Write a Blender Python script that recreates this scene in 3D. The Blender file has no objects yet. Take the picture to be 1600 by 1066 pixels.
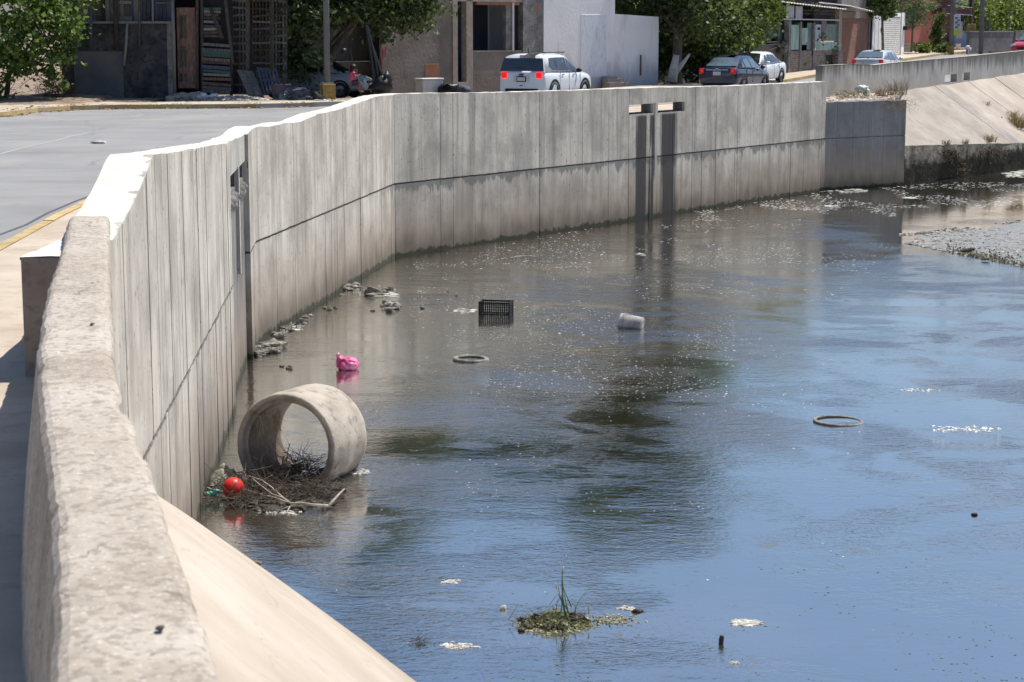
import bpy, bmesh, math, random
import numpy as np
from mathutils import Vector, Matrix, noise
random.seed(7)
C = bpy.context.scene.collection
sc = bpy.context.scene

# ------------------------------------------------------------------ camera, sky, sun, exposure
FP = 3000.0                      # focal length in pixels of the 1600 wide photograph
PITCH = math.atan(483 / FP)
CZ = 5.5                         # eye height above the water
cam = bpy.data.cameras.new('camera'); co = bpy.data.objects.new('camera', cam); C.objects.link(co)
cam.sensor_width = 36; cam.lens = 36 * FP / 1600
cam.clip_start = 0.2; cam.clip_end = 3000
co.location = (0, 0, CZ); co.rotation_euler = (math.pi / 2 - PITCH, 0, 0)
cam.dof.use_dof = True; cam.dof.focus_distance = 32; cam.dof.aperture_fstop = 8.0
sc.camera = co
SUN_EL = math.radians(64); SUN_AZ = math.radians(50.5)    # azimuth from +Y towards +X
w = bpy.data.worlds.new('World'); sc.world = w; w.use_nodes = True
wn = w.node_tree; wn.nodes.clear()
sky = wn.nodes.new('ShaderNodeTexSky'); sky.sky_type = 'NISHITA'; sky.sun_disc = False
sky.sun_elevation = SUN_EL; sky.sun_rotation = SUN_AZ
sky.air_density = 1.0; sky.dust_density = 1.5; sky.ozone_density = 6.0
bg = wn.nodes.new('ShaderNodeBackground'); bg.inputs['Strength'].default_value = 0.094
wo = wn.nodes.new('ShaderNodeOutputWorld')
wn.links.new(sky.outputs[0], bg.inputs[0]); wn.links.new(bg.outputs[0], wo.inputs[0])
sl = bpy.data.lights.new('sun', 'SUN'); so = bpy.data.objects.new('sun', sl); C.objects.link(so)
sl.energy = 4.7; sl.angle = math.radians(0.53); sl.color = (1.0, 0.95, 0.87)
sd = Vector((math.cos(SUN_EL) * math.sin(SUN_AZ), math.cos(SUN_EL) * math.cos(SUN_AZ), math.sin(SUN_EL)))
so.rotation_euler = sd.to_track_quat('Z', 'Y').to_euler(); so.location = (0, 0, 40)
sc.view_settings.view_transform = 'Standard'; sc.view_settings.look = 'None'
sc.view_settings.exposure = 0.5; sc.view_settings.gamma = 1.0; sc.view_settings.use_curve_mapping = False
sc.cycles.max_bounces = 6; sc.cycles.diffuse_bounces = 3; sc.cycles.glossy_bounces = 4
sc.cycles.transmission_bounces = 4; sc.cycles.transparent_max_bounces = 8

# ------------------------------------------------------------------ measuring helpers
_c, _s = math.cos(PITCH), math.sin(PITCH)
def ray(x, y):
    u = (x - 800) / FP; v = (533 - y) / FP
    return Vector((u, _c + v * _s, -_s + v * _c))
def at(x, y, z=0.0):
    d = ray(x, y); return d * ((z - CZ) / d.z) + Vector((0, 0, CZ))
def aty(x, y, Y):
    d = ray(x, y); return d * (Y / d.y) + Vector((0, 0, CZ))
def onp(x, y, a, b):
    d = ray(x, y); nx, ny = b[1] - a[1], -(b[0] - a[0])
    t = (nx * a[0] + ny * a[1]) / (nx * d.x + ny * d.y)
    return d * t + Vector((0, 0, CZ))
def ground(Y):
    k = [(-1e5, 3.1), (90, 3.1), (100, 3.32), (125, 4.0), (150, 4.25), (400, 5.0), (1e5, 5.4)]
    for (a, za), (b, zb) in zip(k, k[1:]):
        if Y <= b: return za + (zb - za) * (max(Y, a) - a) / (b - a)
    return 5.4
def interp(x, pts):
    if x <= pts[0][0]: return pts[0][1]
    for (a, va), (b, vb) in zip(pts, pts[1:]):
        if x <= b: return va + (vb - va) * (x - a) / (b - a)
    return pts[-1][1]
def nz(x, y=0, z=0): return noise.noise(Vector((x, y, z)))
U = random.uniform

# ------------------------------------------------------------------ mesh and object helpers
class MB:
    def __init__(s): s.v = []; s.f = []
    def add(s, vs, fs):
        n = len(s.v); s.v += [tuple(v) for v in vs]; s.f += [tuple(n + i for i in f) for f in fs]; return s
    def quad(s, a, b, c, d): return s.add([a, b, c, d], [(0, 1, 2, 3)])
    def hexa(s, p):        # p: 8 points, bottom ring then top ring
        return s.add(p, [(0, 3, 2, 1), (4, 5, 6, 7), (0, 1, 5, 4), (1, 2, 6, 5), (2, 3, 7, 6), (3, 0, 4, 7)])
    def box(s, c, d, rz=0.0, tilt=None):
        m = Matrix.Translation(Vector(c)) @ (Matrix.Rotation(rz, 4, 'Z') if tilt is None else tilt)
        p = [m @ Vector((sx * d[0] / 2, sy * d[1] / 2, sz * d[2] / 2)) for sz in (-1, 1) for sx, sy in ((-1, -1), (1, -1), (1, 1), (-1, 1))]
        return s.hexa(p)
    def tube(s, pts, r, n=6, cap=True):
        pts = [Vector(p) for p in pts]; R = r if isinstance(r, (list, tuple)) else [r] * len(pts)
        base = len(s.v); up = Vector((0.31, 0.2, 0.93))
        for i, p in enumerate(pts):
            t = (pts[min(i + 1, len(pts) - 1)] - pts[max(i - 1, 0)]).normalized()
            a = t.cross(up)
            if a.length < 1e-3: a = t.cross(Vector((1, 0, 0)))
            a.normalize(); b = t.cross(a)
            for k in range(n):
                an = 2 * math.pi * k / n
                s.v.append(tuple(p + (a * math.cos(an) + b * math.sin(an)) * R[i]))
        for i in range(len(pts) - 1):
            for k in range(n):
                k2 = (k + 1) % n
                s.f.append((base + i * n + k, base + i * n + k2, base + (i + 1) * n + k2, base + (i + 1) * n + k))
        if cap:
            s.f.append(tuple(base + k for k in range(n))[::-1]); e = base + (len(pts) - 1) * n
            s.f.append(tuple(e + k for k in range(n)))
        return s
    def lathe(s, prof, n=32, m=None, closed=False, wob=None):
        m = m or Matrix(); base = len(s.v); k = len(prof)
        for j in range(n):
            an = 2 * math.pi * j / n
            for i, (r, z) in enumerate(prof):
                rr = r + (wob(an, i) if wob else 0)
                s.v.append(tuple(m @ Vector((rr * math.cos(an), rr * math.sin(an), z))))
        for j in range(n):
            j2 = (j + 1) % n
            for i in range(k if closed else k - 1):
                i2 = (i + 1) % k
                s.f.append((base + j * k + i, base + j2 * k + i, base + j2 * k + i2, base + j * k + i2))
        return s
    def blob(s, c, r, seg=10, rings=7, amp=0.2, fr=1.6, seed=0.0):
        c = Vector(c); base = len(s.v)
        for i in range(rings + 1):
            th = math.pi * i / rings
            for j in range(seg):
                ph = 2 * math.pi * j / seg
                d = Vector((math.sin(th) * math.cos(ph), math.sin(th) * math.sin(ph), math.cos(th)))
                k = 1 + amp * nz(d.x * fr + seed, d.y * fr + seed * 1.7, d.z * fr - seed) * 2
                s.v.append(tuple(c + Vector((d.x * r[0] * k, d.y * r[1] * k, d.z * r[2] * k))))
        for i in range(rings):
            for j in range(seg):
                j2 = (j + 1) % seg
                s.f.append((base + i * seg + j, base + (i + 1) * seg + j, base + (i + 1) * seg + j2, base + i * seg + j2))
        return s
    def build(s, name, mat, parent=None, smooth=False, bevel=0.0, subd=0, recalc=False):
        me = bpy.data.meshes.new(name); me.from_pydata(s.v, [], s.f)
        if recalc:
            bm = bmesh.new(); bm.from_mesh(me); bmesh.ops.remove_doubles(bm, verts=bm.verts, dist=1e-5)
            bmesh.ops.recalc_face_normals(bm, faces=bm.faces); bm.to_mesh(me); bm.free()
        me.materials.append(mat)
        if smooth: me.polygons.foreach_set('use_smooth', [True] * len(me.polygons))
        o = bpy.data.objects.new(name, me); C.objects.link(o)
        if parent is not None: o.parent = parent
        if bevel:
            b = o.modifiers.new('bevel', 'BEVEL'); b.width = bevel; b.segments = 2; b.limit_method = 'ANGLE'
        if subd:
            b = o.modifiers.new('sub', 'SUBSURF'); b.levels = subd; b.render_levels = subd
        return o
def tag(o, label=None, cat=None, group=None, kind=None):
    if label: o['label'] = label
    if cat: o['category'] = cat
    if group: o['group'] = group
    if kind: o['kind'] = kind
    return o
def empty(name, label, cat, loc=(0, 0, 0), rz=0.0, group=None, par=None):
    o = bpy.data.objects.new(name, None); C.objects.link(o); o.empty_display_size = 0.2
    o.location = loc; o.rotation_euler = (0, 0, rz)
    return tag(o, label, cat, group)
def world_thing(name, label, cat, loc=(0, 0, 0), group=None):
    """thing whose parts are written in world coordinates: the Empty stands at its base"""
    o = empty(name, label, cat, loc, 0.0, group)
    bpy.context.view_layer.update()
    return o
def wbuild(mb, name, mat, parent, **k):
    o = mb.build(name, mat, parent, **k); o.matrix_parent_inverse = Matrix.Translation(-Vector(parent.location)) if parent.parent is None else Matrix()
    return o

# ------------------------------------------------------------------ materials
def newmat(name):
    m = bpy.data.materials.new(name); m.use_nodes = True; nt = m.node_tree
    return m, nt, nt.nodes['Principled BSDF']
class G:
    def __init__(s, nt, objspace=False):
        s.nt = nt
        if objspace:
            s.pos = nt.nodes.new('ShaderNodeTexCoord').outputs['Object']
        else:
            s.pos = nt.nodes.new('ShaderNodeNewGeometry').outputs['Position']
    def L(s, a, b): s.nt.links.new(a, b)
    def put(s, sock, v):
        if hasattr(v, 'is_linked') or hasattr(v, 'links'): s.L(v, sock)
        else: sock.default_value = v
    def mapv(s, scale, loc=(0, 0, 0), rot=(0, 0, 0), vec=None):
        n = s.nt.nodes.new('ShaderNodeMapping'); s.L(vec or s.pos, n.inputs[0])
        n.inputs['Scale'].default_value = scale; n.inputs['Location'].default_value = loc; n.inputs['Rotation'].default_value = rot
        return n.outputs[0]
    def noise(s, scale, detail=5, vec=None, rough=0.55, dist=0.0):
        n = s.nt.nodes.new('ShaderNodeTexNoise'); s.L(vec or s.pos, n.inputs['Vector'])
        n.inputs['Scale'].default_value = scale; n.inputs['Detail'].default_value = detail
        n.inputs['Roughness'].default_value = rough; n.inputs['Distortion'].default_value = dist
        return n.outputs['Fac']
    def m(s, op, a, b=0.0, c=0.0, clamp=False):
        n = s.nt.nodes.new('ShaderNodeMath'); n.operation = op; n.use_clamp = clamp
        s.put(n.inputs[0], a); s.put(n.inputs[1], b)
        if op in ('MULTIPLY_ADD',): s.put(n.inputs[2], c)
        return n.outputs[0]
    def rng(s, v, a, b, c=0.0, d=1.0, smooth=True):
        n = s.nt.nodes.new('ShaderNodeMapRange'); n.interpolation_type = 'SMOOTHSTEP' if smooth else 'LINEAR'
        s.put(n.inputs['Value'], v)
        for k, q in zip(('From Min', 'From Max', 'To Min', 'To Max'), (a, b, c, d)): n.inputs[k].default_value = q
        return n.outputs[0]
    def mix(s, f, a, b, blend='MIX'):
        n = s.nt.nodes.new('ShaderNodeMix'); n.data_type = 'RGBA'; n.blend_type = blend
        s.put(n.inputs[0], f)
        for i, v in ((6, a), (7, b)):
            if isinstance(v, (tuple, list)): n.inputs[i].default_value = (*v[:3], 1)
            else: s.L(v, n.inputs[i])
        return n.outputs[2]
    def ramp(s, f, cols):
        n = s.nt.nodes.new('ShaderNodeValToRGB'); s.L(f, n.inputs[0]); e = n.color_ramp.elements
        lo, hi = (0.3, 0.7)
        while len(e) < len(cols): e.new(0.5)
        for i, c in enumerate(cols):
            e[i].position = lo + (hi - lo) * i / (len(cols) - 1); e[i].color = (*c, 1)
        return n.outputs[0]
    def sep(s, v=None):
        n = s.nt.nodes.new('ShaderNodeSeparateXYZ'); s.L(v or s.pos, n.inputs[0]); return n.outputs
    def rnd(s):
        return s.nt.nodes.new('ShaderNodeObjectInfo').outputs['Random']
    def island(s):
        return s.nt.nodes.new('ShaderNodeNewGeometry').outputs['Random Per Island']
    def bump(s, h, strength, dist, bsdf=None, nrm=None):
        n = s.nt.nodes.new('ShaderNodeBump'); n.inputs['Strength'].default_value = strength; n.inputs['Distance'].default_value = dist
        s.put(n.inputs['Height'], h)
        if nrm: s.L(nrm, n.inputs['Normal'])
        if bsdf: s.L(n.outputs[0], bsdf.inputs['Normal'])
        return n.outputs[0]
    def dist(s, x, y):
        n = s.nt.nodes.new('ShaderNodeVectorMath'); n.operation = 'DISTANCE'
        s.L(s.mapv((1, 1, 0)), n.inputs[0]); n.inputs[1].default_value = (x, y, 0); return n.outputs['Value']

def surf(name, cols, nscale=3.0, scale=(1, 1, 1), rough=0.85, bump=0.4, bscale=40, bdist=0.01, rnd=0.0, isl=0.0,
         metallic=0.0, spec=0.3, objspace=False, dirt=None, coat=0.0):
    m, nt, b = newmat(name); g = G(nt, objspace)
    f = g.noise(nscale, 7, g.mapv(scale)); c = g.ramp(f, cols)
    if dirt:        # dirt: (colour, amount) a finer grime pattern
        f2 = g.noise(nscale * 4.3, 5, g.mapv(scale, (7, 3, 1))); c = g.mix(g.rng(f2, 0.52, 0.66, 0, dirt[1]), c, dirt[0])
    if rnd: c = g.mix(1.0, c, g.ramp(g.rng(g.rnd(), 0, 1, 0.3, 0.7, False), [(1 - rnd,) * 3, (1 + rnd,) * 3]), 'MULTIPLY')
    if isl: c = g.mix(1.0, c, g.ramp(g.rng(g.island(), 0, 1, 0.3, 0.7, False), [(1 - isl,) * 3, (1 + isl,) * 3]), 'MULTIPLY')
    g.L(c, b.inputs['Base Color'])
    b.inputs['Roughness'].default_value = rough; b.inputs['Metallic'].default_value = metallic
    b.inputs['Specular IOR Level'].default_value = spec; b.inputs['Coat Weight'].default_value = coat
    if bump: g.bump(g.noise(bscale, 6), bump, bdist, b)
    return m

STREAKS = []      # (x, y, half width) of the stains that run down from the scuppers
def wall_mat(name, c1, c2, c3, rnd=0.07, low=True, streaks=(), topstain=False, joint=False, dark=1.0):
    m, nt, b = newmat(name); g = G(nt); z = g.sep()[2]
    st = g.noise(1.0, 7, g.mapv((7, 7, 0.35)), 0.62)
    big = g.noise(0.9, 5); c = g.mix(g.rng(st, 0.33, 0.67), c1, c2)
    c = g.mix(g.rng(big, 0.42, 0.66, 0, 0.85), c, c3)
    c = g.mix(g.rng(g.noise(0.55, 6, g.mapv((1, 1, 1), (11, 4, 2)), 0.65), 0.5, 0.66, 0, 0.5), c, tuple(q * 0.62 for q in c1))
    fine = g.noise(1.0, 3, g.mapv((55, 55, 4)))
    c = g.mix(g.rng(fine, 0.54, 0.72, 0, 0.5), c, tuple(q * 0.52 for q in c1))
    drip = g.noise(1.0, 5, g.mapv((3.2, 3.2, 0.14), (5, 2, 9)), 0.6)
    c = g.mix(g.rng(drip, 0.50, 0.70, 0, 0.6), c, tuple(q * 0.42 for q in c1))
    eff = g.noise(1.0, 5, g.mapv((6, 6, 0.2), (1, 12, 3)), 0.6)
    c = g.mix(g.rng(eff, 0.62, 0.75, 0, 0.45), c, (0.55, 0.54, 0.51))
    pit = g.noise(1.0, 2, g.mapv((26, 26, 11), (3, 3, 3)), 0.4)
    c = g.mix(g.rng(pit, 0.675, 0.72, 0, 0.8), c, (0.06, 0.055, 0.045))
    if rnd: c = g.mix(1.0, c, g.ramp(g.rng(g.rnd(), 0, 1, 0.3, 0.7, False), [(1 - rnd, 1 - rnd, 1 - rnd), (1 + rnd,) * 3]), 'MULTIPLY')
    if joint:
        edge = g.m('MULTIPLY_ADD', g.noise(1.0, 4, g.mapv((2.5, 2.5, 0.5))), 1.1, -0.40)
        d = g.m('SUBTRACT', 1.83, z); edge = g.m('ADD', edge, g.m('MULTIPLY_ADD', g.noise(1.0, 4, g.mapv((14, 14, 0.8), (2, 0, 5)), 0.7), 0.5, -0.25))                       # how far below the cold joint
        k = g.m('MULTIPLY', g.rng(g.m('SUBTRACT', d, edge), -0.03, 0.06, 1, 0), g.rng(d, -0.01, 0.01, 0, 1))
        k = g.m('MULTIPLY', k, g.rng(g.sep()[1], 44, 48, 0.05, 0.75))
        c = g.mix(k, c, (0.10, 0.105, 0.105))
        d2 = g.m('ABSOLUTE', g.m('ADD', g.m('SUBTRACT', z, 1.815), g.m('MULTIPLY_ADD', g.noise(9.0, 3), 0.06, -0.03)))
        c = g.mix(g.rng(d2, 0.008, 0.032, 0.8, 0), c, (0.05, 0.05, 0.045))
    if low:
        blot = g.noise(1.0, 6, g.mapv((1.6, 1.6, 1.1), (7, 7, 7)), 0.68)
        c = g.mix(g.m('MULTIPLY', g.rng(blot, 0.52, 0.66, 0, 0.6), g.rng(z, 0.6, 1.7, 1, 0)), c, (0.12, 0.105, 0.09))
        c = g.mix(g.m('MULTIPLY', g.rng(g.noise(1.0, 5, g.mapv((1.1, 1.1, 0.9), (1, 9, 7)), 0.6), 0.55, 0.7, 0, 0.45), g.rng(z, 1.9, 2.6, 0, 1)), c, (0.20, 0.185, 0.17))
        zz = g.m('ADD', z, g.m('MULTIPLY_ADD', g.noise(1.1, 4, g.mapv((1, 1, 0.7))), 1.3, -0.65))
        c = g.mix(g.rng(zz, 0.30, 1.9, 0.8, 0), c, (0.215, 0.172, 0.135))
        z3 = g.m('ADD', z, g.m('MULTIPLY_ADD', g.noise(1.0, 5, g.mapv((3, 3, 0.8), (4, 1, 0))), 0.9, -0.45))
        c = g.mix(g.rng(z3, 0.05, 0.75, 0.8, 0), c, (0.085, 0.072, 0.056))
        z4 = g.m('ADD', z, g.m('MULTIPLY_ADD', g.noise(5.0, 5), 0.34, -0.17))
        c = g.mix(g.rng(z4, 0.06, 0.15, 0.95, 0), c, (0.022, 0.025, 0.014))
    for (sx, sy, hw) in streaks:
        dd = g.m('ADD', g.dist(sx, sy), g.m('MULTIPLY_ADD', g.noise(1.0, 5, g.mapv((7, 7, 0.22)), 0.65), 0.62, -0.31))
        kk = g.m('MULTIPLY', g.rng(dd, hw * 0.75, hw * 1.25, 0.92, 0), g.rng(z, 3.02, 3.12, 1, 0))
        c = g.mix(kk, c, (0.022, 0.022, 0.026))
    if topstain:
        pass
    g.L(c, b.inputs['Base Color']); b.inputs['Roughness'].default_value = 0.88; b.inputs['Specular IOR Level'].default_value = 0.25
    h = g.m('ADD', g.m('MULTIPLY', g.noise(1.0, 4, g.mapv((40, 40, 1.2))), 0.6), g.m('MULTIPLY', g.noise(18, 5), 0.6))
    g.bump(h, 0.55, 0.012, b)
    return m

# wall plan (canal face), from near to far
PA = Vector((-2.985, 13.2)); PB = Vector((-4.55, 33.95)); PC = Vector((-2.88, 47.15)); PD = Vector((10.95, 67.4)); PE = Vector((14.21, 69.65))
def pxy(x, y, a, b): p = onp(x, y, a, b); return (p.x, p.y)
stC = [(*pxy(1003, 200, PC, PD), 0.29), (*pxy(1045, 200, PC, PD), 0.46), (*pxy(1019, 200, PC, PD), 0.10)]
M = {}
M['board'] = wall_mat('board_marked_concrete', (0.375, 0.348, 0.303), (0.49, 0.462, 0.412), (0.285, 0.265, 0.235), streaks=stC, joint=True)
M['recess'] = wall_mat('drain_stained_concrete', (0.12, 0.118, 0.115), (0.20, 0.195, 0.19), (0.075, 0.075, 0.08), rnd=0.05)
M['lintel'] = wall_mat('lintel_concrete', (0.33, 0.32, 0.29), (0.40, 0.385, 0.355), (0.24, 0.235, 0.22), rnd=0.05, low=False)
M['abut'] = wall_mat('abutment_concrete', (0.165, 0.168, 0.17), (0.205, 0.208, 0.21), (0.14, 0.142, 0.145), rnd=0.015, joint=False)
def top_mat():
    m, nt, b = newmat('brushed_concrete_top'); g = G(nt)
    c = g.ramp(g.noise(2.2, 6), [(0.50, 0.465, 0.415), (0.57, 0.54, 0.49), (0.64, 0.615, 0.57)])
    c = g.mix(g.rng(g.noise(1.0, 4, g.mapv((3, 26, 6))), 0.58, 0.72, 0, 0.4), c, (0.38, 0.34, 0.29))
    g.L(c, b.inputs['Base Color']); b.inputs['Roughness'].default_value = 0.9
    g.bump(g.noise(1.0, 5, g.mapv((5, 26, 8)), 0.6), 0.7, 0.02, b); return m
M['top'] = top_mat()
def parapet_mat():
    m, nt, b = newmat('weathered_parapet_concrete'); g = G(nt)
    c = g.ramp(g.noise(1.6, 8), [(0.30, 0.258, 0.212), (0.385, 0.34, 0.288), (0.455, 0.415, 0.365)])
    c = g.mix(g.rng(g.noise(28, 5), 0.48, 0.62, 0, 0.6), c, (0.20, 0.17, 0.135))
    c = g.mix(g.rng(g.noise(55, 3, g.mapv((1, 1, 1), (3, 3, 3))), 0.57, 0.68, 0, 0.6), c, (0.55, 0.52, 0.47))
    c = g.mix(g.rng(g.noise(3.5, 6, g.mapv((1, 1, 1), (9, 1, 3)), 0.7), 0.60, 0.72, 0, 0.4), c, (0.20, 0.165, 0.13))
    n = nt.nodes.new('ShaderNodeTexVoronoi'); n.feature = 'DISTANCE_TO_EDGE'; n.inputs['Scale'].default_value = 0.8
    wv = nt.nodes.new('ShaderNodeVectorMath'); wv.operation = 'ADD'; g.L(g.pos, wv.inputs[0])
    nn = nt.nodes.new('ShaderNodeTexNoise'); nn.inputs['Scale'].default_value = 2.5; nn.inputs['Detail'].default_value = 6; g.L(g.pos, nn.inputs['Vector'])
    g.L(nn.outputs['Color'], wv.inputs[1]); g.L(wv.outputs[0], n.inputs['Vector'])
    crk = g.m('MULTIPLY', g.rng(n.outputs['Distance'], 0.002, 0.009, 1, 0), g.rng(g.noise(0.9, 3), 0.52, 0.6))
    c = g.mix(g.m('MULTIPLY', crk, 0.55), c, (0.12, 0.10, 0.085))
    pit = g.noise(17, 3, g.mapv((1, 1, 1), (5, 0, 0)), 0.5)
    c = g.mix(g.rng(pit, 0.70, 0.74, 0, 0.7), c, (0.07, 0.06, 0.05))
    g.L(c, b.inputs['Base Color']); b.inputs['Roughness'].default_value = 0.92; b.inputs['Specular IOR Level'].default_value = 0.2
    h = g.m('ADD', g.noise(45, 6, None, 0.65), g.m('MULTIPLY', g.noise(9, 4), 0.8))
    h = g.m('SUBTRACT', h, g.m('MULTIPLY', crk, 0.8))
    g.bump(h, 0.6, 0.012, b); return m
M['parapet'] = parapet_mat()
def apron_mat():
    m, nt, b = newmat('sloping_apron_concrete'); g = G(nt)
    c = g.ramp(g.noise(0.7, 7), [(0.325, 0.275, 0.22), (0.375, 0.325, 0.27), (0.43, 0.38, 0.325)])
    c = g.mix(g.rng(g.noise(1.0, 6, g.mapv((1.1, 7, 2), (0, 0, 0), (0, 0, 0.45)), 0.65), 0.54, 0.72, 0, 0.4), c, (0.30, 0.27, 0.25))
    c = g.mix(g.rng(g.noise(30, 4), 0.62, 0.72, 0, 0.35), c, (0.25, 0.21, 0.17))
    z = g.m('ADD', g.sep()[2], g.m('MULTIPLY_ADD', g.noise(6, 4), 0.2, -0.1))
    c = g.mix(g.rng(z, 0.02, 0.10, 0.6, 0), c, (0.12, 0.10, 0.07))
    zl = g.m('ADD', g.sep()[2], g.m('MULTIPLY_ADD', g.noise(1.3, 5), 0.9, -0.45)); c = g.mix(g.rng(zl, 0.1, 0.75, 0.45, 0), c, (0.22, 0.175, 0.13))
    wv = nt.nodes.new('ShaderNodeTexVoronoi'); wv.feature = 'DISTANCE_TO_EDGE'; wv.inputs['Scale'].default_value = 0.55
    nn = nt.nodes.new('ShaderNodeTexNoise'); nn.inputs['Scale'].default_value = 1.6; nn.inputs['Detail'].default_value = 7; g.L(g.pos, nn.inputs['Vector'])
    va = nt.nodes.new('ShaderNodeVectorMath'); va.operation = 'ADD'; g.L(g.pos, va.inputs[0]); g.L(nn.outputs['Color'], va.inputs[1]); g.L(va.outputs[0], wv.inputs['Vector'])
    c = g.mix(g.rng(wv.outputs['Distance'], 0.002, 0.008, 0.22, 0), c, (0.16, 0.125, 0.10))
    g.L(c, b.inputs['Base Color']); b.inputs['Roughness'].default_value = 0.9; b.inputs['Specular IOR Level'].default_value = 0.2
    g.bump(g.noise(30, 6), 0.45, 0.01, b); return m
M['apron'] = apron_mat()
def asphalt_mat():
    m, nt, b = newmat('worn_asphalt'); g = G(nt)
    c = g.ramp(g.noise(0.5, 6), [(0.175, 0.175, 0.175), (0.21, 0.21, 0.21), (0.245, 0.24, 0.235)])
    vo = nt.nodes.new('ShaderNodeTexVoronoi'); vo.feature = 'DISTANCE_TO_EDGE'; vo.inputs['Scale'].default_value = 0.16
    nn = nt.nodes.new('ShaderNodeTexNoise'); nn.inputs['Scale'].default_value = 0.5; nn.inputs['Detail'].default_value = 8; g.L(g.pos, nn.inputs['Vector'])
    va = nt.nodes.new('ShaderNodeVectorMath'); va.operation = 'MULTIPLY_ADD'; g.L(nn.outputs['Color'], va.inputs[0]); va.inputs[1].default_value = (3, 3, 3); g.L(g.pos, va.inputs[2]); g.L(va.outputs[0], vo.inputs['Vector'])
    c = g.mix(g.rng(vo.outputs['Distance'], 0.002, 0.008, 0.5, 0), c, (0.10, 0.10, 0.10))
    c = g.mix(g.rng(g.noise(0.28, 5, g.mapv((1, 1, 1), (4, 4, 4)), 0.6), 0.55, 0.68, 0, 0.55), c, (0.28, 0.255, 0.22))
    c = g.mix(g.rng(g.noise(1.4, 4, g.mapv((1, 1, 1), (8, 1, 4)), 0.6), 0.66, 0.74, 0, 0.6), c, (0.10, 0.10, 0.10))
    c = g.mix(g.rng(g.noise(90, 3), 0.55, 0.70, 0, 0.5), c, (0.30, 0.295, 0.285))
    c = g.mix(g.rng(g.noise(1.0, 5, g.mapv((0.25, 1.4, 1), (0, 0, 0), (0, 0, 0.3))), 0.56, 0.7, 0, 0.35), c, (0.13, 0.13, 0.135))
    g.L(c, b.inputs['Base Color']); b.inputs['Roughness'].default_value = 0.85; g.bump(g.noise(70, 4), 0.4, 0.01, b); return m
M['asphalt'] = asphalt_mat()
M['pave'] = surf('sidewalk_concrete', [(0.34, 0.28, 0.215), (0.42, 0.355, 0.285), (0.47, 0.41, 0.335)], 1.1, rough=0.9, dirt=((0.25, 0.2, 0.15), 0.3))
M['dirt'] = surf('dry_dirt', [(0.14, 0.10, 0.075), (0.24, 0.18, 0.13), (0.31, 0.25, 0.19)], 1.3, rough=0.95, bump=0.8, bdist=0.03, bscale=12, dirt=((0.10, 0.07, 0.05), 0.5))
M['yellow'] = surf('faded_yellow_kerb_paint', [(0.33, 0.24, 0.11), (0.45, 0.33, 0.15), (0.42, 0.35, 0.24)], 3.0, rough=0.8, dirt=((0.28, 0.22, 0.15), 0.6), rnd=0.12)
M['kerb'] = surf('bare_kerb_concrete', [(0.27, 0.24, 0.20), (0.36, 0.33, 0.28)], 3.0, rough=0.9, rnd=0.12)
M['bank'] = surf('dry_bank_slab', [(0.29, 0.245, 0.20), (0.35, 0.305, 0.26), (0.42, 0.38, 0.33)], 0.8, rough=0.92, dirt=((0.30, 0.25, 0.2), 0.35), rnd=0.06)
M['bankdark'] = surf('stained_bank_slab', [(0.22, 0.20, 0.185), (0.30, 0.27, 0.24), (0.36, 0.32, 0.28)], 0.9, rough=0.92, dirt=((0.18, 0.16, 0.15), 0.4))
def toe_mat():
    m, nt, b = newmat('algae_blackened_toe'); g = G(nt)
    c = g.ramp(g.noise(1.6, 7), [(0.07, 0.065, 0.055), (0.17, 0.15, 0.13), (0.27, 0.245, 0.21)])
    z = g.m('ADD', g.sep()[2], g.m('MULTIPLY_ADD', g.noise(2.2, 6, None, 0.65), 1.0, -0.5)); c = g.mix(g.rng(z, 0.60, 1.0, 0.97, 0), c, (0.010, 0.010, 0.008))
    c = g.mix(g.rng(g.noise(6, 5), 0.52, 0.64, 0, 0.6), c, (0.04, 0.038, 0.028))
    g.L(c, b.inputs['Base Color']); b.inputs['Roughness'].default_value = 0.9; b.inputs['Specular IOR Level'].default_value = 0.08; g.bump(g.noise(9, 6), 0.9, 0.05, b); return m
M['toe'] = toe_mat()
M['bankmid'] = surf('greyer_bank_slab', [(0.235, 0.205, 0.175), (0.29, 0.26, 0.225), (0.34, 0.31, 0.275)], 0.8, rough=0.92, dirt=((0.20, 0.175, 0.15), 0.4))

def far_par_mat():
    m, nt, b = newmat('streaked_grey_parapet'); g = G(nt); z = g.sep()[2]
    c = g.ramp(g.noise(1.1, 6), [(0.25, 0.24, 0.225), (0.33, 0.32, 0.30), (0.40, 0.385, 0.36)])
    d = g.m('ADD', z, g.m('MULTIPLY', g.noise(1.0, 6, g.mapv((4.5, 4.5, 0.3)), 0.65), 1.9))
    c = g.mix(g.rng(d, 4.75, 5.4, 0, 0.9), c, (0.075, 0.075, 0.07))
    c = g.mix(g.rng(g.noise(1.0, 5, g.mapv((5, 5, 0.5), (4, 4, 1)), 0.6), 0.55, 0.72, 0, 0.4), c, (0.14, 0.135, 0.125))
    c = g.mix(g.rng(z, 3.3, 3.75, 0.35, 0), c, (0.38, 0.30, 0.22))
    g.L(c, b.inputs['Base Color']); b.inputs['Roughness'].default_value = 0.9; g.bump(g.noise(25, 5), 0.5, 0.012, b); return m
M['farpar'] = far_par_mat()

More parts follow.
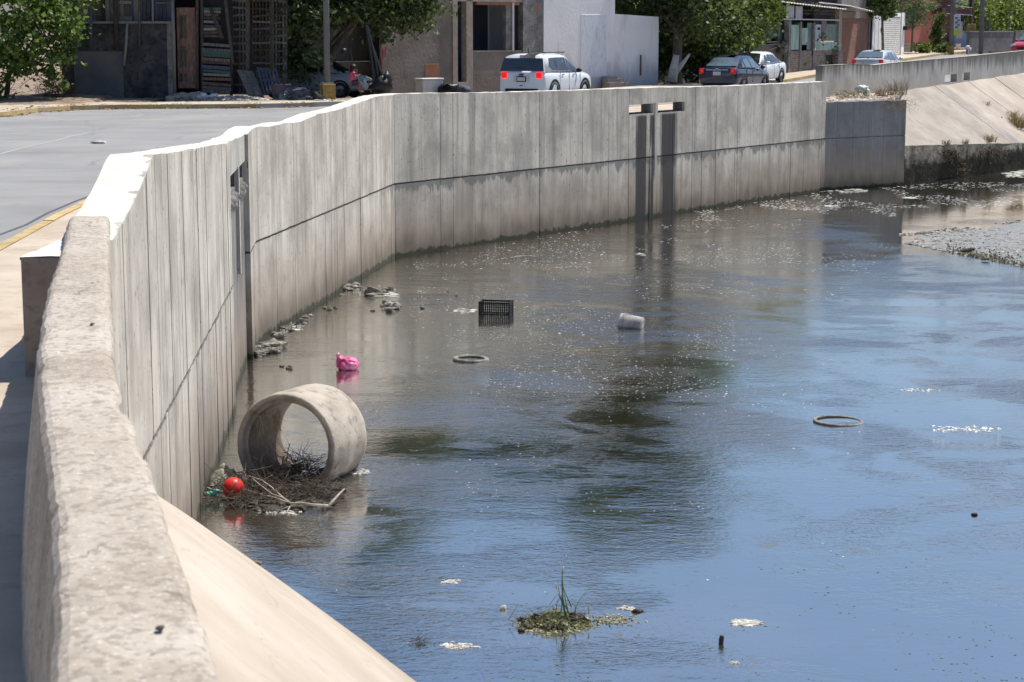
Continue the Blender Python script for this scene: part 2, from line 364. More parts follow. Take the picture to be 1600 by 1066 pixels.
def water_mat():
    m, nt, b = newmat('murky_canal_water'); g = G(nt); x, y, z = g.sep()
    c = g.ramp(g.noise(0.35, 5), [(0.016, 0.015, 0.011), (0.032, 0.029, 0.021), (0.022, 0.026, 0.015)])
    sh = g.m('MULTIPLY', g.rng(g.noise(0.22, 3, g.mapv((1, 1, 1), (3, 8, 0))), 0.5, 0.62), 0.6)
    c = g.mix(sh, c, (0.072, 0.063, 0.048))
    scum = g.m('MULTIPLY', g.rng(g.noise(2.2, 8, g.mapv((1, 1.0, 1), (2, 4, 0)), 0.7), 0.575, 0.65), g.rng(g.noise(0.35, 3, g.mapv((1, 1, 1), (6, 1, 0))), 0.47, 0.56, 0, 0.85))
    c = g.mix(scum, c, (0.10, 0.095, 0.065))
    g.L(c, b.inputs['Base Color'])
    g.L(g.m('MULTIPLY_ADD', scum, 0.25, 0.035), b.inputs['Roughness'])
    b.inputs['IOR'].default_value = 1.5
    calm = g.rng(g.noise(0.20, 4, g.mapv((1, 0.8, 1), (1.3, 0.4, 0)), 0.5, 0.6), 0.40, 0.60, 0.25, 1.0)
    near = g.rng(y, 18, 27, 0.42, 1.0)
    right = g.rng(y, 30, 48, 1.0, 1.1)
    k = g.m('MULTIPLY', g.m('MULTIPLY', calm, near), right)
    sw = g.noise(0.42, 5, g.mapv((0.7, 1.0, 1), (3.3, 7.1, 0), (0, 0, 0.3)), 0.6, 1.6)
    back = g.m('MULTIPLY', g.rng(g.m('DIVIDE', x, y), 0.165, 0.20, 0, 1), g.rng(y, 44, 50, 0, 1))
    k = g.m('MULTIPLY', g.m('MULTIPLY', k, g.rng(sw, 0.44, 0.56, 0.45, 1.35)), g.m('MULTIPLY_ADD', back, -0.85, 1.0))
    r1 = g.noise(8.5, 4, g.mapv((0.75, 1.35, 1), (0, 0, 0), (0, 0, 0.25)), 0.55, 0.5)
    r2 = g.noise(1.9, 3, g.mapv((0.6, 1.5, 1), (2, 2, 0), (0, 0, -0.2)), 0.5, 0.8)
    r3 = g.noise(22.0, 2, g.mapv((0.8, 1.2, 1), (9, 2, 0)), 0.5)
    h = g.m('ADD', g.m('ADD', g.m('MULTIPLY_ADD', r1, 0.012, -0.006), g.m('MULTIPLY_ADD', r2, 0.014, -0.007)), g.m('MULTIPLY_ADD', r3, 0.0058, -0.0029))
    nb = g.bump(g.m('MULTIPLY', h, k), 1.0, 1.0, b)
    gl = nt.nodes.new('ShaderNodeBsdfGlossy'); gl.inputs['Roughness'].default_value = 0.04; gl.inputs['Color'].default_value = (1.0, 0.985, 0.94, 1); g.L(nb, gl.inputs['Normal'])
    mx = nt.nodes.new('ShaderNodeMixShader'); g.put(mx.inputs[0], g.m('MULTIPLY_ADD', scum, -0.34, 0.60)); out = nt.nodes['Material Output']
    g.L(b.outputs[0], mx.inputs[1]); g.L(gl.outputs[0], mx.inputs[2]); g.L(mx.outputs[0], out.inputs[0])
    return m
M['water'] = water_mat()
def leaf_mat(name, dark, mid, light, trans=0.3, rough=0.6):
    m, nt, b = newmat(name); g = G(nt)
    i = g.m('ADD', g.m('MULTIPLY', g.island(), 0.6), g.m('MULTIPLY', g.noise(0.9, 3), 0.4))
    c = g.ramp(i, [dark, mid, light]); g.L(c, b.inputs['Base Color']); b.inputs['Roughness'].default_value = rough
    t = nt.nodes.new('ShaderNodeBsdfTranslucent'); g.L(g.mix(0.4, c, (0.25, 0.32, 0.04)), t.inputs[0])
    mx = nt.nodes.new('ShaderNodeMixShader'); mx.inputs[0].default_value = trans
    out = nt.nodes['Material Output']; g.L(b.outputs[0], mx.inputs[1]); g.L(t.outputs[0], mx.inputs[2]); g.L(mx.outputs[0], out.inputs[0])
    return m
M['leaf_bright'] = leaf_mat('broad_green_leaf', (0.05, 0.10, 0.018), (0.10, 0.18, 0.035), (0.17, 0.26, 0.06))
M['leaf_mango'] = leaf_mat('long_dark_leaf', (0.018, 0.04, 0.010), (0.035, 0.07, 0.018), (0.085, 0.13, 0.035), 0.2, 0.6)
M['leaf_mid'] = leaf_mat('mid_green_leaf', (0.035, 0.07, 0.014), (0.07, 0.12, 0.025), (0.14, 0.20, 0.05))
M['leaf_pale'] = leaf_mat('pale_feathery_leaf', (0.07, 0.11, 0.05), (0.12, 0.17, 0.08), (0.19, 0.25, 0.12))
M['leaf_yellow'] = leaf_mat('sunny_hedge_leaf', (0.06, 0.10, 0.015), (0.13, 0.19, 0.03), (0.22, 0.28, 0.05))
M['dry'] = leaf_mat('dry_brown_stem', (0.16, 0.11, 0.06), (0.27, 0.20, 0.12), (0.38, 0.30, 0.18), 0.15, 0.8)
M['gold'] = leaf_mat('golden_dry_grass', (0.25, 0.16, 0.06), (0.40, 0.28, 0.11), (0.52, 0.40, 0.18), 0.2, 0.8)
M['bark'] = surf('grey_brown_bark', [(0.06, 0.045, 0.035), (0.12, 0.095, 0.075), (0.17, 0.14, 0.11)], 6, (1, 1, 0.3), bump=0.9, bdist=0.03, bscale=14)
M['whitebark'] = surf('whitewashed_bark', [(0.40, 0.38, 0.35), (0.55, 0.53, 0.49)], 6, bump=0.8, bdist=0.02, bscale=14)
M['twig'] = surf('dead_twig_bark', [(0.03, 0.023, 0.017), (0.075, 0.058, 0.045), (0.17, 0.145, 0.115)], 9, isl=0.55, bump=0.3)
M['mud'] = surf('wet_black_mud', [(0.015, 0.012, 0.009), (0.035, 0.028, 0.02), (0.06, 0.05, 0.035)], 8, rough=0.5, bump=0.9, bscale=25, bdist=0.03)
M['rock'] = surf('wet_rubble', [(0.07, 0.062, 0.05), (0.17, 0.155, 0.13), (0.31, 0.29, 0.26)], 5, bump=0.9, bscale=18, bdist=0.02, rnd=0.3)
M['crumb'] = surf('pale_weed_crumbs', [(0.16, 0.16, 0.09), (0.27, 0.27, 0.17), (0.42, 0.42, 0.32)], 12, rough=0.8, isl=0.5)
M['foam'] = surf('dirty_white_foam', [(0.30, 0.29, 0.25), (0.50, 0.49, 0.45)], 12, rough=0.7, bump=0.6, isl=0.25)
M['fleck'] = surf('white_foam_and_glint_flecks', [(0.62, 0.61, 0.58), (0.80, 0.80, 0.78)], 12, rough=0.45, bump=0.0, isl=0.3)
def simple(name, c, rough=0.6, v=0.12, ns=4, **k):
    return surf(name, [tuple(q * (1 - v) for q in c), c, tuple(min(1, q * (1 + v)) for q in c)], ns, rough=rough, **k)

# ------------------------------------------------------------------ the setting: water, land, road, pavements
def struct(o, kind='structure'): o['kind'] = kind; return o
wm = MB(); wm.quad((-30, -60, 0), (400, -60, 0), (400, 500, 0), (-30, 500, 0)); struct(wm.build('water', M['water']))

def sheet(name, poly, mat, dz, zf=ground, extra=()):
    bm = bmesh.new(); vs = [bm.verts.new((p[0], p[1], 0)) for p in poly]; f0 = bm.faces.new(vs); f0.normal_update()
    bmesh.ops.triangulate(bm, faces=[f0])
    for Y in (90, 100, 125, 150, 400, *extra):
        bmesh.ops.bisect_plane(bm, geom=bm.verts[:] + bm.edges[:] + bm.faces[:], plane_co=(0, Y, 0), plane_no=(0, 1, 0))
    for v in bm.verts: v.co.z = zf(v.co.y) + dz
    bmesh.ops.recalc_face_normals(bm, faces=bm.faces)
    for f in bm.faces:
        if f.normal.z < 0: f.normal_flip()
    me = bpy.data.meshes.new(name); bm.to_mesh(me); bm.free(); me.materials.append(mat)
    o = bpy.data.objects.new(name, me); C.objects.link(o); return o
KERB = [(-21, -30), (-20, 20), (-18.2, 44), tuple(at(0, 183, 3.1))[:2], tuple(at(60, 176, 3.1))[:2], tuple(at(110, 172.5, 3.1))[:2], tuple(at(200, 170.5, 3.1))[:2],
        tuple(at(400, 169.5, 3.1))[:2], tuple(at(490, 167, 3.1))[:2], (0, 69.0), (6, 76.5), (11.0, 87), (15.6, 98), (24.2, 118), (33, 136), (60, 186), (100, 260)]
NEARK = [(-5.0, -30), (-5.2, 5), (-5.55, 15), (-5.75, 21), (-6.0, 25.3), (-6.3, 33), (-5.2, 47.6), (7.6, 68.5), (9.6, 71.5), (22.3, 91), (44, 125), (82, 186), (122, 260)]
P2A = Vector((11.3, 70.5)); P2B = Vector((24.0, 90.0)); P2D = (P2B - P2A).normalized(); P2C = P2A + P2D * 120
# land under everything on the street side
land = [(-700, -30), (-2.5, -30), (-0.1, -2), (-0.8, 4.2), (-1.8, 8.0), (-2.55, 11.1), (-3.3, 14.0), (-3.4, 14.8), (-4.75, 34.0), (-3.1, 47.3), (10.6, 67.6), (11.2, 70.3), (24.0, 89.8), tuple(P2C), (400, 480), (700, 900), (-700, 900)]
struct(sheet('ground', land, M['dirt'], -0.05))
road = KERB + NEARK[::-1]
struct(sheet('road', road, M['asphalt'], 0.0))
# bare concrete patch line across the asphalt (a patched seam)
def ribbon(name, pts, wd, mat, z, parent=None):
    mb = MB(); P = [Vector((p[0], p[1])) for p in pts]
    L = []
    for i, p in enumerate(P):
        t = (P[min(i + 1, len(P) - 1)] - P[max(i - 1, 0)]).normalized(); n = Vector((-t.y, t.x)) * wd / 2
        L.append((p + n, p - n))
    for (a, b), (c, d) in zip(L, L[1:]): mb.quad((b.x, b.y, z), (d.x, d.y, z), (c.x, c.y, z), (a.x, a.y, z))
    return mb.build(name, mat, parent)
M['seam'] = surf('pale_patched_seam', [(0.27, 0.265, 0.26), (0.32, 0.315, 0.305)], 5, rough=0.9)
seam = [at(0, 241, 3.1), at(30, 233, 3.1), at(60, 226, 3.1), at(88, 220, 3.1), at(112, 213, 3.1), at(140, 207, 3.1), at(170, 204, 3.1), at(210, 200, 3.1), at(260, 195, 3.1), at(330, 190, 3.1)]
seam = [Vector((p.x, p.y + 0.15 * nz(p.x * 3, 2))) for p in seam]
struct(ribbon('road_seam', seam, 0.10, M['seam'], 3.104))
struct(ribbon('road_crack', [at(-30, 378, 3.1), at(40, 352, 3.1), at(75, 333, 3.1), at(120, 314, 3.1), at(160, 300, 3.1)], 0.05, simple('tar_crack', (0.08, 0.08, 0.08)), 3.104))

def offset_line(pts, d):
    P = [Vector(p[:2]) for p in pts]; out = []
    for i, p in enumerate(P):
        t = (P[min(i + 1, len(P) - 1)] - P[max(i - 1, 0)]).normalized(); out.append(tuple(p + Vector((-t.y, t.x)) * d))
    return out
far_pave = offset_line(KERB, 0.16)
struct(sheet('pavement', far_pave[3:] + offset_line(KERB, 3.4)[3:][::-1], M['pave'], 0.115))
near_in = [(-2.5, -30), (-0.1, -2), (-0.8, 4.2), (-1.15, 5.5), (-1.8, 8.0), (-2.55, 11.1), (-3.15, 13.2), (-3.4, 14.5), (-4.95, 33.9), (-3.3, 47.4), (10.5, 67.9), (11.0, 70.6), (23.7, 90.2), tuple(P2C - Vector((0.3, 0)))]
struct(sheet('sidewalk', near_in + offset_line(NEARK, -0.14)[::-1], M['pave'], 0.03))

def kerb_run(name, pts, z_add, hgt, wid, mats, label, side, step=1.0, y0=-1e9, x0=-1e9):
    t = world_thing(name, label, 'kerb', (pts[0][0], pts[0][1], 3.1)); t['kind'] = 'structure'
    del t['category']
    n = 0
    for a, b in zip(pts, pts[1:]):
        a = Vector(a[:2]); b = Vector(b[:2]); L = (b - a).length; d = (b - a) / L; nn = Vector((-d.y, d.x)) * side
        k = max(1, round(L / step))
        for i in range(k):
            p = a + d * (L * i / k + 0.006); q = a + d * (L * (i + 1) / k - 0.006)
            if max(p.y, q.y) < y0 or p.x < x0: continue
            j = U(-0.006, 0.006); h1, h2 = hgt + U(-0.006, 0.006), hgt + U(-0.006, 0.006)
            z1, z2 = ground(p.y), ground(q.y); mb = MB(); e = nn * wid
            mb.hexa([(p.x, p.y, z1 - 0.1), (q.x, q.y, z2 - 0.1), (q.x + e.x, q.y + e.y, z2 - 0.1), (p.x + e.x, p.y + e.y, z1 - 0.1),
                     (p.x, p.y, z1 + h1), (q.x, q.y, z2 + h2), (q.x + e.x, q.y + e.y, z2 + h2), (p.x + e.x, p.y + e.y, z1 + h1)])
            wbuild(mb, 'kerb_stone', mats(n, p), t); n += 1
    return t
kerb_run('far_kerb', KERB[2:-2], 0, 0.14, 0.155, lambda i, p: M['yellow'] if (p.x < -8.6 or p.x > 12) else M['kerb'], 'yellow painted kerb along the far side of the road', 1, 1.1, 45)
kerb_run('near_kerb', NEARK[2:9], 0, 0.045, 0.135, lambda i, p: M['yellow'], 'low yellow kerb edge beside the canal sidewalk', -1, 1.2, 12)

# opposite bank (outside the frame) so that the canal closes
mb = MB()
rb = [(13, -60), (19, 0), (36, 62), (58, 110), (130, 250), (220, 480)]
for (a, b) in zip(rb, rb[1:]):
    mb.quad((a[0], a[1], -0.4), (b[0], b[1], -0.4), (b[0] + 4.5, b[1] - 1, 3.2), (a[0] + 4.5, a[1] - 1, 3.2))
    mb.quad((a[0] + 4.5, a[1] - 1, 3.2), (b[0] + 4.5, b[1] - 1, 3.2), (b[0] + 600, b[1] - 40, 3.2), (a[0] + 600, a[1] - 40, 3.2))
struct(mb.build('opposite_bank', M['bank']))

# ------------------------------------------------------------------ main retaining wall
PL = [PA, PB, PC, PD]
SEG = [(b - a).length for a, b in zip(PL, PL[1:])]; SV = [0, SEG[0], SEG[0] + SEG[1], sum(SEG)]
def miter(i, off):
    ns = []
    if i > 0: d = (PL[i] - PL[i - 1]).normalized(); ns.append(Vector((d.y, -d.x)))
    if i < len(PL) - 1: d = (PL[i + 1] - PL[i]).normalized(); ns.append(Vector((d.y, -d.x)))
    if len(ns) == 1: return PL[i] + ns[0] * off
    n = (ns[0] + ns[1]).normalized(); return PL[i] + n * (off / max(0.3, n.dot(ns[0])))
def W(s, off=0.0):
    for i in range(3):
        if s <= SV[i + 1] + 1e-9 or i == 2:
            t = (s - SV[i]) / SEG[i]; return miter(i, off).lerp(miter(i + 1, off), t)
def s_of(x, y, seg):
    p = onp(x, y, PL[seg], PL[seg + 1]); return SV[seg] + (Vector((p.x, p.y)) - PL[seg]).length, p.z
TP = [(0.0, 3.97)]
for q in [(178, 373), (216, 302), (240, 240), (263, 240), (294, 233), (356, 223), (384, 212), (397, 199)]: TP.append(s_of(*q, 0))
for q in [(401, 198), (424, 197.5), (445, 192), (469, 190.5), (496, 178.5), (535, 169.5), (565, 159), (592, 150), (617, 147)]: TP.append(s_of(*q, 1))
for q in [(622, 146.5), (670, 145.5), (760, 145), (860, 142), (1000, 137.5), (1150, 134), (1288, 127.5)]: TP.append(s_of(*q, 2))
TP.sort()
def ztop(s): return interp(s, TP) + 0.012 * nz(s * 2.2, 3.3) + 0.006 * nz(s * 9, 1.1)
rcA = [s_of(x, 300, 0)[0] for x in (360.5, 389)]
opA = [tuple(s_of(x, 300, 0)[0] for x in q) for q in ((364, 376), (379, 388))]
opC = [tuple(s_of(x, 170, 2)[0] for x in q) for q in ((983, 1021), (1028, 1070))]
opens = [(*q, 3.10, 3.36) for q in opA] + [(*q, 3.12, 3.40) for q in opC]
THK = 0.40; INS = 0.09
wall = world_thing('retaining_wall', 'long board-marked concrete canal wall that bends along the road', 'wall', (PA.x, PA.y, 0))
marks = sorted(set([0, *SV] + [q for o in opens for q in o[:2]] + [i * 0.22 for i in range(int(SV[-1] / 0.22))]))
marks = [m_ for i, m_ in enumerate(marks) if m_ <= SV[-1] and (i == 0 or m_ - marks[i - 1] > 1e-4)]
body, cap = MB(), MB()
for s0, s1 in zip(marks, marks[1:]):
    if s1 - s0 < 1e-4: continue
    mid = (s0 + s1) / 2
    f0, f1 = W(s0, -INS), W(s1, -INS); g0, g1 = W(s0, -THK), W(s1, -THK); t0, t1 = ztop(s0), ztop(s1)
    op = next((o for o in opens if o[0] - 1e-4 < mid < o[1] + 1e-4), None)
    zs = [(-0.6, None)] if not op else [(-0.6, op[2]), (op[3], None)]
    for (za, zb) in zs:
        a0, a1 = (zb, zb) if zb else (t0 - 0.02, t1 - 0.02)
        body.quad((f0.x, f0.y, za), (f1.x, f1.y, za), (f1.x, f1.y, a1), (f0.x, f0.y, a0))
        body.quad((g1.x, g1.y, za), (g0.x, g0.y, za), (g0.x, g0.y, a0), (g1.x, g1.y, a1))
        if zb: body.quad((f0.x, f0.y, zb), (f1.x, f1.y, zb), (g1.x, g1.y, zb), (g0.x, g0.y, zb))
        if za > 0: body.quad((g0.x, g0.y, za), (g1.x, g1.y, za), (f1.x, f1.y, za), (f0.x, f0.y, za))
    # cap: five columns of vertices across, rough trowelled
    front = -0.004 if not (rcA[0] < mid < rcA[1]) else -0.06
    offs = [front, -0.1, -0.2, -0.3, -THK - 0.012]
    def cv(s, k, t): p = W(s, offs[k] + 0.008 * nz(s * 4, k * 2.0)); return (p.x, p.y, t + (0.008 * nz(s * 5, k * 1.7, 4) if 0 < k < 4 else -0.004))
    for k in range(4): cap.quad(cv(s0, k, t0), cv(s1, k, t1), cv(s1, k + 1, t1), cv(s0, k + 1, t0))
    for k, sg in ((0, 1), (4, -1)):
        a, b = cv(s0, k, t0), cv(s1, k, t1); q = (a[0], a[1], a[2] - 0.022), (b[0], b[1], b[2] - 0.022)
        cap.quad(q[0], q[1], b, a) if sg > 0 else cap.quad(b, q[1], q[0], a)
for o in opens:       # jambs
    for s in o[:2]:
        a, b = W(s, -INS), W(s, -THK); body.quad((a.x, a.y, o[2]), (b.x, b.y, o[2]), (b.x, b.y, o[3]), (a.x, a.y, o[3]))
for s in (0, SV[-1]):
    a, b = W(s, 0), W(s, -THK); body.quad((a.x, a.y, -0.6), (b.x, b.y, -0.6), (b.x, b.y, ztop(s) - 0.004), (a.x, a.y, ztop(s) - 0.004))
mbE = MB(); a, b = W(0, 0.004), W(0, -THK - 0.004); dE = (PB - PA).normalized() * 0.006
mbE.quad((b.x - dE.x, b.y - dE.y, 2.5), (a.x - dE.x, a.y - dE.y, 2.5), (a.x - dE.x, a.y - dE.y, ztop(0) - 0.01), (b.x - dE.x, b.y - dE.y, ztop(0) - 0.01))
wbuild(mbE, 'end_face', surf('brown_rough_end_face', [(0.27, 0.21, 0.165), (0.38, 0.31, 0.25)], 3, dirt=((0.18, 0.14, 0.11), 0.5)), wall)
wbuild(body, 'wall_core', M['recess'], wall); wbuild(cap, 'wall_top', M['top'], wall)
def strip(s0, s1, zb, zt, off, mat, name='formwork_panel', back=-INS - 0.002, tops=False):
    mb = MB(); n = max(2, int((s1 - s0) / 0.16)); g = 0.0016
    S = [s0 + g + (s1 - s0 - 2 * g) * i / n for i in range(n + 1)]
    fr = [W(s, off) for s in S]; bk = [W(s, back) for s in S]
    zB = [zb(s) for s in S]; zT = [zt(s) for s in S]
    for i in range(n):
        mb.quad((fr[i].x, fr[i].y, zB[i]), (fr[i + 1].x, fr[i + 1].y, zB[i + 1]), (fr[i + 1].x, fr[i + 1].y, zT[i + 1]), (fr[i].x, fr[i].y, zT[i]))
        mb.quad((fr[i].x, fr[i].y, zT[i]), (fr[i + 1].x, fr[i + 1].y, zT[i + 1]), (bk[i + 1].x, bk[i + 1].y, zT[i + 1]), (bk[i].x, bk[i].y, zT[i]))
        mb.quad((bk[i].x, bk[i].y, zB[i]), (bk[i + 1].x, bk[i + 1].y, zB[i + 1]), (fr[i + 1].x, fr[i + 1].y, zB[i + 1]), (fr[i].x, fr[i].y, zB[i]))
    for i in (0, n):
        q = [(fr[i].x, fr[i].y, zB[i]), (bk[i].x, bk[i].y, zB[i]), (bk[i].x, bk[i].y, zT[i]), (fr[i].x, fr[i].y, zT[i])]
        mb.quad(*(q if i else q[::-1]))
    return wbuild(mb, name, mat, wall)
rs = random.Random(3)
cuts = []
fixed = sorted([0, *SV[1:], *rcA, opC[0][0], opC[0][1], opC[1][0], opC[1][1]])
for a, b in zip(fixed, fixed[1:]):
    if rcA[0] - 1e-4 < (a + b) / 2 < rcA[1] + 1e-4: continue
    s = a
    while s < b - 1e-6:
        wd = rs.choice([0.16, 0.24, 0.3, 0.5, 0.7, 0.95]) if a > SV[1] - 1 else rs.choice([0.14, 0.2, 0.26, 0.36, 0.55, 0.75])
        e = s + wd
        if b - e < 0.2: e = b
        cuts.append((s, e)); s = e
jt = lambda s: 1.815 + 0.02 * nz(s * 1.3, 8) + 0.012 * nz(s * 6, 2)
last = 0.0
for (a, b) in cuts:
    mid = (a + b) / 2
    off = rs.uniform(-0.005, 0.005)
    inop = next((o for o in opens if o[0] - 0.01 < mid < o[1] + 0.01 and o[0] > SV[1]), None)
    up = lambda s: jt(s) + 0.012
    if inop:
        strip(a, b, up, lambda s: 3.11 + 0.012 * nz(s * 7, 5), off, M['board'])
        strip(a, b, lambda s: 3.40, lambda s: ztop(s) - 0.004, 0.004, M['board'])
    else:
        strip(a, b, up, lambda s: ztop(s) - 0.004, off, M['board'])
    strip(a, b, lambda s: -0.6, lambda s: jt(s) - 0.012, off + rs.uniform(0.0, 0.010), M['board'])
# centre post between the two scuppers, its drip rail, and the recessed panel with rubble packed in the openings
sp = (opC[0][1] + opC[1][0]) / 2
strip(sp - 0.07, sp + 0.07, lambda s: 1.25, lambda s: 3.42, 0.028, M['lintel'], 'drain_post')
sa = (opA[0][1] + opA[1][0]) / 2
strip(sa - 0.09, sa + 0.09, lambda s: 1.7, lambda s: 3.40, -0.035, M['lintel'], 'drain_post')
strip(rcA[0], rcA[1], lambda s: 3.37, lambda s: ztop(s) - 0.01, -0.055, M['lintel'], 'lintel')
for o in opA:
    mb = MB(); n = 7
    for i in range(n):
        s = o[0] + (o[1] - o[0]) * (i + 0.5) / n; p = W(s, -0.10 + 0.02 * math.sin(i)); mb.blob((p.x, p.y, 3.02 + 0.05 * math.sin(i * 2.1) - 0.07), (0.11, 0.19, 0.09), seed=i * 1.3 + o[0])
    wbuild(mb, 'mortar_lump', M['recess'], wall, smooth=True)

# ------------------------------------------------------------------ near parapet (rough, bevelled) and apron
ZP = 4.05
LE = [(88, 1300), (88, 1066), (86, 968), (88, 822), (77, 734), (68, 660), (62, 610), (60, 560), (64, 520), (76, 447), (90, 407), (100, 379), (108, 337)]
RE = [(420, 1300), (352, 1066), (329, 986), (294, 898), (253, 781), (223, 693), (182, 593), (176, 516), (173, 460), (171, 400), (170, 337)]
lp = sorted([(at(x, y, ZP).y, at(x, y, ZP).x) for x, y in LE]); rp = sorted([(at(x, y, ZP).y, at(x, y, ZP).x) for x, y in RE])
def ext(pts, Y):
    if Y < pts[0][0]:
        (a, va), (b, vb) = pts[0], pts[2]; return va + (vb - va) * (Y - a) / (b - a)
    return interp(Y, pts)
def smooth_x(pts, Y): return sum(ext(pts, Y + d) for d in (-0.5, -0.25, 0, 0.25, 0.5)) / 5 if Y < lp[-1][0] - 0.6 else ext(pts, Y)
par = world_thing('near_parapet', 'thick rough tan parapet with rounded edges in the left foreground', 'wall', (-2.5, 10, 3.1))
Y1 = lp[-1][0]; rows = []; Y = -4.0
while Y < Y1: rows.append(Y); Y += 0.045 if Y > 3 else 0.2
rows.append(Y1)
mb = MB(); NC = 17
for Y in rows:
    xl, xr = smooth_x(lp, Y), smooth_x(rp, Y)
    chl = 0.014 * nz(Y * 2.2, 1.0) + 0.005 * nz(Y * 9, 2.0); chr_ = 0.012 * nz(Y * 2.6, 5.0) + 0.006 * nz(Y * 9, 7.0) - 0.05 * max(0, nz(Y * 1.4, 9.0) - 0.25)
    xl += chl; xr += chr_; bv = 0.035 + 0.012 * nz(Y * 4, 3); zt = ZP
    prof = [(xl - 0.13, 0.5), (xl - 0.13, 3.0), (xl - 0.075, 3.5), (xl - 0.008, zt - bv * 1.2), (xl + bv * 0.35, zt - bv * 0.4), (xl + bv, zt - 0.004)]
    for i in range(1, 6): prof.append((xl + bv + (xr - xl - 2 * bv) * i / 6, zt))
    prof += [(xr - bv, zt - 0.004), (xr - bv * 0.35, zt - bv * 0.4), (xr, zt - bv * 1.2), (xr + 0.004, 3.5), (xr + 0.01, 2.6), (xr + 0.01, 0.5)]
    for i, (x, z) in enumerate(prof):
        dd = 0.006 * nz(x * 9, Y * 9, z * 9) + 0.003 * nz(x * 30, Y * 30, z * 30)
        mb.v.append((x + (dd if i < 5 or i > 11 else 0), Y, z + (dd * 1.3 if 4 <= i <= 12 else 0)))
for r in range(len(rows) - 1):
    for i in range(NC - 1): mb.f.append((r * NC + i, (r + 1) * NC + i, (r + 1) * NC + i + 1, r * NC + i + 1))
mb.f.append(tuple((len(rows) - 1) * NC + i for i in range(NC))); mb.f.append(tuple(range(NC))[::-1])
wbuild(mb, 'parapet_body', M['parapet'], par, smooth=False, recalc=False)
for px, py in ((250, 981), (144, 506)):
    p = at(px, py, ZP + 0.01); mbq = MB(); mbq.blob(p, (0.012, 0.018, 0.004), 8, 5, 0.3, seed=px)
    tag(mbq.build('pebble', simple('dark_pebble', (0.03, 0.028, 0.025)), smooth=True), 'small dark crumb lying on the parapet %s' % ('near the camera' if py > 900 else 'farther along the wall'), 'debris')

def aface(Y): return PA.x + (PB.x - PA.x) * (Y - PA.y) / (PB.y - PA.y)
Wt1 = at(305, 811, 0); Wt2 = at(650, 1066, 0); dW = (Wt2 - Wt1)
low = [Wt1 + dW * t for t in (0.0, 0.25, 0.5, 0.75, 1.0)] + [Vector((0.25, 12.6, 0)), Vector((1.0, 9.0, 0)), Vector((1.6, 4.5, 0)), Vector((2.1, -4, 0))]
up = []
for t in (0.0, 0.25, 0.5, 0.75, 1.0):
    Yq = Wt1.y - 9.4 * t; zq = min(2.9, 0.325 * (Wt1.y - Yq)); up.append(Vector((aface(Yq) - (0.05 if t > 0 else 0.3), Yq, zq)))
up += [Vector((smooth_x(rp, q) - 0.05, q, 2.9)) for q in (8.6, 6.0, 2.0, -4)]
mb = MB(); NR = 14
for r, (a, b) in enumerate(zip(low, up)):
    a2 = a + Vector((0.71, 0.36, -0.64)) * 0.8
    for i in range(NR + 1):
        p = a2.lerp(b, i / NR); p.z += 0.012 * nz(p.x * 2, p.y * 2); mb.v.append(tuple(p))
for r in range(len(low) - 1):
    for i in range(NR): mb.f.append((r * (NR + 1) + i, (r + 1) * (NR + 1) + i, (r + 1) * (NR + 1) + i + 1, r * (NR + 1) + i + 1))
tag(mb.build('apron_slab', M['apron'], recalc=True), 'pale concrete apron sloping from the near parapet down to the water', 'embankment')

# ------------------------------------------------------------------ abutment, far parapet, bank
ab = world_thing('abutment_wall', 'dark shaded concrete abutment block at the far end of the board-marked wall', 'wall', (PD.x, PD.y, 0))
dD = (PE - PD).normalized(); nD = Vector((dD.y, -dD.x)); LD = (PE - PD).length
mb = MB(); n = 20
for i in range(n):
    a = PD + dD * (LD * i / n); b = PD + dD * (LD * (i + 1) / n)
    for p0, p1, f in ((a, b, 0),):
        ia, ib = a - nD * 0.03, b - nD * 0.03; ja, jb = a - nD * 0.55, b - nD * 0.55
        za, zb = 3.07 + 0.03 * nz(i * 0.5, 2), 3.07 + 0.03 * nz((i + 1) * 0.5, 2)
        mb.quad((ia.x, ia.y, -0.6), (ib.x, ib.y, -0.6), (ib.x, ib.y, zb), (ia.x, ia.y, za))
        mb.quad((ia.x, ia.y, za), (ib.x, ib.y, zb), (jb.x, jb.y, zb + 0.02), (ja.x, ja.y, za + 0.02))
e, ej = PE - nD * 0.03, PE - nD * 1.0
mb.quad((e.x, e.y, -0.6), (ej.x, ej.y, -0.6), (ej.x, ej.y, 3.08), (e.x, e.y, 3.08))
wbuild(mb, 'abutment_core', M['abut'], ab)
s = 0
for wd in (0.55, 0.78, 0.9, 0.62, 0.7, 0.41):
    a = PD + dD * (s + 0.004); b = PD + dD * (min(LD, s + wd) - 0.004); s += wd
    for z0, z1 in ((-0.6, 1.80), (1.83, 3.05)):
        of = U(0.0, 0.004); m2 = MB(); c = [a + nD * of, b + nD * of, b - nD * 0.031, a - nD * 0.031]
        m2.hexa([(p.x, p.y, z0) for p in c] + [(p.x, p.y, z1 + 0.015 * nz(p.x, p.y)) for p in c]); wbuild(m2, 'formwork_panel', M['abut'], ab)
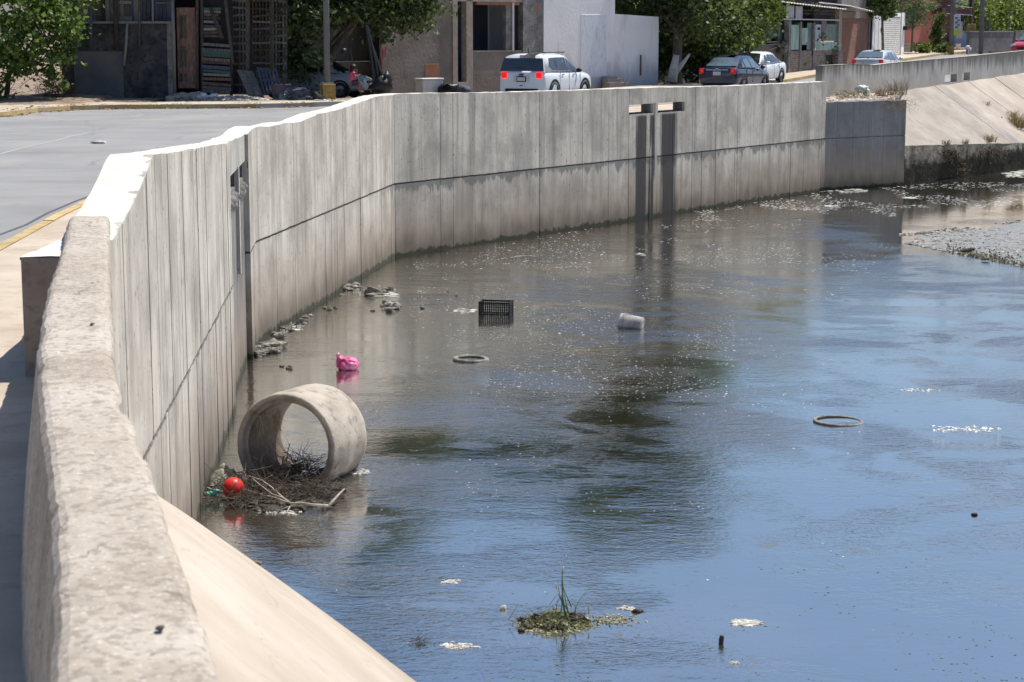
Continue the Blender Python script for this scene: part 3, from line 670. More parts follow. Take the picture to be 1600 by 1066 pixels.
# berm of soil behind it
mb = MB(); bp = [PD - nD * 0.5, PE - nD * 0.5, Vector((15.6, 76.6)), Vector((12.2, 71.6)), Vector((10.6, 69.6))]
N = 14
def berm(u, v):
    a = bp[0].lerp(bp[1], u); b = Vector((11.2, 70.6)).lerp(Vector((15.6, 77.0)), u); p = a.lerp(b, v)
    return (p.x, p.y, 3.07 + 0.10 * v + 0.07 * nz(p.x * 1.7, p.y * 1.7) * (0.2 + v))
for i in range(N):
    for j in range(N): mb.quad(berm(i / N, j / N), berm((i + 1) / N, j / N), berm((i + 1) / N, (j + 1) / N), berm(i / N, (j + 1) / N))
struct(mb.build('berm', surf('pale_rubble_soil', [(0.25, 0.19, 0.14), (0.40, 0.33, 0.26), (0.52, 0.46, 0.39)], 2.5, bump=0.9, bscale=10, bdist=0.05)))
# far parapet
fpar = world_thing('far_parapet', 'streaked grey parapet wall above the sloping bank at right', 'wall', (P2A.x, P2A.y, 3.2))
nP = Vector((P2D.y, -P2D.x)); L2 = 115.0
TB = []   # (s, zbottom, ztop)
for x, yb, yt in ((1290, 150, 102.5), (1330, 147, 100.5), (1365, 145, 102), (1400, 143, 98), (1450, 135, 93.5), (1500, 128, 89.5), (1550, 121, 84.5), (1600, 113, 79.5)):
    p = onp(x, yt, P2A, P2B); q = onp(x, yb, P2A, P2B); TB.append(((Vector((p.x, p.y)) - P2A).dot(P2D), q.z, p.z))
TB = [(0, TB[0][1], TB[0][2])] + TB + [(L2, 4.6, 5.6)]
zb2 = lambda s: interp(s, [(a, b) for a, b, c in TB]); zt2 = lambda s: interp(s, [(a, c) for a, b, c in TB])
o2 = []
for x0, x1 in ((1476, 1495), (1504, 1515)):
    o2.append(tuple((Vector((p.x, p.y)) - P2A).dot(P2D) for p in (onp(x0, 125, P2A, P2B), onp(x1, 125, P2A, P2B))))
mk = sorted([0, L2] + [q for o in o2 for q in o] + [i * 0.6 for i in range(1, 190)])
mb = MB()
for a, b in zip(mk, mk[1:]):
    if b - a < 1e-4: continue
    pa, pb = P2A + P2D * a, P2A + P2D * b; ga, gb = pa - nP * 0.28, pb - nP * 0.28
    inn = any(o[0] - 1e-4 < (a + b) / 2 < o[1] + 1e-4 for o in o2)
    lev = [(-0.5, None)] if not inn else [(-0.5, 0.02), (0.36, None)]
    for l0, l1 in lev:
        A0, B0 = zb2(a) + l0, zb2(b) + l0; A1, B1 = (zb2(a) + l1, zb2(b) + l1) if l1 is not None else (zt2(a), zt2(b))
        mb.hexa([(pa.x, pa.y, A0), (pb.x, pb.y, B0), (gb.x, gb.y, B0), (ga.x, ga.y, A0), (pa.x, pa.y, A1), (pb.x, pb.y, B1), (gb.x, gb.y, B1), (ga.x, ga.y, A1)])
wbuild(mb, 'parapet_body', M['farpar'], fpar)
mb = MB()
for a, b in zip(mk, mk[1:]):
    if b - a < 1e-4: continue
    pa, pb = P2A + P2D * a + nP * .006, P2A + P2D * b + nP * .006; ga, gb = pa - nP * 0.292, pb - nP * 0.292
    mb.quad((pa.x, pa.y, zt2(a) + 0.006), (pb.x, pb.y, zt2(b) + 0.006), (gb.x, gb.y, zt2(b) + 0.006), (ga.x, ga.y, zt2(a) + 0.006))
wbuild(mb, 'coping', M['bank'], fpar)
# sloping bank slabs and toe wall
T0 = PE.copy(); T1 = Vector((21.02, 78.96)); dT = (T1 - T0).normalized(); nT = Vector((-dT.y, dT.x))
def toe(al): return T0 + dT * al
def toez(al): return interp(al, [(0, 1.42), (11.5, 1.0), (60, 1.0)])
def banktop(al):
    base = toe(al); d = (base - P2A); # intersect perpendicular with parapet line
    den = nT.x * P2D.y - nT.y * P2D.x; t = ((P2A.x - base.x) * P2D.y - (P2A.y - base.y) * P2D.x) / den
    p = base + nT * t; s = (p - P2A).dot(P2D); return Vector((p.x, p.y, zb2(max(0, s)) - 0.02))
bank = world_thing('canal_bank', 'sloping bank of sun-bleached concrete slabs below the far parapet', 'embankment', (T0.x, T0.y, 0))
al = [0.0, 10.2, 11.25, 14.2, 17.5, 21.5, 26, 31, 37, 44, 52, 62, 74]
for i, (a, b) in enumerate(zip(al, al[1:])):
    mb = MB(); nx, ny = max(3, int((b - a) * 2)), 10; lift = U(-0.02, 0.03) if i > 1 else 0.0
    for u in range(nx + 1):
        q = a + 0.02 + (b - a - 0.04) * u / nx; p0 = toe(q); p1 = banktop(q); p0 = Vector((p0.x, p0.y, toez(q)))
        for v in range(ny + 1):
            p = p0.lerp(p1, v / ny); p.z += lift + 0.03 * nz(p.x * 0.8, p.y * 0.8) + 0.012 * nz(p.x * 4, p.y * 4); mb.v.append(tuple(p))
    for u in range(nx):
        for v in range(ny):
            k = u * (ny + 1) + v; mb.f.append((k, k + ny + 1, k + ny + 2, k + 1))
    for v in range(ny):      # slab edge
        k = v; a_, b_ = mb.v[k], mb.v[k + 1]; mb.quad(a_, b_, (b_[0], b_[1], b_[2] - .12), (a_[0], a_[1], a_[2] - .12))
    wbuild(mb, 'bank_slab', (M['bankmid'], M['bankdark'])[i] if i < 2 else M['bank'], bank)
mb = MB()
nx = 150
for u in range(nx + 1):
    q = 74 * u / nx; p = toe(q)
    for v in range(7):
        z = -0.5 + (toez(q) + 0.5 + 0.02) * v / 6; o = 0.06 * nz(q * 1.6, z * 2.2) + 0.05 * (1 if z < 0.35 else 0) * nz(q, 5)
        mb.v.append((p.x - nT.x * o - (0.0 if v < 6 else 0), p.y - nT.y * o, z))
for u in range(nx):
    for v in range(6): k = u * 7 + v; mb.f.append((k, k + 7, k + 8, k + 1))
wbuild(mb, 'toe_wall', M['toe'], bank)

# ------------------------------------------------------------------ facade tools
def line(a, b): return (Vector(a[:2]), Vector(b[:2]))
def fpos(ln, px, py, off=0.0):
    """point on a facade plane, moved off metres towards the street"""
    p = onp(px, py, ln[0], ln[1]); d = (ln[1] - ln[0]).normalized(); n = Vector((d.y, -d.x)); p.x += n.x * off; p.y += n.y * off; return p
def fbox(mb, ln, x0, x1, y0, y1, off=0.0, thk=0.2, zt=None, zb=None, sl=None):
    """box on a facade: pixel columns x0..x1, rows y0 (top)..y1 (bottom); front face off metres proud"""
    d = (ln[1] - ln[0]).normalized(); n = Vector((d.y, -d.x)); ym = (y0 + y1) / 2
    a = onp(x0, ym, *ln); b = onp(x1, ym, *ln); A = Vector((a.x, a.y)); B = Vector((b.x, b.y))
    ta = tb = zt if zt is not None else None
    if zt is None: ta = onp(x0, y0, *ln).z; tb = onp(x1, y0 if sl is None else sl, *ln).z
    ba = zb if zb is not None else onp(x0, y1, *ln).z; bb = zb if zb is not None else onp(x1, y1, *ln).z
    if sl is None: ta = tb = (ta + tb) / 2
    ba = bb = (ba + bb) / 2
    f, k = n * off, n * (off - thk); A0, B0, A1, B1 = A + f, B + f, A + k, B + k
    mb.hexa([(A0.x, A0.y, ba), (B0.x, B0.y, bb), (B1.x, B1.y, bb), (A1.x, A1.y, ba), (A0.x, A0.y, ta), (B0.x, B0.y, tb), (B1.x, B1.y, tb), (A1.x, A1.y, ta)])
    return mb
def fpart(parent, name, mat, ln, *a, bevel=0.0, **k):
    mb = MB(); fbox(mb, ln, *a, **k); return wbuild(mb, name, mat, parent, bevel=bevel)
def fstick(mb, ln, x0, y0, x1, y1, wd, off=0.0, dep=0.03):
    """a thin board between two pixels on a facade plane"""
    p, q = fpos(ln, x0, y0, off), fpos(ln, x1, y1, off); d = (ln[1] - ln[0]).normalized(); n = Vector((d.y, -d.x, 0)); t = (q - p).normalized()
    u = t.cross(n).normalized() * wd / 2; b = n * dep
    mb.hexa([p - u - b, p + u - b, q + u - b, q - u - b, p - u, p + u, q + u, q - u]); return mb
def stick(parent, name, mat, ln, *a, **k):
    mb = MB(); fstick(mb, ln, *a, **k); return wbuild(mb, name, mat, parent)

M['wood_grey'] = surf('weathered_grey_wood', [(0.06, 0.057, 0.053), (0.125, 0.115, 0.105), (0.20, 0.185, 0.17)], 5, (6, 6, 1), rnd=0.3, bump=0.5)
M['wood_pale'] = surf('sun_bleached_wood', [(0.20, 0.18, 0.155), (0.31, 0.285, 0.25)], 5, (6, 6, 1), rnd=0.15)
M['wood_dark'] = surf('dark_old_wood', [(0.035, 0.028, 0.024), (0.075, 0.06, 0.05), (0.12, 0.095, 0.075)], 5, (6, 6, 1), rnd=0.3)
M['wood_red'] = surf('reddish_door_wood', [(0.12, 0.06, 0.045), (0.20, 0.115, 0.085), (0.27, 0.19, 0.15)], 5, (6, 6, 1), rnd=0.12)
M['wood_green'] = surf('faded_green_plank', [(0.05, 0.10, 0.085), (0.09, 0.15, 0.13)], 5, (6, 6, 1), rnd=0.1)
M['wood_blue'] = surf('faded_blue_plank', [(0.055, 0.065, 0.095), (0.10, 0.11, 0.15)], 5, (6, 6, 1), rnd=0.25)
M['render_dark'] = surf('blackened_render', [(0.025, 0.026, 0.03), (0.065, 0.066, 0.07), (0.13, 0.115, 0.105)], 1.5, rough=0.92, bump=1.0, bscale=11, bdist=0.05, dirt=((0.02, 0.02, 0.022), 0.7))
M['render_smooth'] = surf('smooth_grey_cement_patch', [(0.085, 0.09, 0.10), (0.12, 0.125, 0.135), (0.16, 0.15, 0.145)], 1.2, rough=0.9)
M['shade'] = simple('dark_interior', (0.03, 0.03, 0.033), 0.9)  # near-black: shade put into the colour of interiors and backing sheets
M['taupe'] = surf('taupe_render', [(0.17, 0.145, 0.125), (0.22, 0.19, 0.165), (0.27, 0.24, 0.21)], 0.8, rough=0.92, bump=0.6, bscale=8, bdist=0.03, dirt=((0.14, 0.12, 0.11), 0.4))
M['taupe_l'] = surf('pale_concrete_column', [(0.30, 0.255, 0.21), (0.40, 0.35, 0.30)], 2.5, rough=0.92, bump=0.6, dirt=((0.2, 0.16, 0.13), 0.5))
M['orange'] = surf('exposed_orange_clay', [(0.26, 0.12, 0.07), (0.36, 0.19, 0.12)], 3, rough=0.9)
M['roughcast'] = surf('grey_roughcast', [(0.13, 0.13, 0.13), (0.22, 0.215, 0.21), (0.31, 0.305, 0.30)], 3, rough=0.95, bump=1.0, bscale=14, bdist=0.05, dirt=((0.09, 0.09, 0.09), 0.5))
M['bluegrey'] = surf('blue_grey_inner_wall', [(0.13, 0.15, 0.19), (0.19, 0.21, 0.25)], 0.9, rough=0.9)
def white_wall():
    m, nt, b = newmat('whitewashed_wall'); g = G(nt); z = g.sep()[2]
    c = g.ramp(g.noise(0.8, 5), [(0.76, 0.755, 0.76), (0.82, 0.815, 0.82), (0.86, 0.855, 0.86)])
    zz = g.m('ADD', z, g.m('MULTIPLY', g.noise(1.0, 6, g.mapv((1.4, 1.4, 0.5)), 0.65), 3.2))
    c = g.mix(g.rng(zz, 5.1, 6.3, 0.55, 0), c, (0.33, 0.33, 0.34))
    c = g.mix(g.rng(g.noise(1.0, 6, g.mapv((2.2, 2.2, 0.4), (4, 0, 0)), 0.65), 0.56, 0.70, 0, 0.35), c, (0.38, 0.38, 0.40))
    g.L(c, b.inputs['Base Color']); b.inputs['Roughness'].default_value = 0.9; g.bump(g.noise(9, 5), 0.4, 0.02, b); return m
M['white'] = white_wall()
M['white_blue'] = surf('bluish_white_patch', [(0.66, 0.69, 0.74), (0.76, 0.79, 0.84)], 1.5, (2, 2, 0.6), rough=0.85, dirt=((0.30, 0.32, 0.36), 0.35))
def brick_mat(name, c1, c2, mortar, sc_=1.0, bh=0.075):
    m, nt, b = newmat(name); g = G(nt)
    x, y, z = g.sep(); cb = nt.nodes.new('ShaderNodeCombineXYZ')
    g.L(g.m('ADD', g.m('MULTIPLY', x, 0.62), g.m('MULTIPLY', y, 0.78)), cb.inputs[0]); g.L(z, cb.inputs[1])
    n = nt.nodes.new('ShaderNodeTexBrick'); g.L(cb.outputs[0], n.inputs['Vector'])
    n.inputs['Scale'].default_value = sc_; n.inputs['Brick Width'].default_value = 0.27; n.inputs['Row Height'].default_value = bh
    n.inputs['Mortar Size'].default_value = 0.012; n.inputs['Color1'].default_value = (*c1, 1); n.inputs['Color2'].default_value = (*c2, 1); n.inputs['Mortar'].default_value = (*mortar, 1)
    c = g.mix(g.rng(g.noise(1.7, 5), 0.5, 0.7, 0, 0.5), n.outputs['Color'], tuple(q * 0.55 for q in c1))
    c = g.mix(g.rng(g.noise(7, 5), 0.56, 0.66, 0, 0.5), c, mortar)
    g.L(c, b.inputs['Base Color']); b.inputs['Roughness'].default_value = 0.92
    g.bump(g.m('SUBTRACT', g.m('MULTIPLY', g.noise(20, 4), 0.4), n.outputs['Fac']), 0.9, 0.02, b); return m
M['brick'] = brick_mat('red_brick', (0.24, 0.095, 0.06), (0.31, 0.14, 0.09), (0.20, 0.14, 0.115))
M['brick_old'] = brick_mat('crumbling_brown_brick', (0.15, 0.09, 0.075), (0.26, 0.19, 0.165), (0.33, 0.30, 0.28), bh=0.10)
M['brick_white'] = brick_mat('whitewashed_brick', (0.62, 0.60, 0.58), (0.70, 0.69, 0.67), (0.20, 0.165, 0.15), bh=0.12)
M['pink'] = surf('salmon_pink_render', [(0.33, 0.11, 0.09), (0.42, 0.145, 0.115), (0.46, 0.18, 0.14)], 0.7, rough=0.9)
M['grey_block'] = surf('grey_block_wall', [(0.13, 0.115, 0.115), (0.18, 0.165, 0.16), (0.23, 0.21, 0.20)], 1.5, rough=0.95, dirt=((0.10, 0.09, 0.09), 0.4))
M['glass_green'] = surf('milky_green_sheeting', [(0.12, 0.22, 0.19), (0.26, 0.38, 0.34), (0.40, 0.50, 0.46)], 1.5, (2, 2, 0.7), rough=0.4)
M['teal'] = surf('dark_teal_sheeting', [(0.02, 0.06, 0.06), (0.06, 0.13, 0.125), (0.12, 0.21, 0.20)], 2, (2.5, 2.5, 0.6), rough=0.35)
M['sheet_white'] = surf('old_corrugated_sheet', [(0.50, 0.48, 0.45), (0.64, 0.62, 0.60)], 2, rough=0.6, dirt=((0.33, 0.25, 0.18), 0.4))
M['banner'] = surf('pale_lilac_banner', [(0.38, 0.37, 0.45), (0.52, 0.51, 0.58)], 3, rough=0.7)
M['metal'] = simple('dull_grey_metal', (0.22, 0.24, 0.26), 0.5, metallic=0.4)
M['pole'] = surf('grey_concrete_pole', [(0.11, 0.115, 0.12), (0.17, 0.17, 0.175)], 5, (1, 1, 0.4), rough=0.85)
M['ochre'] = surf('ochre_painted_base', [(0.22, 0.145, 0.04), (0.33, 0.23, 0.07)], 4, rough=0.85, dirt=((0.12, 0.09, 0.05), 0.6))
M['black'] = simple('black_plastic', (0.012, 0.012, 0.013), 0.45)
M['rubber'] = simple('tyre_rubber', (0.018, 0.018, 0.018), 0.8)
M['cloth_white'] = simple('white_plastic_sack', (0.62, 0.62, 0.62), 0.7, bump=0.8)
YL = 67.0
# ------------------------------------------------------------------ left: dark plastered wall with boarded shack behind
LA = line((-40, 67.2), (10, 67.2))
dw = world_thing('plastered_wall', 'low blackened cement wall with posts leaning on it, behind the yellow kerb', 'wall', fpos(LA, 190, 157))
fpart(dw, 'wall_body', M['render_dark'], LA, 96, 270, 37, 160, off=0, thk=0.25)
fpart(dw, 'cement_patch', M['render_smooth'], LA, 116, 193, 80, 158, off=0.025, thk=0.03, bevel=0.02)
fpart(dw, 'capping', M['wood_pale'], LA, 122, 268, 33.5, 36.9, off=0.06, thk=0.3)
fpart(dw, 'pier', M['roughcast'], LA, 262, 270, 34, 158, off=0.03, thk=0.31)
shack = world_thing('board_shack', 'grey and blue boarded shack wall showing above the plastered wall', 'building', fpos(LA, 190, 157, -0.6))
x = 96
k = 0
while x < 269:
    wdt = rs.choice([5, 6, 7, 9])
    mt = M['wood_blue'] if (x > 195 and rs.random() < 0.75) else rs.choice([M['wood_pale'], M['wood_grey'], M['wood_dark'], M['wood_pale']])
    fpart(shack, 'wall_board', mt, LA, x, min(269, x + wdt - 0.6), -45 + rs.uniform(-5, 5), 40, off=-0.45 + rs.uniform(-0.02, 0.02), thk=0.03); x += wdt; k += 1
fpart(shack, 'crossrail', M['wood_pale'], LA, 183, 202, 1, 6, off=-0.38, thk=0.05); fpart(shack, 'crossrail', M['wood_pale'], LA, 183, 203, 26, 33, off=-0.38, thk=0.05)
fpart(shack, 'crossrail', M['wood_grey'], LA, 240, 268, 3, 6, off=-0.38, thk=0.05)
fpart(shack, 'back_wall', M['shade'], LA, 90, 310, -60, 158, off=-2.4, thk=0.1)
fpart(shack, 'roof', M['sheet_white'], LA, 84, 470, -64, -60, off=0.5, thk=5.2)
fpart(shack, 'door_leaf', M['wood_red'], LA, 277, 306, 12, 138, off=-0.02, thk=0.06)
for (a, b, c, d) in ((281, 285, 24, 60), (287, 291, 24, 60), (297, 302, 20, 60), (281, 285, 72, 105), (287, 291, 72, 105), (297, 302, 72, 105), (281, 285, 115, 127), (288, 292, 115, 127), (297, 302, 113, 127)):
    fpart(shack, 'door_panel', M['wood_dark'] if a < 295 else M['wood_red'], LA, a, b, c, d, off=0.005, thk=0.03)
for (a, c, d, wd) in ((308, -45, 140, 0.10), (315, -45, 145, 0.08), (388, -45, 108, 0.09), (423, -45, 118, 0.09), (272, -45, 0, 0.1), (362, 60, 150, 0.09)):
    stick(shack, 'post', M['wood_dark'] if a > 300 else M['wood_grey'], LA, a, c, a + rs.uniform(-1, 2), d, wd, off=0.02, dep=0.09)
# horizontal boards and pallets nailed up as the shack front
for i, y in enumerate((14, 18, 23, 28, 34, 41, 46, 51, 56)):
    stick(shack, 'slat', [M['wood_green'], M['wood_pale'], M['wood_grey'], M['wood_dark'], M['wood_pale'], M['wood_blue'], M['wood_pale'], M['wood_grey'], M['wood_dark']][i], LA, 318, y, 343 + rs.uniform(-4, 3), y + rs.uniform(-1, 1.5), 0.085, off=-0.02, dep=0.02)
for i, (y, mt) in enumerate(((70, 'wood_grey'), (78, 'wood_grey'), (82, 'wood_green'), (87, 'wood_green'), (93, 'wood_red'), (98, 'wood_grey'), (105, 'wood_blue'), (111, 'wood_green'), (117, 'wood_pale'), (124, 'wood_red'), (131, 'wood_red'), (137, 'wood_grey'), (143, 'wood_grey'))):
    stick(shack, 'slat', M[mt], LA, 316 + rs.uniform(-1, 2), y - 1, 361 + rs.uniform(-2, 1), y + rs.uniform(0, 3.0), rs.choice([0.09, 0.12, 0.10]), off=0.05 + rs.uniform(0, 0.03), dep=0.025)
stick(shack, 'brace', M['wood_dark'], LA, 329, 12, 348, 60, 0.13, off=0.08); stick(shack, 'brace', M['wood_dark'], LA, 352, -5, 364, 100, 0.10, off=0.06)
fpart(shack, 'front_panel', M['shade'], LA, 310, 362, -45, 146, off=-0.25, thk=0.05)
# lattice of thin slats
lat = world_thing('pallet_fence', 'tall dark fence of nailed pallet slats between the shack and the tree', 'fence', fpos(LA, 400, 152, -0.5))
for i, y in enumerate(range(-20, 140, 11)):
    for x0, x1 in ((358, 386), (392, 420), (426, 446)):
        stick(lat, 'rail', rs.choice([M['wood_grey'], M['wood_dark'], M['wood_grey']]), LA, x0, y + rs.uniform(-2, 2), x1, y + rs.uniform(-2, 2), 0.07, off=-0.5 + rs.uniform(0, 0.03), dep=0.02)
for x in np.arange(360, 446, 5.3):
    stick(lat, 'picket', rs.choice([M['wood_grey'], M['wood_dark'], M['wood_dark']]), LA, x, -25, x + rs.uniform(-1.5, 1.5), 148, 0.06, off=-0.55, dep=0.02)
fpart(lat, 'backing', M['shade'], LA, 356, 600, -60, 40, off=-3.6, thk=0.1)
# posts leaning on the wall, each a thing
for (x0, y0, x1, y1, wd, mt, lab) in ((140, -30, 144, 76, 0.13, 'wood_blue', 'dark bluish post over the left part of the plastered wall'),
                                      (179, -30, 184, 78, 0.15, 'wood_dark', 'thick dark post nailed over the middle of the plastered wall'),
                                      (200, 37, 195, 103, 0.09, 'wood_pale', 'short pale plank leaning on the plastered wall'),
                                      (218, -30, 219, 74, 0.07, 'wood_grey', 'slim grey post between the pale plank and the blue boards'),
                                      (238, -30, 240, 36, 0.06, 'wood_pale', 'thin pale batten in front of the blue boards'),
                                      (269, -30, 276, 148, 0.11, 'wood_pale', 'tall bleached round post leaning beside the red wooden door'),
                                      (118, -30, 121, 22, 0.12, 'wood_blue', 'dark post rising behind the leafy bush')):
    o = MB(); p, q = fpos(LA, x0, y0, 0.16), fpos(LA, x1, y1, 0.16 if y1 < 140 else 0.35)
    o.tube([p, p.lerp(q, 0.5) + Vector((0.02, 0, 0)), q], [wd * 0.5, wd * 0.55, wd * 0.55], 7)
    tag(o.build('leaning_post', M[mt], smooth=True), lab, 'post')
# leaning pallets, bucket and gravel heap
def pallet(name, label, px0, px1, pyt, pyb, mt, lean, n=7, yo=0.7):
    t = world_thing(name, label, 'pallet', fpos(LA, px0, pyb, yo))
    for i in range(n):
        f = i / (n - 1); xt = px0 + (px1 - px0) * f; mb = MB(); p = fpos(LA, xt, pyt + 1.5 * f, yo - 0.5); q = fpos(LA, xt + lean, pyb, yo)
        u = Vector((0.035, 0, 0)); b = Vector((0, 0.02, 0)); mb.hexa([q - u, q + u, q + u + b, q - u + b, p - u, p + u, p + u + b, p - u + b]); wbuild(mb, 'slat', M[mt], t)
    for k in (0.08, 0.5, 0.92):
        a = fpos(LA, px0, pyt, yo - 0.5).lerp(fpos(LA, px0 + lean, pyb, yo), k); b = fpos(LA, px1, pyt + 1.5, yo - 0.5).lerp(fpos(LA, px1 + lean, pyb, yo), k)
        mb = MB(); u = Vector((0, 0.0, 0.04)); w_ = Vector((0, 0.06, 0)); mb.hexa([a - u, b - u, b - u + w_, a - u + w_, a + u, b + u, b + u + w_, a + u + w_]); wbuild(mb, 'bearer', M[mt], t)
pallet('leaning_pallet', 'grey wooden pallet leaning at a slant beside the slatted fence', 373, 394, 109, 152, 'wood_grey', 22)
pallet('leaning_pallet', 'shorter blue-grey pallet leaning to the right of the first, by the bucket', 402, 430, 105, 146, 'wood_blue', 14, 6, 0.45)
def bucket(name, label, c, r, h, mat, tilt=(0, 0), wire=True, lip=0.008):
    t = empty(name, label, 'bucket', c); t.rotation_euler = (tilt[0], tilt[1], U(0, 6))
    mb = MB(); mb.lathe([(0.0, 0.0), (r * 0.82, 0.0), (r, h), (r + lip, h), (r + lip, h - 0.03), (r - 0.004, h - 0.035)], 24); mb.build('shell', mat, t, smooth=True)
    mb = MB(); mb.lathe([(0.0, 0.01), (r * 0.78, 0.01), (r - 0.01, h)], 24); mb.build('inside', M['shade'], t, smooth=True)
    if wire:
        m2 = MB(); m2.tube([Vector((math.cos(a) * (r + 0.01), 0, h - 0.03 + math.sin(a) * -0.10)) for a in np.linspace(0, math.pi, 10)], 0.005, 5); m2.build('handle', M['metal'], t)
    return t
p = fpos(LA, 446, 158, 1.2); bucket('bucket', 'dull violet-grey bucket beside the leaning pallets', (p.x, p.y, 3.13), 0.33, 0.62, simple('violet_plastic', (0.08, 0.075, 0.13), 0.5))
def heap(name, label, c, r, mat, n=260, size=0.06, seed=1, kind='stuff', cat=None, flat=0.25):
    rr = random.Random(seed); mb = MB()
    mb.blob((c[0], c[1], c[2] - r[2] * 0.35), (r[0] * 0.95, r[1] * 0.95, r[2]), 20, 10, 0.15, seed=seed)
    for i in range(n):
        a = rr.uniform(0, 6.28); q = math.sqrt(rr.random()); s = size * rr.uniform(0.4, 1.5)
        zz = r[2] * 0.62 * (1 - q * q)
        mb.blob((c[0] + math.cos(a) * q * r[0], c[1] + math.sin(a) * q * r[1], c[2] + zz), (s, s * rr.uniform(0.6, 1.2), s * 0.7), 6, 4, 0.35, seed=i * 0.77)
    o = mb.build(name, mat); tag(o, label, cat, kind=kind); return o
M['gravel'] = surf('grey_gravel', [(0.17, 0.155, 0.14), (0.29, 0.27, 0.25), (0.42, 0.40, 0.37)], 9, rough=0.95, bump=0.8, isl=0.35)
p = fpos(LA, 372, 158, 1.6); heap('gravel_heap', 'low heap of grey gravel on the kerb before the pallets', (p.x, p.y, 3.16), (1.5, 0.7, 0.28), M['gravel'], 420, 0.05, 4)
p = fpos(LA, 300, 157, 0.7); heap('rubble_heap', 'broken cement rubble at the foot of the bleached post', (p.x, p.y, 3.14), (0.75, 0.5, 0.38), M['kerb'], 60, 0.13, 8)
p = fpos(LA, 333, 158, 1.3)
mb = MB()
for i in range(5): mb.blob((p.x + (i - 2) * 0.11, p.y + 0.03 * (-1) ** i, 3.30 + 0.05 * math.sin(i * 2)), (0.14, 0.14, 0.10), 10, 7, 0.3, seed=i)
tag(mb.build('plastic_sack', M['cloth_white'], smooth=True), 'crumpled white sack lying on the rubble by the kerb', 'sack')
p = fpos(LA, 316, 151, 0.8); mb = MB()
mb.box((p.x - 0.25, p.y, 3.42), (1.15, 0.35, 0.05), tilt=Matrix.Translation((p.x - 0.25, p.y, 3.42)) @ Matrix.Rotation(0.42, 4, 'Y') @ Matrix.Rotation(0.1, 4, 'X'))
tag(mb.build('cement_slab', M['kerb'], bevel=0.015), 'broken flat cement slab tipped on the rubble', 'slab')
# dirt along the wall foot and dry leaves by the kerb
mb = MB(); N = 60
for i in range(N):
    x0, x1 = -24 + i * 0.2, -24 + (i + 1) * 0.2
    def dz(x, v): return 3.2 + (0.22 if x < -13.8 else 0.05) * v * (0.6 + 0.8 * abs(nz(x * 0.9, v * 2))) + 0.03 * nz(x * 4, v * 5)
    for v in range(6):
        def P_(x, v_): y_ = interp(x, [(-24, 59), (-18, 60.0), (-14.5, 61.0), (-12, 63.4)]); return (x, y_ + (67.1 - y_) * v_ / 6, dz(x, v_ / 6))
        mb.quad(P_(x0, v), P_(x1, v), P_(x1, v + 1), P_(x0, v + 1))
struct(mb.build('dirt_bank', M['dirt']))
lm = leaf_mat('dry_leaf_litter', (0.10, 0.055, 0.03), (0.20, 0.12, 0.07), (0.34, 0.24, 0.15), 0.1, 0.8)
rr = random.Random(5); mb = MB()
def flake(mb, c, s, rr, flat=0.35):
    a = rr.uniform(0, 6.28); d = Vector((math.cos(a), math.sin(a), rr.uniform(-flat, flat))) * s; e = Vector((-math.sin(a), math.cos(a), rr.uniform(-flat, flat))) * s * 0.45
    c = Vector(c); mb.add([c - d, c - e + Vector((0, 0, s * 0.15)), c + d, c + e], [(0, 1, 2, 3)])
for i in range(900):
    k = rr.choice(range(3, 8)); t = rr.random(); a, b = Vector(KERB[k]), Vector(KERB[k + 1]); q = a.lerp(b, t); d = (b - a).normalized(); n = Vector((-d.y, d.x))
    side = -abs(rr.gauss(0, 0.18)) - 0.01 if rr.random() < 0.62 else 0.2 + abs(rr.gauss(0, 0.5)); q = q + n * side
    if nz(q.x * 1.1, q.y * 1.1) < -0.12: continue
    flake(mb, (q.x, q.y, 3.118 if side < 0 else 3.235), rr.uniform(0.03, 0.09), rr)
o = mb.build('leaf_litter', lm); tag(o, 'dry brown leaves gathered along the far kerb', kind='stuff')
p = at(153, 224.5, 3.1); mb = MB(); mb.blob((p.x, p.y, 3.13), (0.13, 0.10, 0.03), 8, 5, 0.4); mb.blob((p.x + 0.13, p.y, 3.12), (0.06, 0.08, 0.03), 8, 5, 0.4)
tag(mb.build('paper_scrap', M['cloth_white'], smooth=True), 'small pale paper scrap on the open asphalt', 'litter')

# ------------------------------------------------------------------ foliage
def leaves_np(centers, size, rr, droop=0.0, aspect=2.2, dirs=None):
    n = len(centers); g = np.random.default_rng(rr)
    d = g.normal(size=(n, 3)); d[:, 2] = d[:, 2] * 0.6 - droop; d /= np.linalg.norm(d, axis=1)[:, None]
    q = g.normal(size=(n, 3)); e = np.cross(d, q); e /= np.linalg.norm(e, axis=1)[:, None]; nn = np.cross(d, e)
    s = size * g.uniform(0.6, 1.35, n)[:, None]
    v = np.empty((n, 4, 3)); v[:, 0] = centers - d * s * 0.5; v[:, 2] = centers + d * s * 0.5
    v[:, 1] = centers - e * s / aspect / 1.2 + nn * s * 0.08; v[:, 3] = centers + e * s / aspect / 1.2 + nn * s * 0.08
    return v.reshape(-1, 3)
def quad_mesh(name, v, mat, parent=None):
    n = len(v) // 4; me = bpy.data.meshes.new(name); me.vertices.add(len(v)); me.vertices.foreach_set('co', v.astype(np.float32).ravel())
    me.loops.add(4 * n); me.loops.foreach_set('vertex_index', np.arange(4 * n, dtype=np.int32))
    me.polygons.add(n); me.polygons.foreach_set('loop_start', np.arange(0, 4 * n, 4, dtype=np.int32)); me.polygons.foreach_set('loop_total', np.full(n, 4, dtype=np.int32))
    me.update(calc_edges=True); me.materials.append(mat)
    o = bpy.data.objects.new(name, me); C.objects.link(o)
    if parent is not None: o.parent = parent; o.matrix_parent_inverse = Matrix.Translation(-Vector(parent.location))
    return o
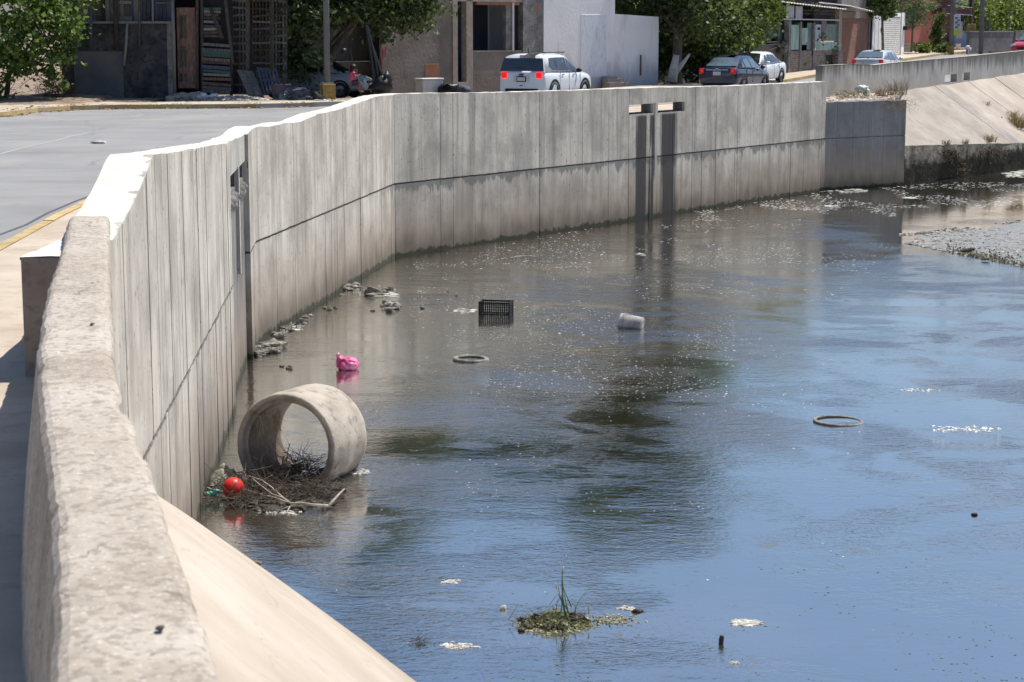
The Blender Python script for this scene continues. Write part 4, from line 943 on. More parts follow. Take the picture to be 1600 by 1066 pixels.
def crown_pts(blobs, n, seed, clump=0.35, per=26, shell=0.55):
    """leaf positions in sprays: sprays are spread through the outer half of every lobe"""
    g = np.random.default_rng(seed); vol = np.array([b[3] * b[4] * b[5] for b in blobs]) ** 0.75; vol /= vol.sum(); out = []
    for b, f in zip(blobs, vol):
        k = max(3, int(n * f / per)); d = g.normal(size=(k, 3)); d /= np.linalg.norm(d, axis=1)[:, None]
        r = (shell + (1.08 - shell) * g.random(k) ** 0.7)[:, None]; c = np.array(b[:3]) + d * r * np.array(b[3:6])
        for cc, s in zip(c, g.uniform(0.5, 1.4, k)):
            out.append(cc + g.normal(size=(per, 3)) * clump * s * np.array([1, 1, 0.7]))
    return np.concatenate(out)
def tree(name, label, blobs, n, leaf, mat, trunk, seed, droop=0.3, aspect=2.2, clump=0.3, bark='bark', cat='tree', group=None, shell=0.5, limbs=True, stem='trunk'):
    base = trunk[0][0]; t = world_thing(name, label, cat, base, group)
    mb = MB()
    pts = [Vector(p) for p, r in trunk]; mb.tube(pts, [r for p, r in trunk], 9)
    if limbs:
        top = pts[-1]; rr = random.Random(seed)
        for b in blobs:
            c = Vector(b[:3]); st = pts[rr.randrange(max(1, len(pts) - 2), len(pts))]; mid = st.lerp(c, 0.5) + Vector((rr.uniform(-.3, .3), rr.uniform(-.3, .3), -0.15 * (c - st).length))
            r0 = trunk[-1][1] * 0.8; mb.tube([st, mid, c], [r0, r0 * 0.6, r0 * 0.25], 6)
            for _ in range(3):
                e = c + Vector((rr.gauss(0, 0.5) * b[3], rr.gauss(0, 0.5) * b[4], rr.gauss(0, 0.5) * b[5])); mb.tube([mid.lerp(c, 0.6), e], [r0 * 0.3, r0 * 0.1], 5)
    wbuild(mb, stem, M[bark], t, smooth=True)
    v = leaves_np(crown_pts(blobs, n, seed, clump, shell=shell), leaf, seed + 1, droop, aspect)
    quad_mesh('crown' if cat == 'tree' else 'foliage', v, M[mat], t)
    return t
def B(px, py, Y, rx, ry, rz): p = aty(px, py, Y); return (p.x, p.y, p.z, rx, ry, rz)
# bright bush at the left edge
bb = fpos(LA, 40, 155, 2.2)
tree('leafy_bush', 'big bright green bush overhanging the pavement at the left edge', [B(20, 10, 64.5, 1.6, 1.2, 1.2), B(70, 40, 64.4, 1.1, 1.0, 1.0), B(95, 15, 65, 0.9, 0.9, 1.0), B(10, 70, 64, 1.3, 1.0, 0.9), B(60, 85, 64.5, 1.1, 0.9, 0.7), B(-50, 60, 64, 2.0, 1.5, 2.0), B(40, -50, 65, 2.0, 1.6, 1.3), B(110, -30, 65.5, 1.0, 1.0, 1.0), B(108, 40, 64.2, 0.55, 0.6, 0.5), B(95, 95, 65.2, 0.6, 0.6, 0.8)],
     9000, 0.17, 'leaf_bright', [(Vector((bb.x - .2, 65.3, 3.1)), 0.10), (Vector((bb.x, 65.2, 4.2)), 0.08), (Vector((bb.x + 0.2, 65.2, 5.2)), 0.06)], 11, 0.25, 1.9, 0.22, cat='bush', stem='stem')
# dry vines at the foot of the bush
def tangle(name, label, c, r, n, mat, seed, length=0.5, rad=0.006, up=0.3, kind=None, cat=None, curl=0.25):
    rr = random.Random(seed); mb = MB()
    for i in range(n):
        p = Vector((c[0] + rr.gauss(0, 0.45) * r[0], c[1] + rr.gauss(0, 0.45) * r[1], c[2] + abs(rr.gauss(0, 0.4)) * r[2]))
        d = Vector((rr.gauss(0, 1), rr.gauss(0, 1), rr.gauss(0, 1) * 0.35 + up)).normalized(); L = length * rr.uniform(0.4, 1.3); pts = [p]
        for k in range(3):
            d = (d + Vector((rr.gauss(0, curl), rr.gauss(0, curl), rr.gauss(0, curl)))).normalized(); pts.append(pts[-1] + d * L / 3)
        for q in pts: q.z = max(q.z, c[2] - 0.02)
        mb.tube(pts, [rad, rad * 0.9, rad * 0.7, rad * 0.3], 4, cap=False)
    o = mb.build(name, mat); return tag(o, label, cat, kind=kind)
p = fpos(LA, 100, 150, 1.2); tangle('dry_vines', 'reddish dry vines hanging under the bush at the wall corner', (p.x, p.y, 3.25), (0.6, 0.4, 1.0), 320, surf('rust_vine', [(0.13, 0.06, 0.04), (0.24, 0.13, 0.09)], 5, isl=0.3), 3, 0.6, 0.008, 0.4, kind='stuff')
tangle('dry_branches', 'grey dry branches on the dirt under the bush', (fpos(LA, 15, 155, 2.0).x, 65, 3.25), (1.2, 0.6, 0.5), 120, M['twig'], 33, 0.8, 0.01, 0.3, kind='stuff')
# mango tree over the yard
Ym = 70.5
tb = aty(507, 150, Ym)
tree('mango_tree', 'dark drooping tree shading the yard, its limb leaning right over the white car', [B(470, 15, 68.6, 1.2, 1.0, .8), B(520, 0, 69, 1.3, 1.2, .8), B(445, 65, 69.6, .6, .7, .9), B(575, -15, 69.5, 1.3, 1.2, 1.0), B(625, 5, 70, 1.2, 1.1, .95), B(650, -25, 70, 1.1, 1.1, 1.0), B(600, 35, 69.6, .8, .8, .55), B(470, 105, 70.0, .7, .7, .6),
      B(560, -110, 71, 2.6, 2.2, 2.0), B(470, -90, 71, 2.2, 2.0, 1.8), B(600, -220, 72, 2.6, 2.2, 2.0), B(500, -230, 72, 2.4, 2.2, 2.0), B(550, -330, 72, 2.0, 2.0, 1.6), B(410, -60, 70.5, 1.4, 1.4, 1.5), B(455, 95, 68.8, .55, .6, .9), B(482, 60, 69.0, .6, .6, .8), B(400, -70, 67.5, 2.2, 1.6, 1.0), B(330, -80, 66.8, 2.0, 1.6, 0.8), B(660, 15, 71, .8, .8, .7)],  # wide lobes above view, over the shack, added to shade it
     42000, 0.24, 'leaf_mango', [(Vector((tb.x - 0.1, Ym, 3.1)), 0.24), (Vector((tb.x + 0.0, Ym, 4.0)), 0.2), (aty(522, 75, Ym), 0.17), (aty(545, 45, Ym), 0.16), (aty(562, 20, Ym), 0.15), (aty(575, -40, Ym), 0.12)], 21, 0.75, 4.2, 0.28)
# leafy saplings in the shade of the yard
p = aty(497, 88, 68.2); v = leaves_np(crown_pts([(p.x, p.y, p.z, .35, .3, .35)], 420, 5, 0.1), 0.13, 5, 0.0, 2.0)
t = world_thing('sapling', 'small blotchy pale-leaved sapling beside the grey pole', 'plant', (p.x, p.y, 3.1)); quad_mesh('foliage', v, M['leaf_pale'], t)
mb = MB(); mb.tube([(p.x + .05, p.y, 3.1), (p.x, p.y, p.z)], [0.025, 0.012], 6); wbuild(mb, 'stem', M['bark'], t)

# utility pole with ochre base
def pole(name, label, px, pyb, Y, r, ph, base_w, base_top, zb=None, mt='pole'):
    p = aty(px, pyb, Y); z = zb if zb is not None else p.z; t = world_thing(name, label, 'pole', (p.x, Y, z))
    mb = MB(); mb.tube([(p.x, Y, z), (p.x - 0.01, Y, z + ph * 0.5), (p.x - 0.03, Y, z + ph)], [r, r * 0.93, r * 0.85], 12); wbuild(mb, 'shaft', M[mt], t, smooth=True)
    if base_w:
        mb = MB(); h = base_top; mb.box((p.x, Y, z + h / 2), (base_w, base_w, h), rz=0.35); wbuild(mb, 'base_block', M['ochre'], t, bevel=0.02)
        mb = MB(); mb.box((p.x, Y, z + h + 0.02), (base_w * 0.8, base_w * 0.8, 0.05), rz=0.35); wbuild(mb, 'base_cap', M['kerb'], t)
    return t
pole('utility_pole', 'slim grey pole on a square ochre block under the dark tree', 512, 156, 66.2, 0.11, 7.5, 0.46, 0.64, 3.1)
# low kerb block and stones near the pole
for (a, b, y0, y1, yo, lab) in ((455, 503, 159, 165.5, 2.7, 'low grey kerb block left of the ochre pole base'),):
    mb = MB(); fbox(mb, LA, a, b, y0, y1, off=yo, thk=0.3, zb=3.12); tag(mb.build('kerb_block', M['kerb'], bevel=0.02), lab, 'block')
for (px, lab, mt, r) in ((470, 'blue-grey junk bundle heaped behind the low kerb block', 'wood_blue', .42), (490, 'dark rounded junk bundle beside the pole base', 'shade', .35), (455, 'teal plastic junk heaped by the bucket', 'teal', .3)):
    p = fpos(LA, px, 152, 1.4); mb = MB()
    for i in range(5): mb.blob((p.x + U(-.3, .3), p.y + U(-.2, .2), 3.2 + U(0, .25)), (r * U(.5, .9), r * .6, r * U(.4, .7)), 10, 7, 0.4, 2.2, seed=i * 3.1 + px)
    tag(mb.build('junk_bundle', M[mt]), lab, 'junk')
p = fpos(LA, 540, 152, 1.2); heap('white_rubble', 'pale rubble at the foot of the parked white car', (p.x - .4, p.y - 1.2, 3.12), (0.9, 0.4, 0.16), M['foam'], 70, 0.08, 12)

# ------------------------------------------------------------------ unfinished taupe house
LH = line((-2.45, 77.4), (6.0, 85.6))
hs = world_thing('unfinished_house', 'taupe cement house with an open window hole, bare columns and a clay patch', 'house', fpos(LH, 705, 140))
def H(name, mat, *a, **k): return fpart(hs, name, M[mat], LH, *a, **k)
H('wall', 'taupe', 598, 706, -70, 150, zb=3.0, thk=0.22)
H('clay_patch', 'orange', 664, 686, 100, 128, off=0.012, thk=0.02, bevel=0.05)
H('column', 'taupe_l', 706, 713.5, -70, 150, off=0.06, thk=0.32, zb=3.0)
H('inner_wall', 'bluegrey', 690, 760, -60, 150, off=-2.2, thk=0.1, zb=3.0)
H('floor_step', 'bank', 711, 731, 128.5, 150, off=0.1, thk=2.0, zb=3.0)
H('column', 'taupe_l', 727.5, 737.5, -70, 150, off=0.05, thk=0.3, zb=3.0)
H('sill_wall', 'taupe', 737.5, 815, 80.5, 150, off=0.0, thk=0.18, zb=3.0)
H('sill_cap', 'taupe_l', 736, 815, 79.2, 80.6, off=0.03, thk=0.24)
H('back_wall', 'bluegrey', 735, 845, -60, 150, off=-3.2, thk=0.1, zb=3.0)
H('roof_slab', 'shade', 590, 845, -78, -71, off=0.1, thk=5.0)  # roof above view, put in to shade the rooms
H('beam', 'taupe_l', 712, 818, -20, 3, off=0.05, thk=0.25)
H('upper_wall', 'taupe', 712, 846, -70, -20.5, off=0.0, thk=0.2)
H('clay_strip', 'orange', 745, 812, 3.2, 8, off=0.0, thk=0.15)
H('column', 'roughcast', 792, 800, 3, 80, off=-0.05, thk=0.2)
H('pipe', 'cloth_white', 800.5, 803, 4, 80, off=0.02, thk=0.06)
H('dark_doorway', 'shade', 803.5, 816, 8, 80, off=-0.25, thk=0.05)  # near-black panel paints the shade in the door opening
H('pier', 'roughcast', 815.5, 846, -70, 150, off=0.08, thk=0.3, zb=3.0)
H('niche', 'orange', 833, 839.5, 7, 18, off=0.085, thk=0.03)
H('porch_wall', 'render_smooth', 490, 650, 28, 97, off=-1.8, thk=0.1)
H('porch_base', 'taupe', 490, 650, 97.2, 150, off=-1.6, thk=0.2, zb=3.0)
H('porch_top', 'shade', 430, 650, -60, 28, off=-1.9, thk=0.1)
for i in range(5): H('shutter_slat', 'bluegrey', 742, 786, 62 + i * 3.6, 63.6 + i * 3.6, off=-2.9, thk=0.1)
# white cooler box, black bags
p = fpos(LH, 639, 143, 1.2); cb = world_thing('cooler_box', 'white lidded cooler box against the taupe wall', 'cooler box', (p.x, p.y, 3.1))
mb = MB(); mb.box((p.x, p.y, 3.42), (0.98, 0.5, 0.5), rz=0.68); wbuild(mb, 'box_body', M['cloth_white'], cb, bevel=0.04)
mb = MB(); mb.box((p.x, p.y, 3.70), (1.03, 0.55, 0.07), rz=0.68); wbuild(mb, 'lid', M['cloth_white'], cb, bevel=0.02)
mb = MB(); mb.box((p.x - 0.17, p.y - 0.40, 3.62), (0.10, 0.05, 0.09), rz=0.68); wbuild(mb, 'latch', M['metal'], cb)
for (px, py, r, mt, lab) in ((652, 144, 0.32, 'black', 'shiny black rubbish bag slumped before the cooler box'), (672, 144, 0.24, 'wood_blue', 'small bluish rubbish bag right of the black one')):
    p = fpos(LH, px, py + 4, 1.9); mb = MB(); mb.blob((p.x, p.y, 3.1 + r * 0.6), (r * 1.3, r, r * 0.85), 18, 12, 0.22, 2.6, seed=px)
    tag(mb.build('rubbish_bag', M[mt], smooth=True), lab, 'bag')

# ------------------------------------------------------------------ white house with lower yard wall
wh = world_thing('white_house', 'plain whitewashed house wall with a bluish painted-over doorway', 'house', fpos(LH, 900, 133))
def Wh(name, mat, *a, **k): return fpart(wh, name, M[mat], LH, *a, **k)
Wh('wall', 'white', 846.5, 957.5, -75, 150, off=0.12, thk=4.0, zb=3.0)
Wh('painted_door', 'white_blue', 904, 944, 23, 121, off=0.135, thk=0.03, bevel=0.01)
Wh('yard_wall', 'white', 957.8, 1026, 22, 150, off=0.10, thk=0.25, zb=3.0, sl=26.5)
Wh('tap_pipe', 'wood_red', 997, 998.6, 86, 118, off=0.15, thk=0.05)
st = world_thing('front_steps', 'three pale concrete steps by the white house', 'steps', fpos(LH, 940, 130, 0.8))
for i, (y0, a, b) in enumerate(((119.5, 936, 953), (123, 930, 955), (128, 924, 957))): fpart(st, 'step', M['taupe_l'], LH, a, b, y0, 145, off=0.42 + i * 0.32, thk=0.31, zb=3.0)

# ------------------------------------------------------------------ trees beyond the white wall
t1 = aty(1057, 128, 86.5); M['leaf_deep'] = leaf_mat('deep_green_leaf', (0.02, 0.045, 0.01), (0.045, 0.08, 0.018), (0.12, 0.17, 0.04))
tree('shade_tree', 'tall dense tree with a whitewashed forked trunk right of the white wall', [B(1000, 8, 89, 1.6, 1.5, 1.2), B(1060, 15, 88, 1.7, 1.6, 1.2), B(1105, 5, 85.5, 1.4, 1.3, 1.1), B(1092, 35, 85, .7, .8, .65), B(1120, 55, 88, 1.2, 1.2, 1.0), B(1050, 60, 90, 1.8, 1.2, 1.0), B(1090, 85, 90, 1.3, 1.0, .8), B(1150, 20, 89, 1.2, 1.2, 1.2),
      B(960, -120, 90, 2.6, 2.4, 2.4), B(1060, -110, 88, 2.8, 2.6, 2.4), B(1000, -230, 89, 3.0, 2.8, 2.4), B(920, -220, 90, 2.6, 2.4, 2.0), B(1060, -320, 89, 2.6, 2.6, 2.2), B(970, -350, 89, 2.6, 2.6, 2.2), B(900, -300, 90, 1.8, 2, 1.8)],
     48000, 0.21, 'leaf_deep', [(Vector((t1.x, 86.5, 3.1)), 0.3), (aty(1055, 108, 86.5), 0.26), (aty(1058, 88, 86.5), 0.22), (aty(1060, 50, 87), 0.2), (aty(1055, 0, 87.5), 0.18)], 31, 0.35, 2.0, 0.3, bark='bark')
t2 = world_thing('whitewashed_trunk', 'short whitewashed trunk stub in the deep shade beneath the tall tree', 'trunk', (aty(1053, 120, 85.6).x, 85.6, 3.1))
mb = MB(); mb.tube([aty(1050, 128, 85.6), aty(1053, 108, 85.6), aty(1057, 86, 85.6)], [0.24, 0.2, 0.13], 9); mb.tube([aty(1055, 112, 85.6), aty(1066, 100, 85.6), aty(1078, 84, 85.6)], [0.16, 0.10, 0.05], 7); wbuild(mb, 'trunk_body', M['whitebark'], t2, smooth=True)
tree('olive_tree', 'drier olive-toned tree behind the blue and white cars', [B(1170, 30, 92, 1.2, 1.1, 1.3), B(1185, 0, 92, 1.3, 1.2, 1.2), B(1160, 62, 91, .9, .9, .7), B(1200, 12, 93, .8, .9, .9), B(1180, -70, 93, 2.0, 1.8, 1.5), B(1230, -60, 96, 1.6, 1.6, 1.3), B(1140, -40, 93, 1.5, 1.5, 1.3)],
     12000, 0.17, 'leaf_yellow', [(aty(1167, 118, 92), 0.14), (aty(1166, 90, 92), 0.12), (aty(1170, 55, 92), 0.10), (aty(1175, 20, 92), 0.08)], 41, 0.5, 2.4, 0.24)
yw = line((6.8, 91.5), (13.5, 99.5))
mb = MB(); fbox(mb, yw, 1022, 1240, 70, 135, thk=0.2, zb=3.0); tag(mb.build('garden_wall', M['grey_block']), 'shaded grey garden wall behind the cars under the trees', 'wall')
mb = MB(); fbox(mb, yw, 1148, 1188, 50, 72, off=0.03, thk=0.2); tag(mb.build('wall_panel', surf('mossy_beige', [(0.20, 0.20, 0.13), (0.28, 0.27, 0.19)], 2)), 'mossy beige wall panel showing beneath the olive tree', 'panel')
tree('backyard_tree', 'broad tree behind the unfinished house, mirrored dark green in the canal', [B(700, -150, 94, 2.6, 2.2, 2.2), B(770, -170, 94, 2.8, 2.2, 2.4), B(830, -150, 94, 2.4, 2.0, 2.2), B(740, -260, 94, 2.6, 2.2, 2.0), B(810, -290, 94, 2.4, 2.2, 1.8), B(660, -230, 93, 2.0, 2.0, 1.8)],
     22000, 0.26, 'leaf_deep', [(Vector((-2, 95, 3.1)), 0.3), (Vector((-1.9, 95, 6.0)), 0.25), (Vector((-1.8, 95, 8.5)), 0.2)], 131, 0.35, 2.0, 0.32)
v = leaves_np(crown_pts([B(1040, 95, 89.5, 1.3, .6, .8), B(1085, 105, 89.5, 1.2, .6, .7), B(1125, 95, 90, 1.0, .6, .8), B(1020, 70, 90.5, .8, .6, 1.0)], 7000, 61, 0.2), 0.15, 61)
tg = world_thing('undergrowth', 'dark shrubby undergrowth in the shade between trunk and cars', 'shrub', aty(1080, 125, 89.5)); quad_mesh('foliage', v, M['leaf_mango'], tg)
# background mass of trees behind the house row (closes the view)
v = leaves_np(crown_pts([B(px, py, 104, 3.2, 1.5, 2.0) for px in range(950, 1200, 45) for py in (-30, 30, 80)], 14000, 71, 0.7), 0.26, 71)
tag(quad_mesh('far_thicket', v, M['leaf_mango']), 'dark thicket far behind the garden wall', kind='stuff')
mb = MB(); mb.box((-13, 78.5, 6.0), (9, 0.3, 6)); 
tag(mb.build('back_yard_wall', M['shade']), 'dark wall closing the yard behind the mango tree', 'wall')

# ------------------------------------------------------------------ kiosk with sheeting windows
K0 = Vector((14.4, 100)); LK = line(K0, (18.45, 108)); LS = line((12.4, 98.7), K0)
ks = world_thing('sheeted_kiosk', 'ramshackle kiosk of green sheeting and crumbling brick beneath a corrugated roof', 'kiosk', (15.5, 102, 3.4))
def K(name, mat, *a, ln=None, **k): return fpart(ks, name, M[mat], ln or LK, *a, **k)
K('base_wall', 'brick_old', 1232, 1304, 79, 116, thk=0.2, zb=3.3)
for a, b, y0, y1 in ((1231, 1234.5, 30, 116), (1248.5, 1251, 36, 114), (1269.5, 1272, 36, 112), (1281.5, 1283.5, 96, 110), (1300, 1305, 76, 110), (1309, 1313.5, 16, 108)): K('mullion', 'taupe_l' if a > 1300 else 'roughcast', a, b, y0, y1, off=0.05, thk=0.26)
for a, b, y0, y1, mt in ((1234.5, 1250.5, 39, 78, 'glass_green'), (1251, 1253.5, 34, 78, 'teal'), (1253.5, 1262, 44, 70, 'glass_green'), (1262, 1269.5, 36, 78, 'teal'), (1272, 1276, 44, 76, 'glass_green'), (1276, 1284, 38.5, 66, 'banner'), (1284, 1291.5, 32, 64, 'grey_block'), (1292, 1309, 38, 64, 'teal'), (1276, 1308, 66, 78, 'glass_green')):
    K('sheet_panel', mt, a, b, y0, y1, off=-0.03 + 0.02 * (k % 2), thk=0.02); k += 1
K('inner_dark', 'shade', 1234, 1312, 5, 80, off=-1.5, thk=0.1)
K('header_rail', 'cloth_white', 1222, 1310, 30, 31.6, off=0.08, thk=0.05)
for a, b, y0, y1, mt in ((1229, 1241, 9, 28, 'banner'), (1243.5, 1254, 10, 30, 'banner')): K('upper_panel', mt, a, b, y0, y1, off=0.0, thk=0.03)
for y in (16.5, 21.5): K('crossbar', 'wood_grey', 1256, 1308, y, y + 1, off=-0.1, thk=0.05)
K('dark_door_recess', 'shade', 1290, 1300, 86, 103, off=0.02, thk=0.1)  # near-black box paints the shade of the door recess
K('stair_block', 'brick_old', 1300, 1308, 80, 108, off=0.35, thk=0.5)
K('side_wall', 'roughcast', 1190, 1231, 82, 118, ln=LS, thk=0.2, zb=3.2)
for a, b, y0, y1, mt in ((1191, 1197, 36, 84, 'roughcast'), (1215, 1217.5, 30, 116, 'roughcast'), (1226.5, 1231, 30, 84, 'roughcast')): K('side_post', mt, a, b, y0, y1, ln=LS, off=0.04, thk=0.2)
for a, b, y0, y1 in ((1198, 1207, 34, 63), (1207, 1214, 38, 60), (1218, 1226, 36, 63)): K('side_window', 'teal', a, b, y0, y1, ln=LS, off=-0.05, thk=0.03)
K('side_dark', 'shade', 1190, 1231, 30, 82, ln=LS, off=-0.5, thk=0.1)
for (x0, y0, x1, y1) in ((1196, 66, 1226, 65), (1196, 70, 1214, 69), (1197, 79, 1212, 74)): stick(ks, 'plank', M['wood_pale'], LS, x0, y0, x1, y1, 0.06, off=0.1)
mb = MB(); p = fpos(LS, 1220, 75, 0.2)
for i in range(6): mb.blob((p.x + U(-.25, .25), p.y, p.z + U(-.3, .2)), (.17, .17, .16), 8, 6, .3, seed=i)
tag(mb.build('junk_pile', M['rock'], smooth=True), 'rounded junk piled on the ledge at the left side of the kiosk', 'junk')
def corrugated(parent, a, b, c, d, mt, n=26, amp=0.03, name='roof_sheet', thk=0.012):
    a, b, c, d = map(Vector, (a, b, c, d)); mb = MB(); nx = n * 4
    nn = (b - a).cross(d - a).normalized()
    for off in (0, -thk):
        base = len(mb.v)
        for i in range(nx + 1):
            t = i / nx; w_ = nn * (amp * math.sin(t * n * 2 * math.pi) + off); mb.v += [tuple(a.lerp(b, t) + w_), tuple(d.lerp(c, t) + w_)]
        for i in range(nx): k_ = base + 2 * i; mb.f.append((k_, k_ + 2, k_ + 3, k_ + 1))
    return wbuild(mb, name, M[mt], parent)
ra, rb_ = fpos(LK, 1216, 4.5, 0.6), fpos(LK, 1316, 17, 0.9); dd = Vector((-1.6, 1.3, 0.22))
corrugated(ks, ra, rb_, rb_ + dd * 1.6, ra + dd * 1.6, 'sheet_white')
ra, rb_ = fpos(LK, 1300, 10, 1.1), fpos(LK, 1336, 18.5, 1.1); corrugated(ks, ra, rb_, rb_ + dd, ra + dd, 'sheet_white', 10)
# brick infill building
LB = line((18.5, 108.1), (21.4, 114))
bh = world_thing('brick_house', 'grey framed house with a plain red brick infill behind the kiosk', 'house', (19, 109, 3.6))
fpart(bh, 'brick_infill', M['brick'], LB, 1315, 1358, 29, 120, off=-0.03, thk=0.2, zb=3.4)
fpart(bh, 'column', M['roughcast'], LB, 1357.5, 1363, -60, 120, off=0.05, thk=0.3, zb=3.4)
fpart(bh, 'band', M['taupe'], LB, 1312, 1357, 19, 28.8, off=0.03, thk=0.3)
fpart(bh, 'upper_wall', M['grey_block'], LB, 1316, 1362, -60, 18.8, off=0.0, thk=0.25)
fpart(bh, 'ledge', M['cloth_white'], LB, 1354, 1364, 11, 13.5, off=0.3, thk=0.3)
LB2 = line((10.5, 106.5), (17.5, 112)); fpart(bh, 'rear_wall', M['grey_block'], LB2, 1205, 1330, -60, 40, off=0, thk=0.3)
# white gate and whitewashed brick wall
LW = line((21.4, 114), (25.8, 126.5))
wg = world_thing('white_gate', 'tall white corrugated metal gate beside the whitewashed brick wall', 'gate', (21.5, 114.5, 3.7))
for i in range(5):
    fpart(wg, 'gate_panel', M['cloth_white'], LW, 1363 + i * 3.0, 1365.7 + i * 3.0, 24.5 + (i % 2), 110, off=0.02 * (i % 2), thk=0.04, zb=3.6)
bw = world_thing('white_brick_wall', 'whitewashed brick boundary wall with a slim end column, behind the silver car', 'wall', (24, 121, 3.8))
fpart(bw, 'brickwork', M['brick_white'], LW, 1378.5, 1406, 26, 110, off=0.02, thk=0.2, zb=3.6, sl=22)
fpart(bw, 'lintel', M['white'], LW, 1390, 1406, 20.5, 26, off=0.05, thk=0.25)
fpart(bw, 'end_column', M['white'], LW, 1406.3, 1411, 20, 110, off=0.08, thk=0.3, zb=3.6)
fpart(bw, 'meter_box', M['black'], LW, 1408.5, 1413, 41, 47, off=0.35, thk=0.25)
# pink house
LPk = line((27.2, 133.5), (31.6, 139))
ph = world_thing('pink_house', 'salmon pink house with a grey plinth behind the garden plants', 'house', (29, 136, 4.1))
fpart(ph, 'wall', M['pink'], LPk, 1380, 1466, -60, 68, thk=0.3)
fpart(ph, 'plinth', M['grey_block'], LPk, 1380, 1466, 68.2, 95, off=0.05, thk=0.4)
fpart(ph, 'window', M['teal'], LPk, 1418, 1434, 12, 39, off=0.03, thk=0.1)
fpart(ph, 'ornament', M['cloth_white'], LPk, 1460, 1463, 17, 25, off=0.05, thk=0.08, bevel=0.03)
LPo = line((30.6, 137), (34.5, 142))
M['maroon'] = surf('maroon_porch_wall', [(0.07, 0.035, 0.035), (0.12, 0.065, 0.06)], 1.5)
fpart(ph, 'porch_back', M['maroon'], LPo, 1464, 1516, -60, 95, off=-1.5, thk=0.2)
fpart(ph, 'balcony_slab', M['maroon'], LPo, 1466, 1516, 13, 22, off=0.3, thk=1.6)
fpart(ph, 'balcony_slab', M['maroon'], LPo, 1466, 1516, -20, -5, off=0.3, thk=1.6)
for (x0, y0, x1, y1) in ((1474, 8.5, 1488, 9), (1492, 10, 1512, 12), (1472, 21.5, 1512, 24)): stick(ph, 'railing', M['cloth_white'], LPo, x0, y0, x1, y1, 0.035, off=0.35)
fpart(ph, 'porch_column', M['wood_dark'], LPo, 1512.5, 1515.5, -60, 80, off=0.3, thk=0.2)
fpart(ph, 'porch_step', M['grey_block'], LPo, 1488, 1510, 76, 90, off=0.6, thk=0.8)
for (a, b, y0, y1, mt, lab, nm_) in ((1474.5, 1477.5, 27, 52, 'cloth_white', 'narrow white cloth hanging at the porch opening', 'hanging_cloth'), (1479, 1485, 34, 60, 'banner', 'grey-lilac garment hanging beside the porch pole', 'garment'), (1479, 1486, 24, 34, 'black', 'black garment top hanging above the lilac one', 'garment')):
    mb = MB(); p0, p1 = fpos(LPo, a, y0, .8), fpos(LPo, b, y1, .8); n = 8
    for s_ in (0, -0.03):
        base = len(mb.v)
        for i in range(n + 1):
            f = i / n; w_ = 0.04 * math.sin(f * 9); mb.v += [(p0.x + (p1.x - p0.x) * (0.15 + f * 0.7), p0.y + w_ + s_, p0.z), (p0.x + (p1.x - p0.x) * f, p0.y + w_ * 1.6 + s_, p1.z)]
        for i in range(n): k_ = base + 2 * i; mb.f.append((k_, k_ + 1, k_ + 3, k_ + 2))
    tag(mb.build(nm_, M[mt]), lab, 'clothing')
po = world_thing('poster_banner', 'upright printed poster, white and blue with a yellow-green foot, on the pole', 'poster', aty(1496, 55, 126.6))
for (y0, y1, mt) in ((24, 26, 'cloth_white'), (26, 46, 'banner'), (46, 55.5, 'pg')):
    if mt == 'pg': M['pg'] = simple('yellow_green_print', (0.42, 0.50, 0.10), 0.6)
    fpart(po, 'printed_panel', M[mt], line((28, 126.6), (36, 126.6)), 1490.5, 1501, y0, y1, thk=0.03)
for i in range(5): fpart(po, 'print_block', M['leaf_pale'] if i % 2 else M['wood_blue'], line((28, 126.6), (36, 126.6)), 1492.5 + (i % 2) * 3, 1496.5 + (i % 2) * 3, 27 + i * 3.6, 29.6 + i * 3.6, off=0.006, thk=0.01)
pole('roadside_pole', 'thick grey pole with an ochre painted foot in front of the pink house', 1486.5, 84, 127.3, 0.18, 9, 0.0, 0, 4.0)
p = aty(1485.5, 84, 127.2); mb = MB(); mb.lathe([(0.0, 0), (0.24, 0), (0.22, 0.62), (0.0, 0.62)], 14, Matrix.Translation((p.x, 127.3, 4.0)))
tag(mb.build('pole_collar', M['ochre'], smooth=False), 'ochre painted concrete collar round the foot of the thick pole', 'collar')
pole('roadside_pole', 'second grey pole standing before the grey block wall', 1532.5, 82, 129, 0.16, 9, 0, 0, 4.05)
gw = line((33.5, 133), (44, 146))
fw = world_thing('block_wall', 'low grey block wall with a clipped hedge above it at the far right', 'wall', (36, 136, 4.1))
fpart(fw, 'wall_body', M['grey_block'], gw, 1514, 1583, 50.5, 95, thk=0.2); fpart(fw, 'wall_body', M['grey_block'], gw, 1584, 1700, 48, 95, off=0.1, thk=0.2, sl=46)
fpart(fw, 'coping', M['kerb'], gw, 1514, 1583, 48.6, 50.4, off=0.04, thk=0.3)
fpart(fw, 'red_kerb', M['wood_red'], gw, 1514, 1600, 79, 82, off=1.6, thk=0.2)
tree('hedge', 'sunlit yellow-green hedge above the grey block wall', [B(px, py, 143 + (px - 1540) * 0.09, 1.5, 1.0, 1.3) for px, py in ((1525, 15), (1548, 20), (1565, 12), (1582, 18), (1600, 30), (1550, 38), (1575, 38), (1530, 35), (1605, 45), (1620, 20))],
     9000, 0.22, 'leaf_yellow', [(aty(1560, 70, 143), 0.15), (aty(1560, 40, 143), 0.1)], 51, 0.2, 2.0, 0.32, cat='hedge', limbs=False, stem='stem')
for px, lab in ((1546, 'thin grey fence post left of the hedge centre'), (1577, 'thin grey fence post right of the hedge centre')):
    mb = MB(); mb.tube([aty(px, 52, 139), aty(px, 17, 139)], 0.05, 6); tag(mb.build('fence_post', M['pole']), lab, 'post')
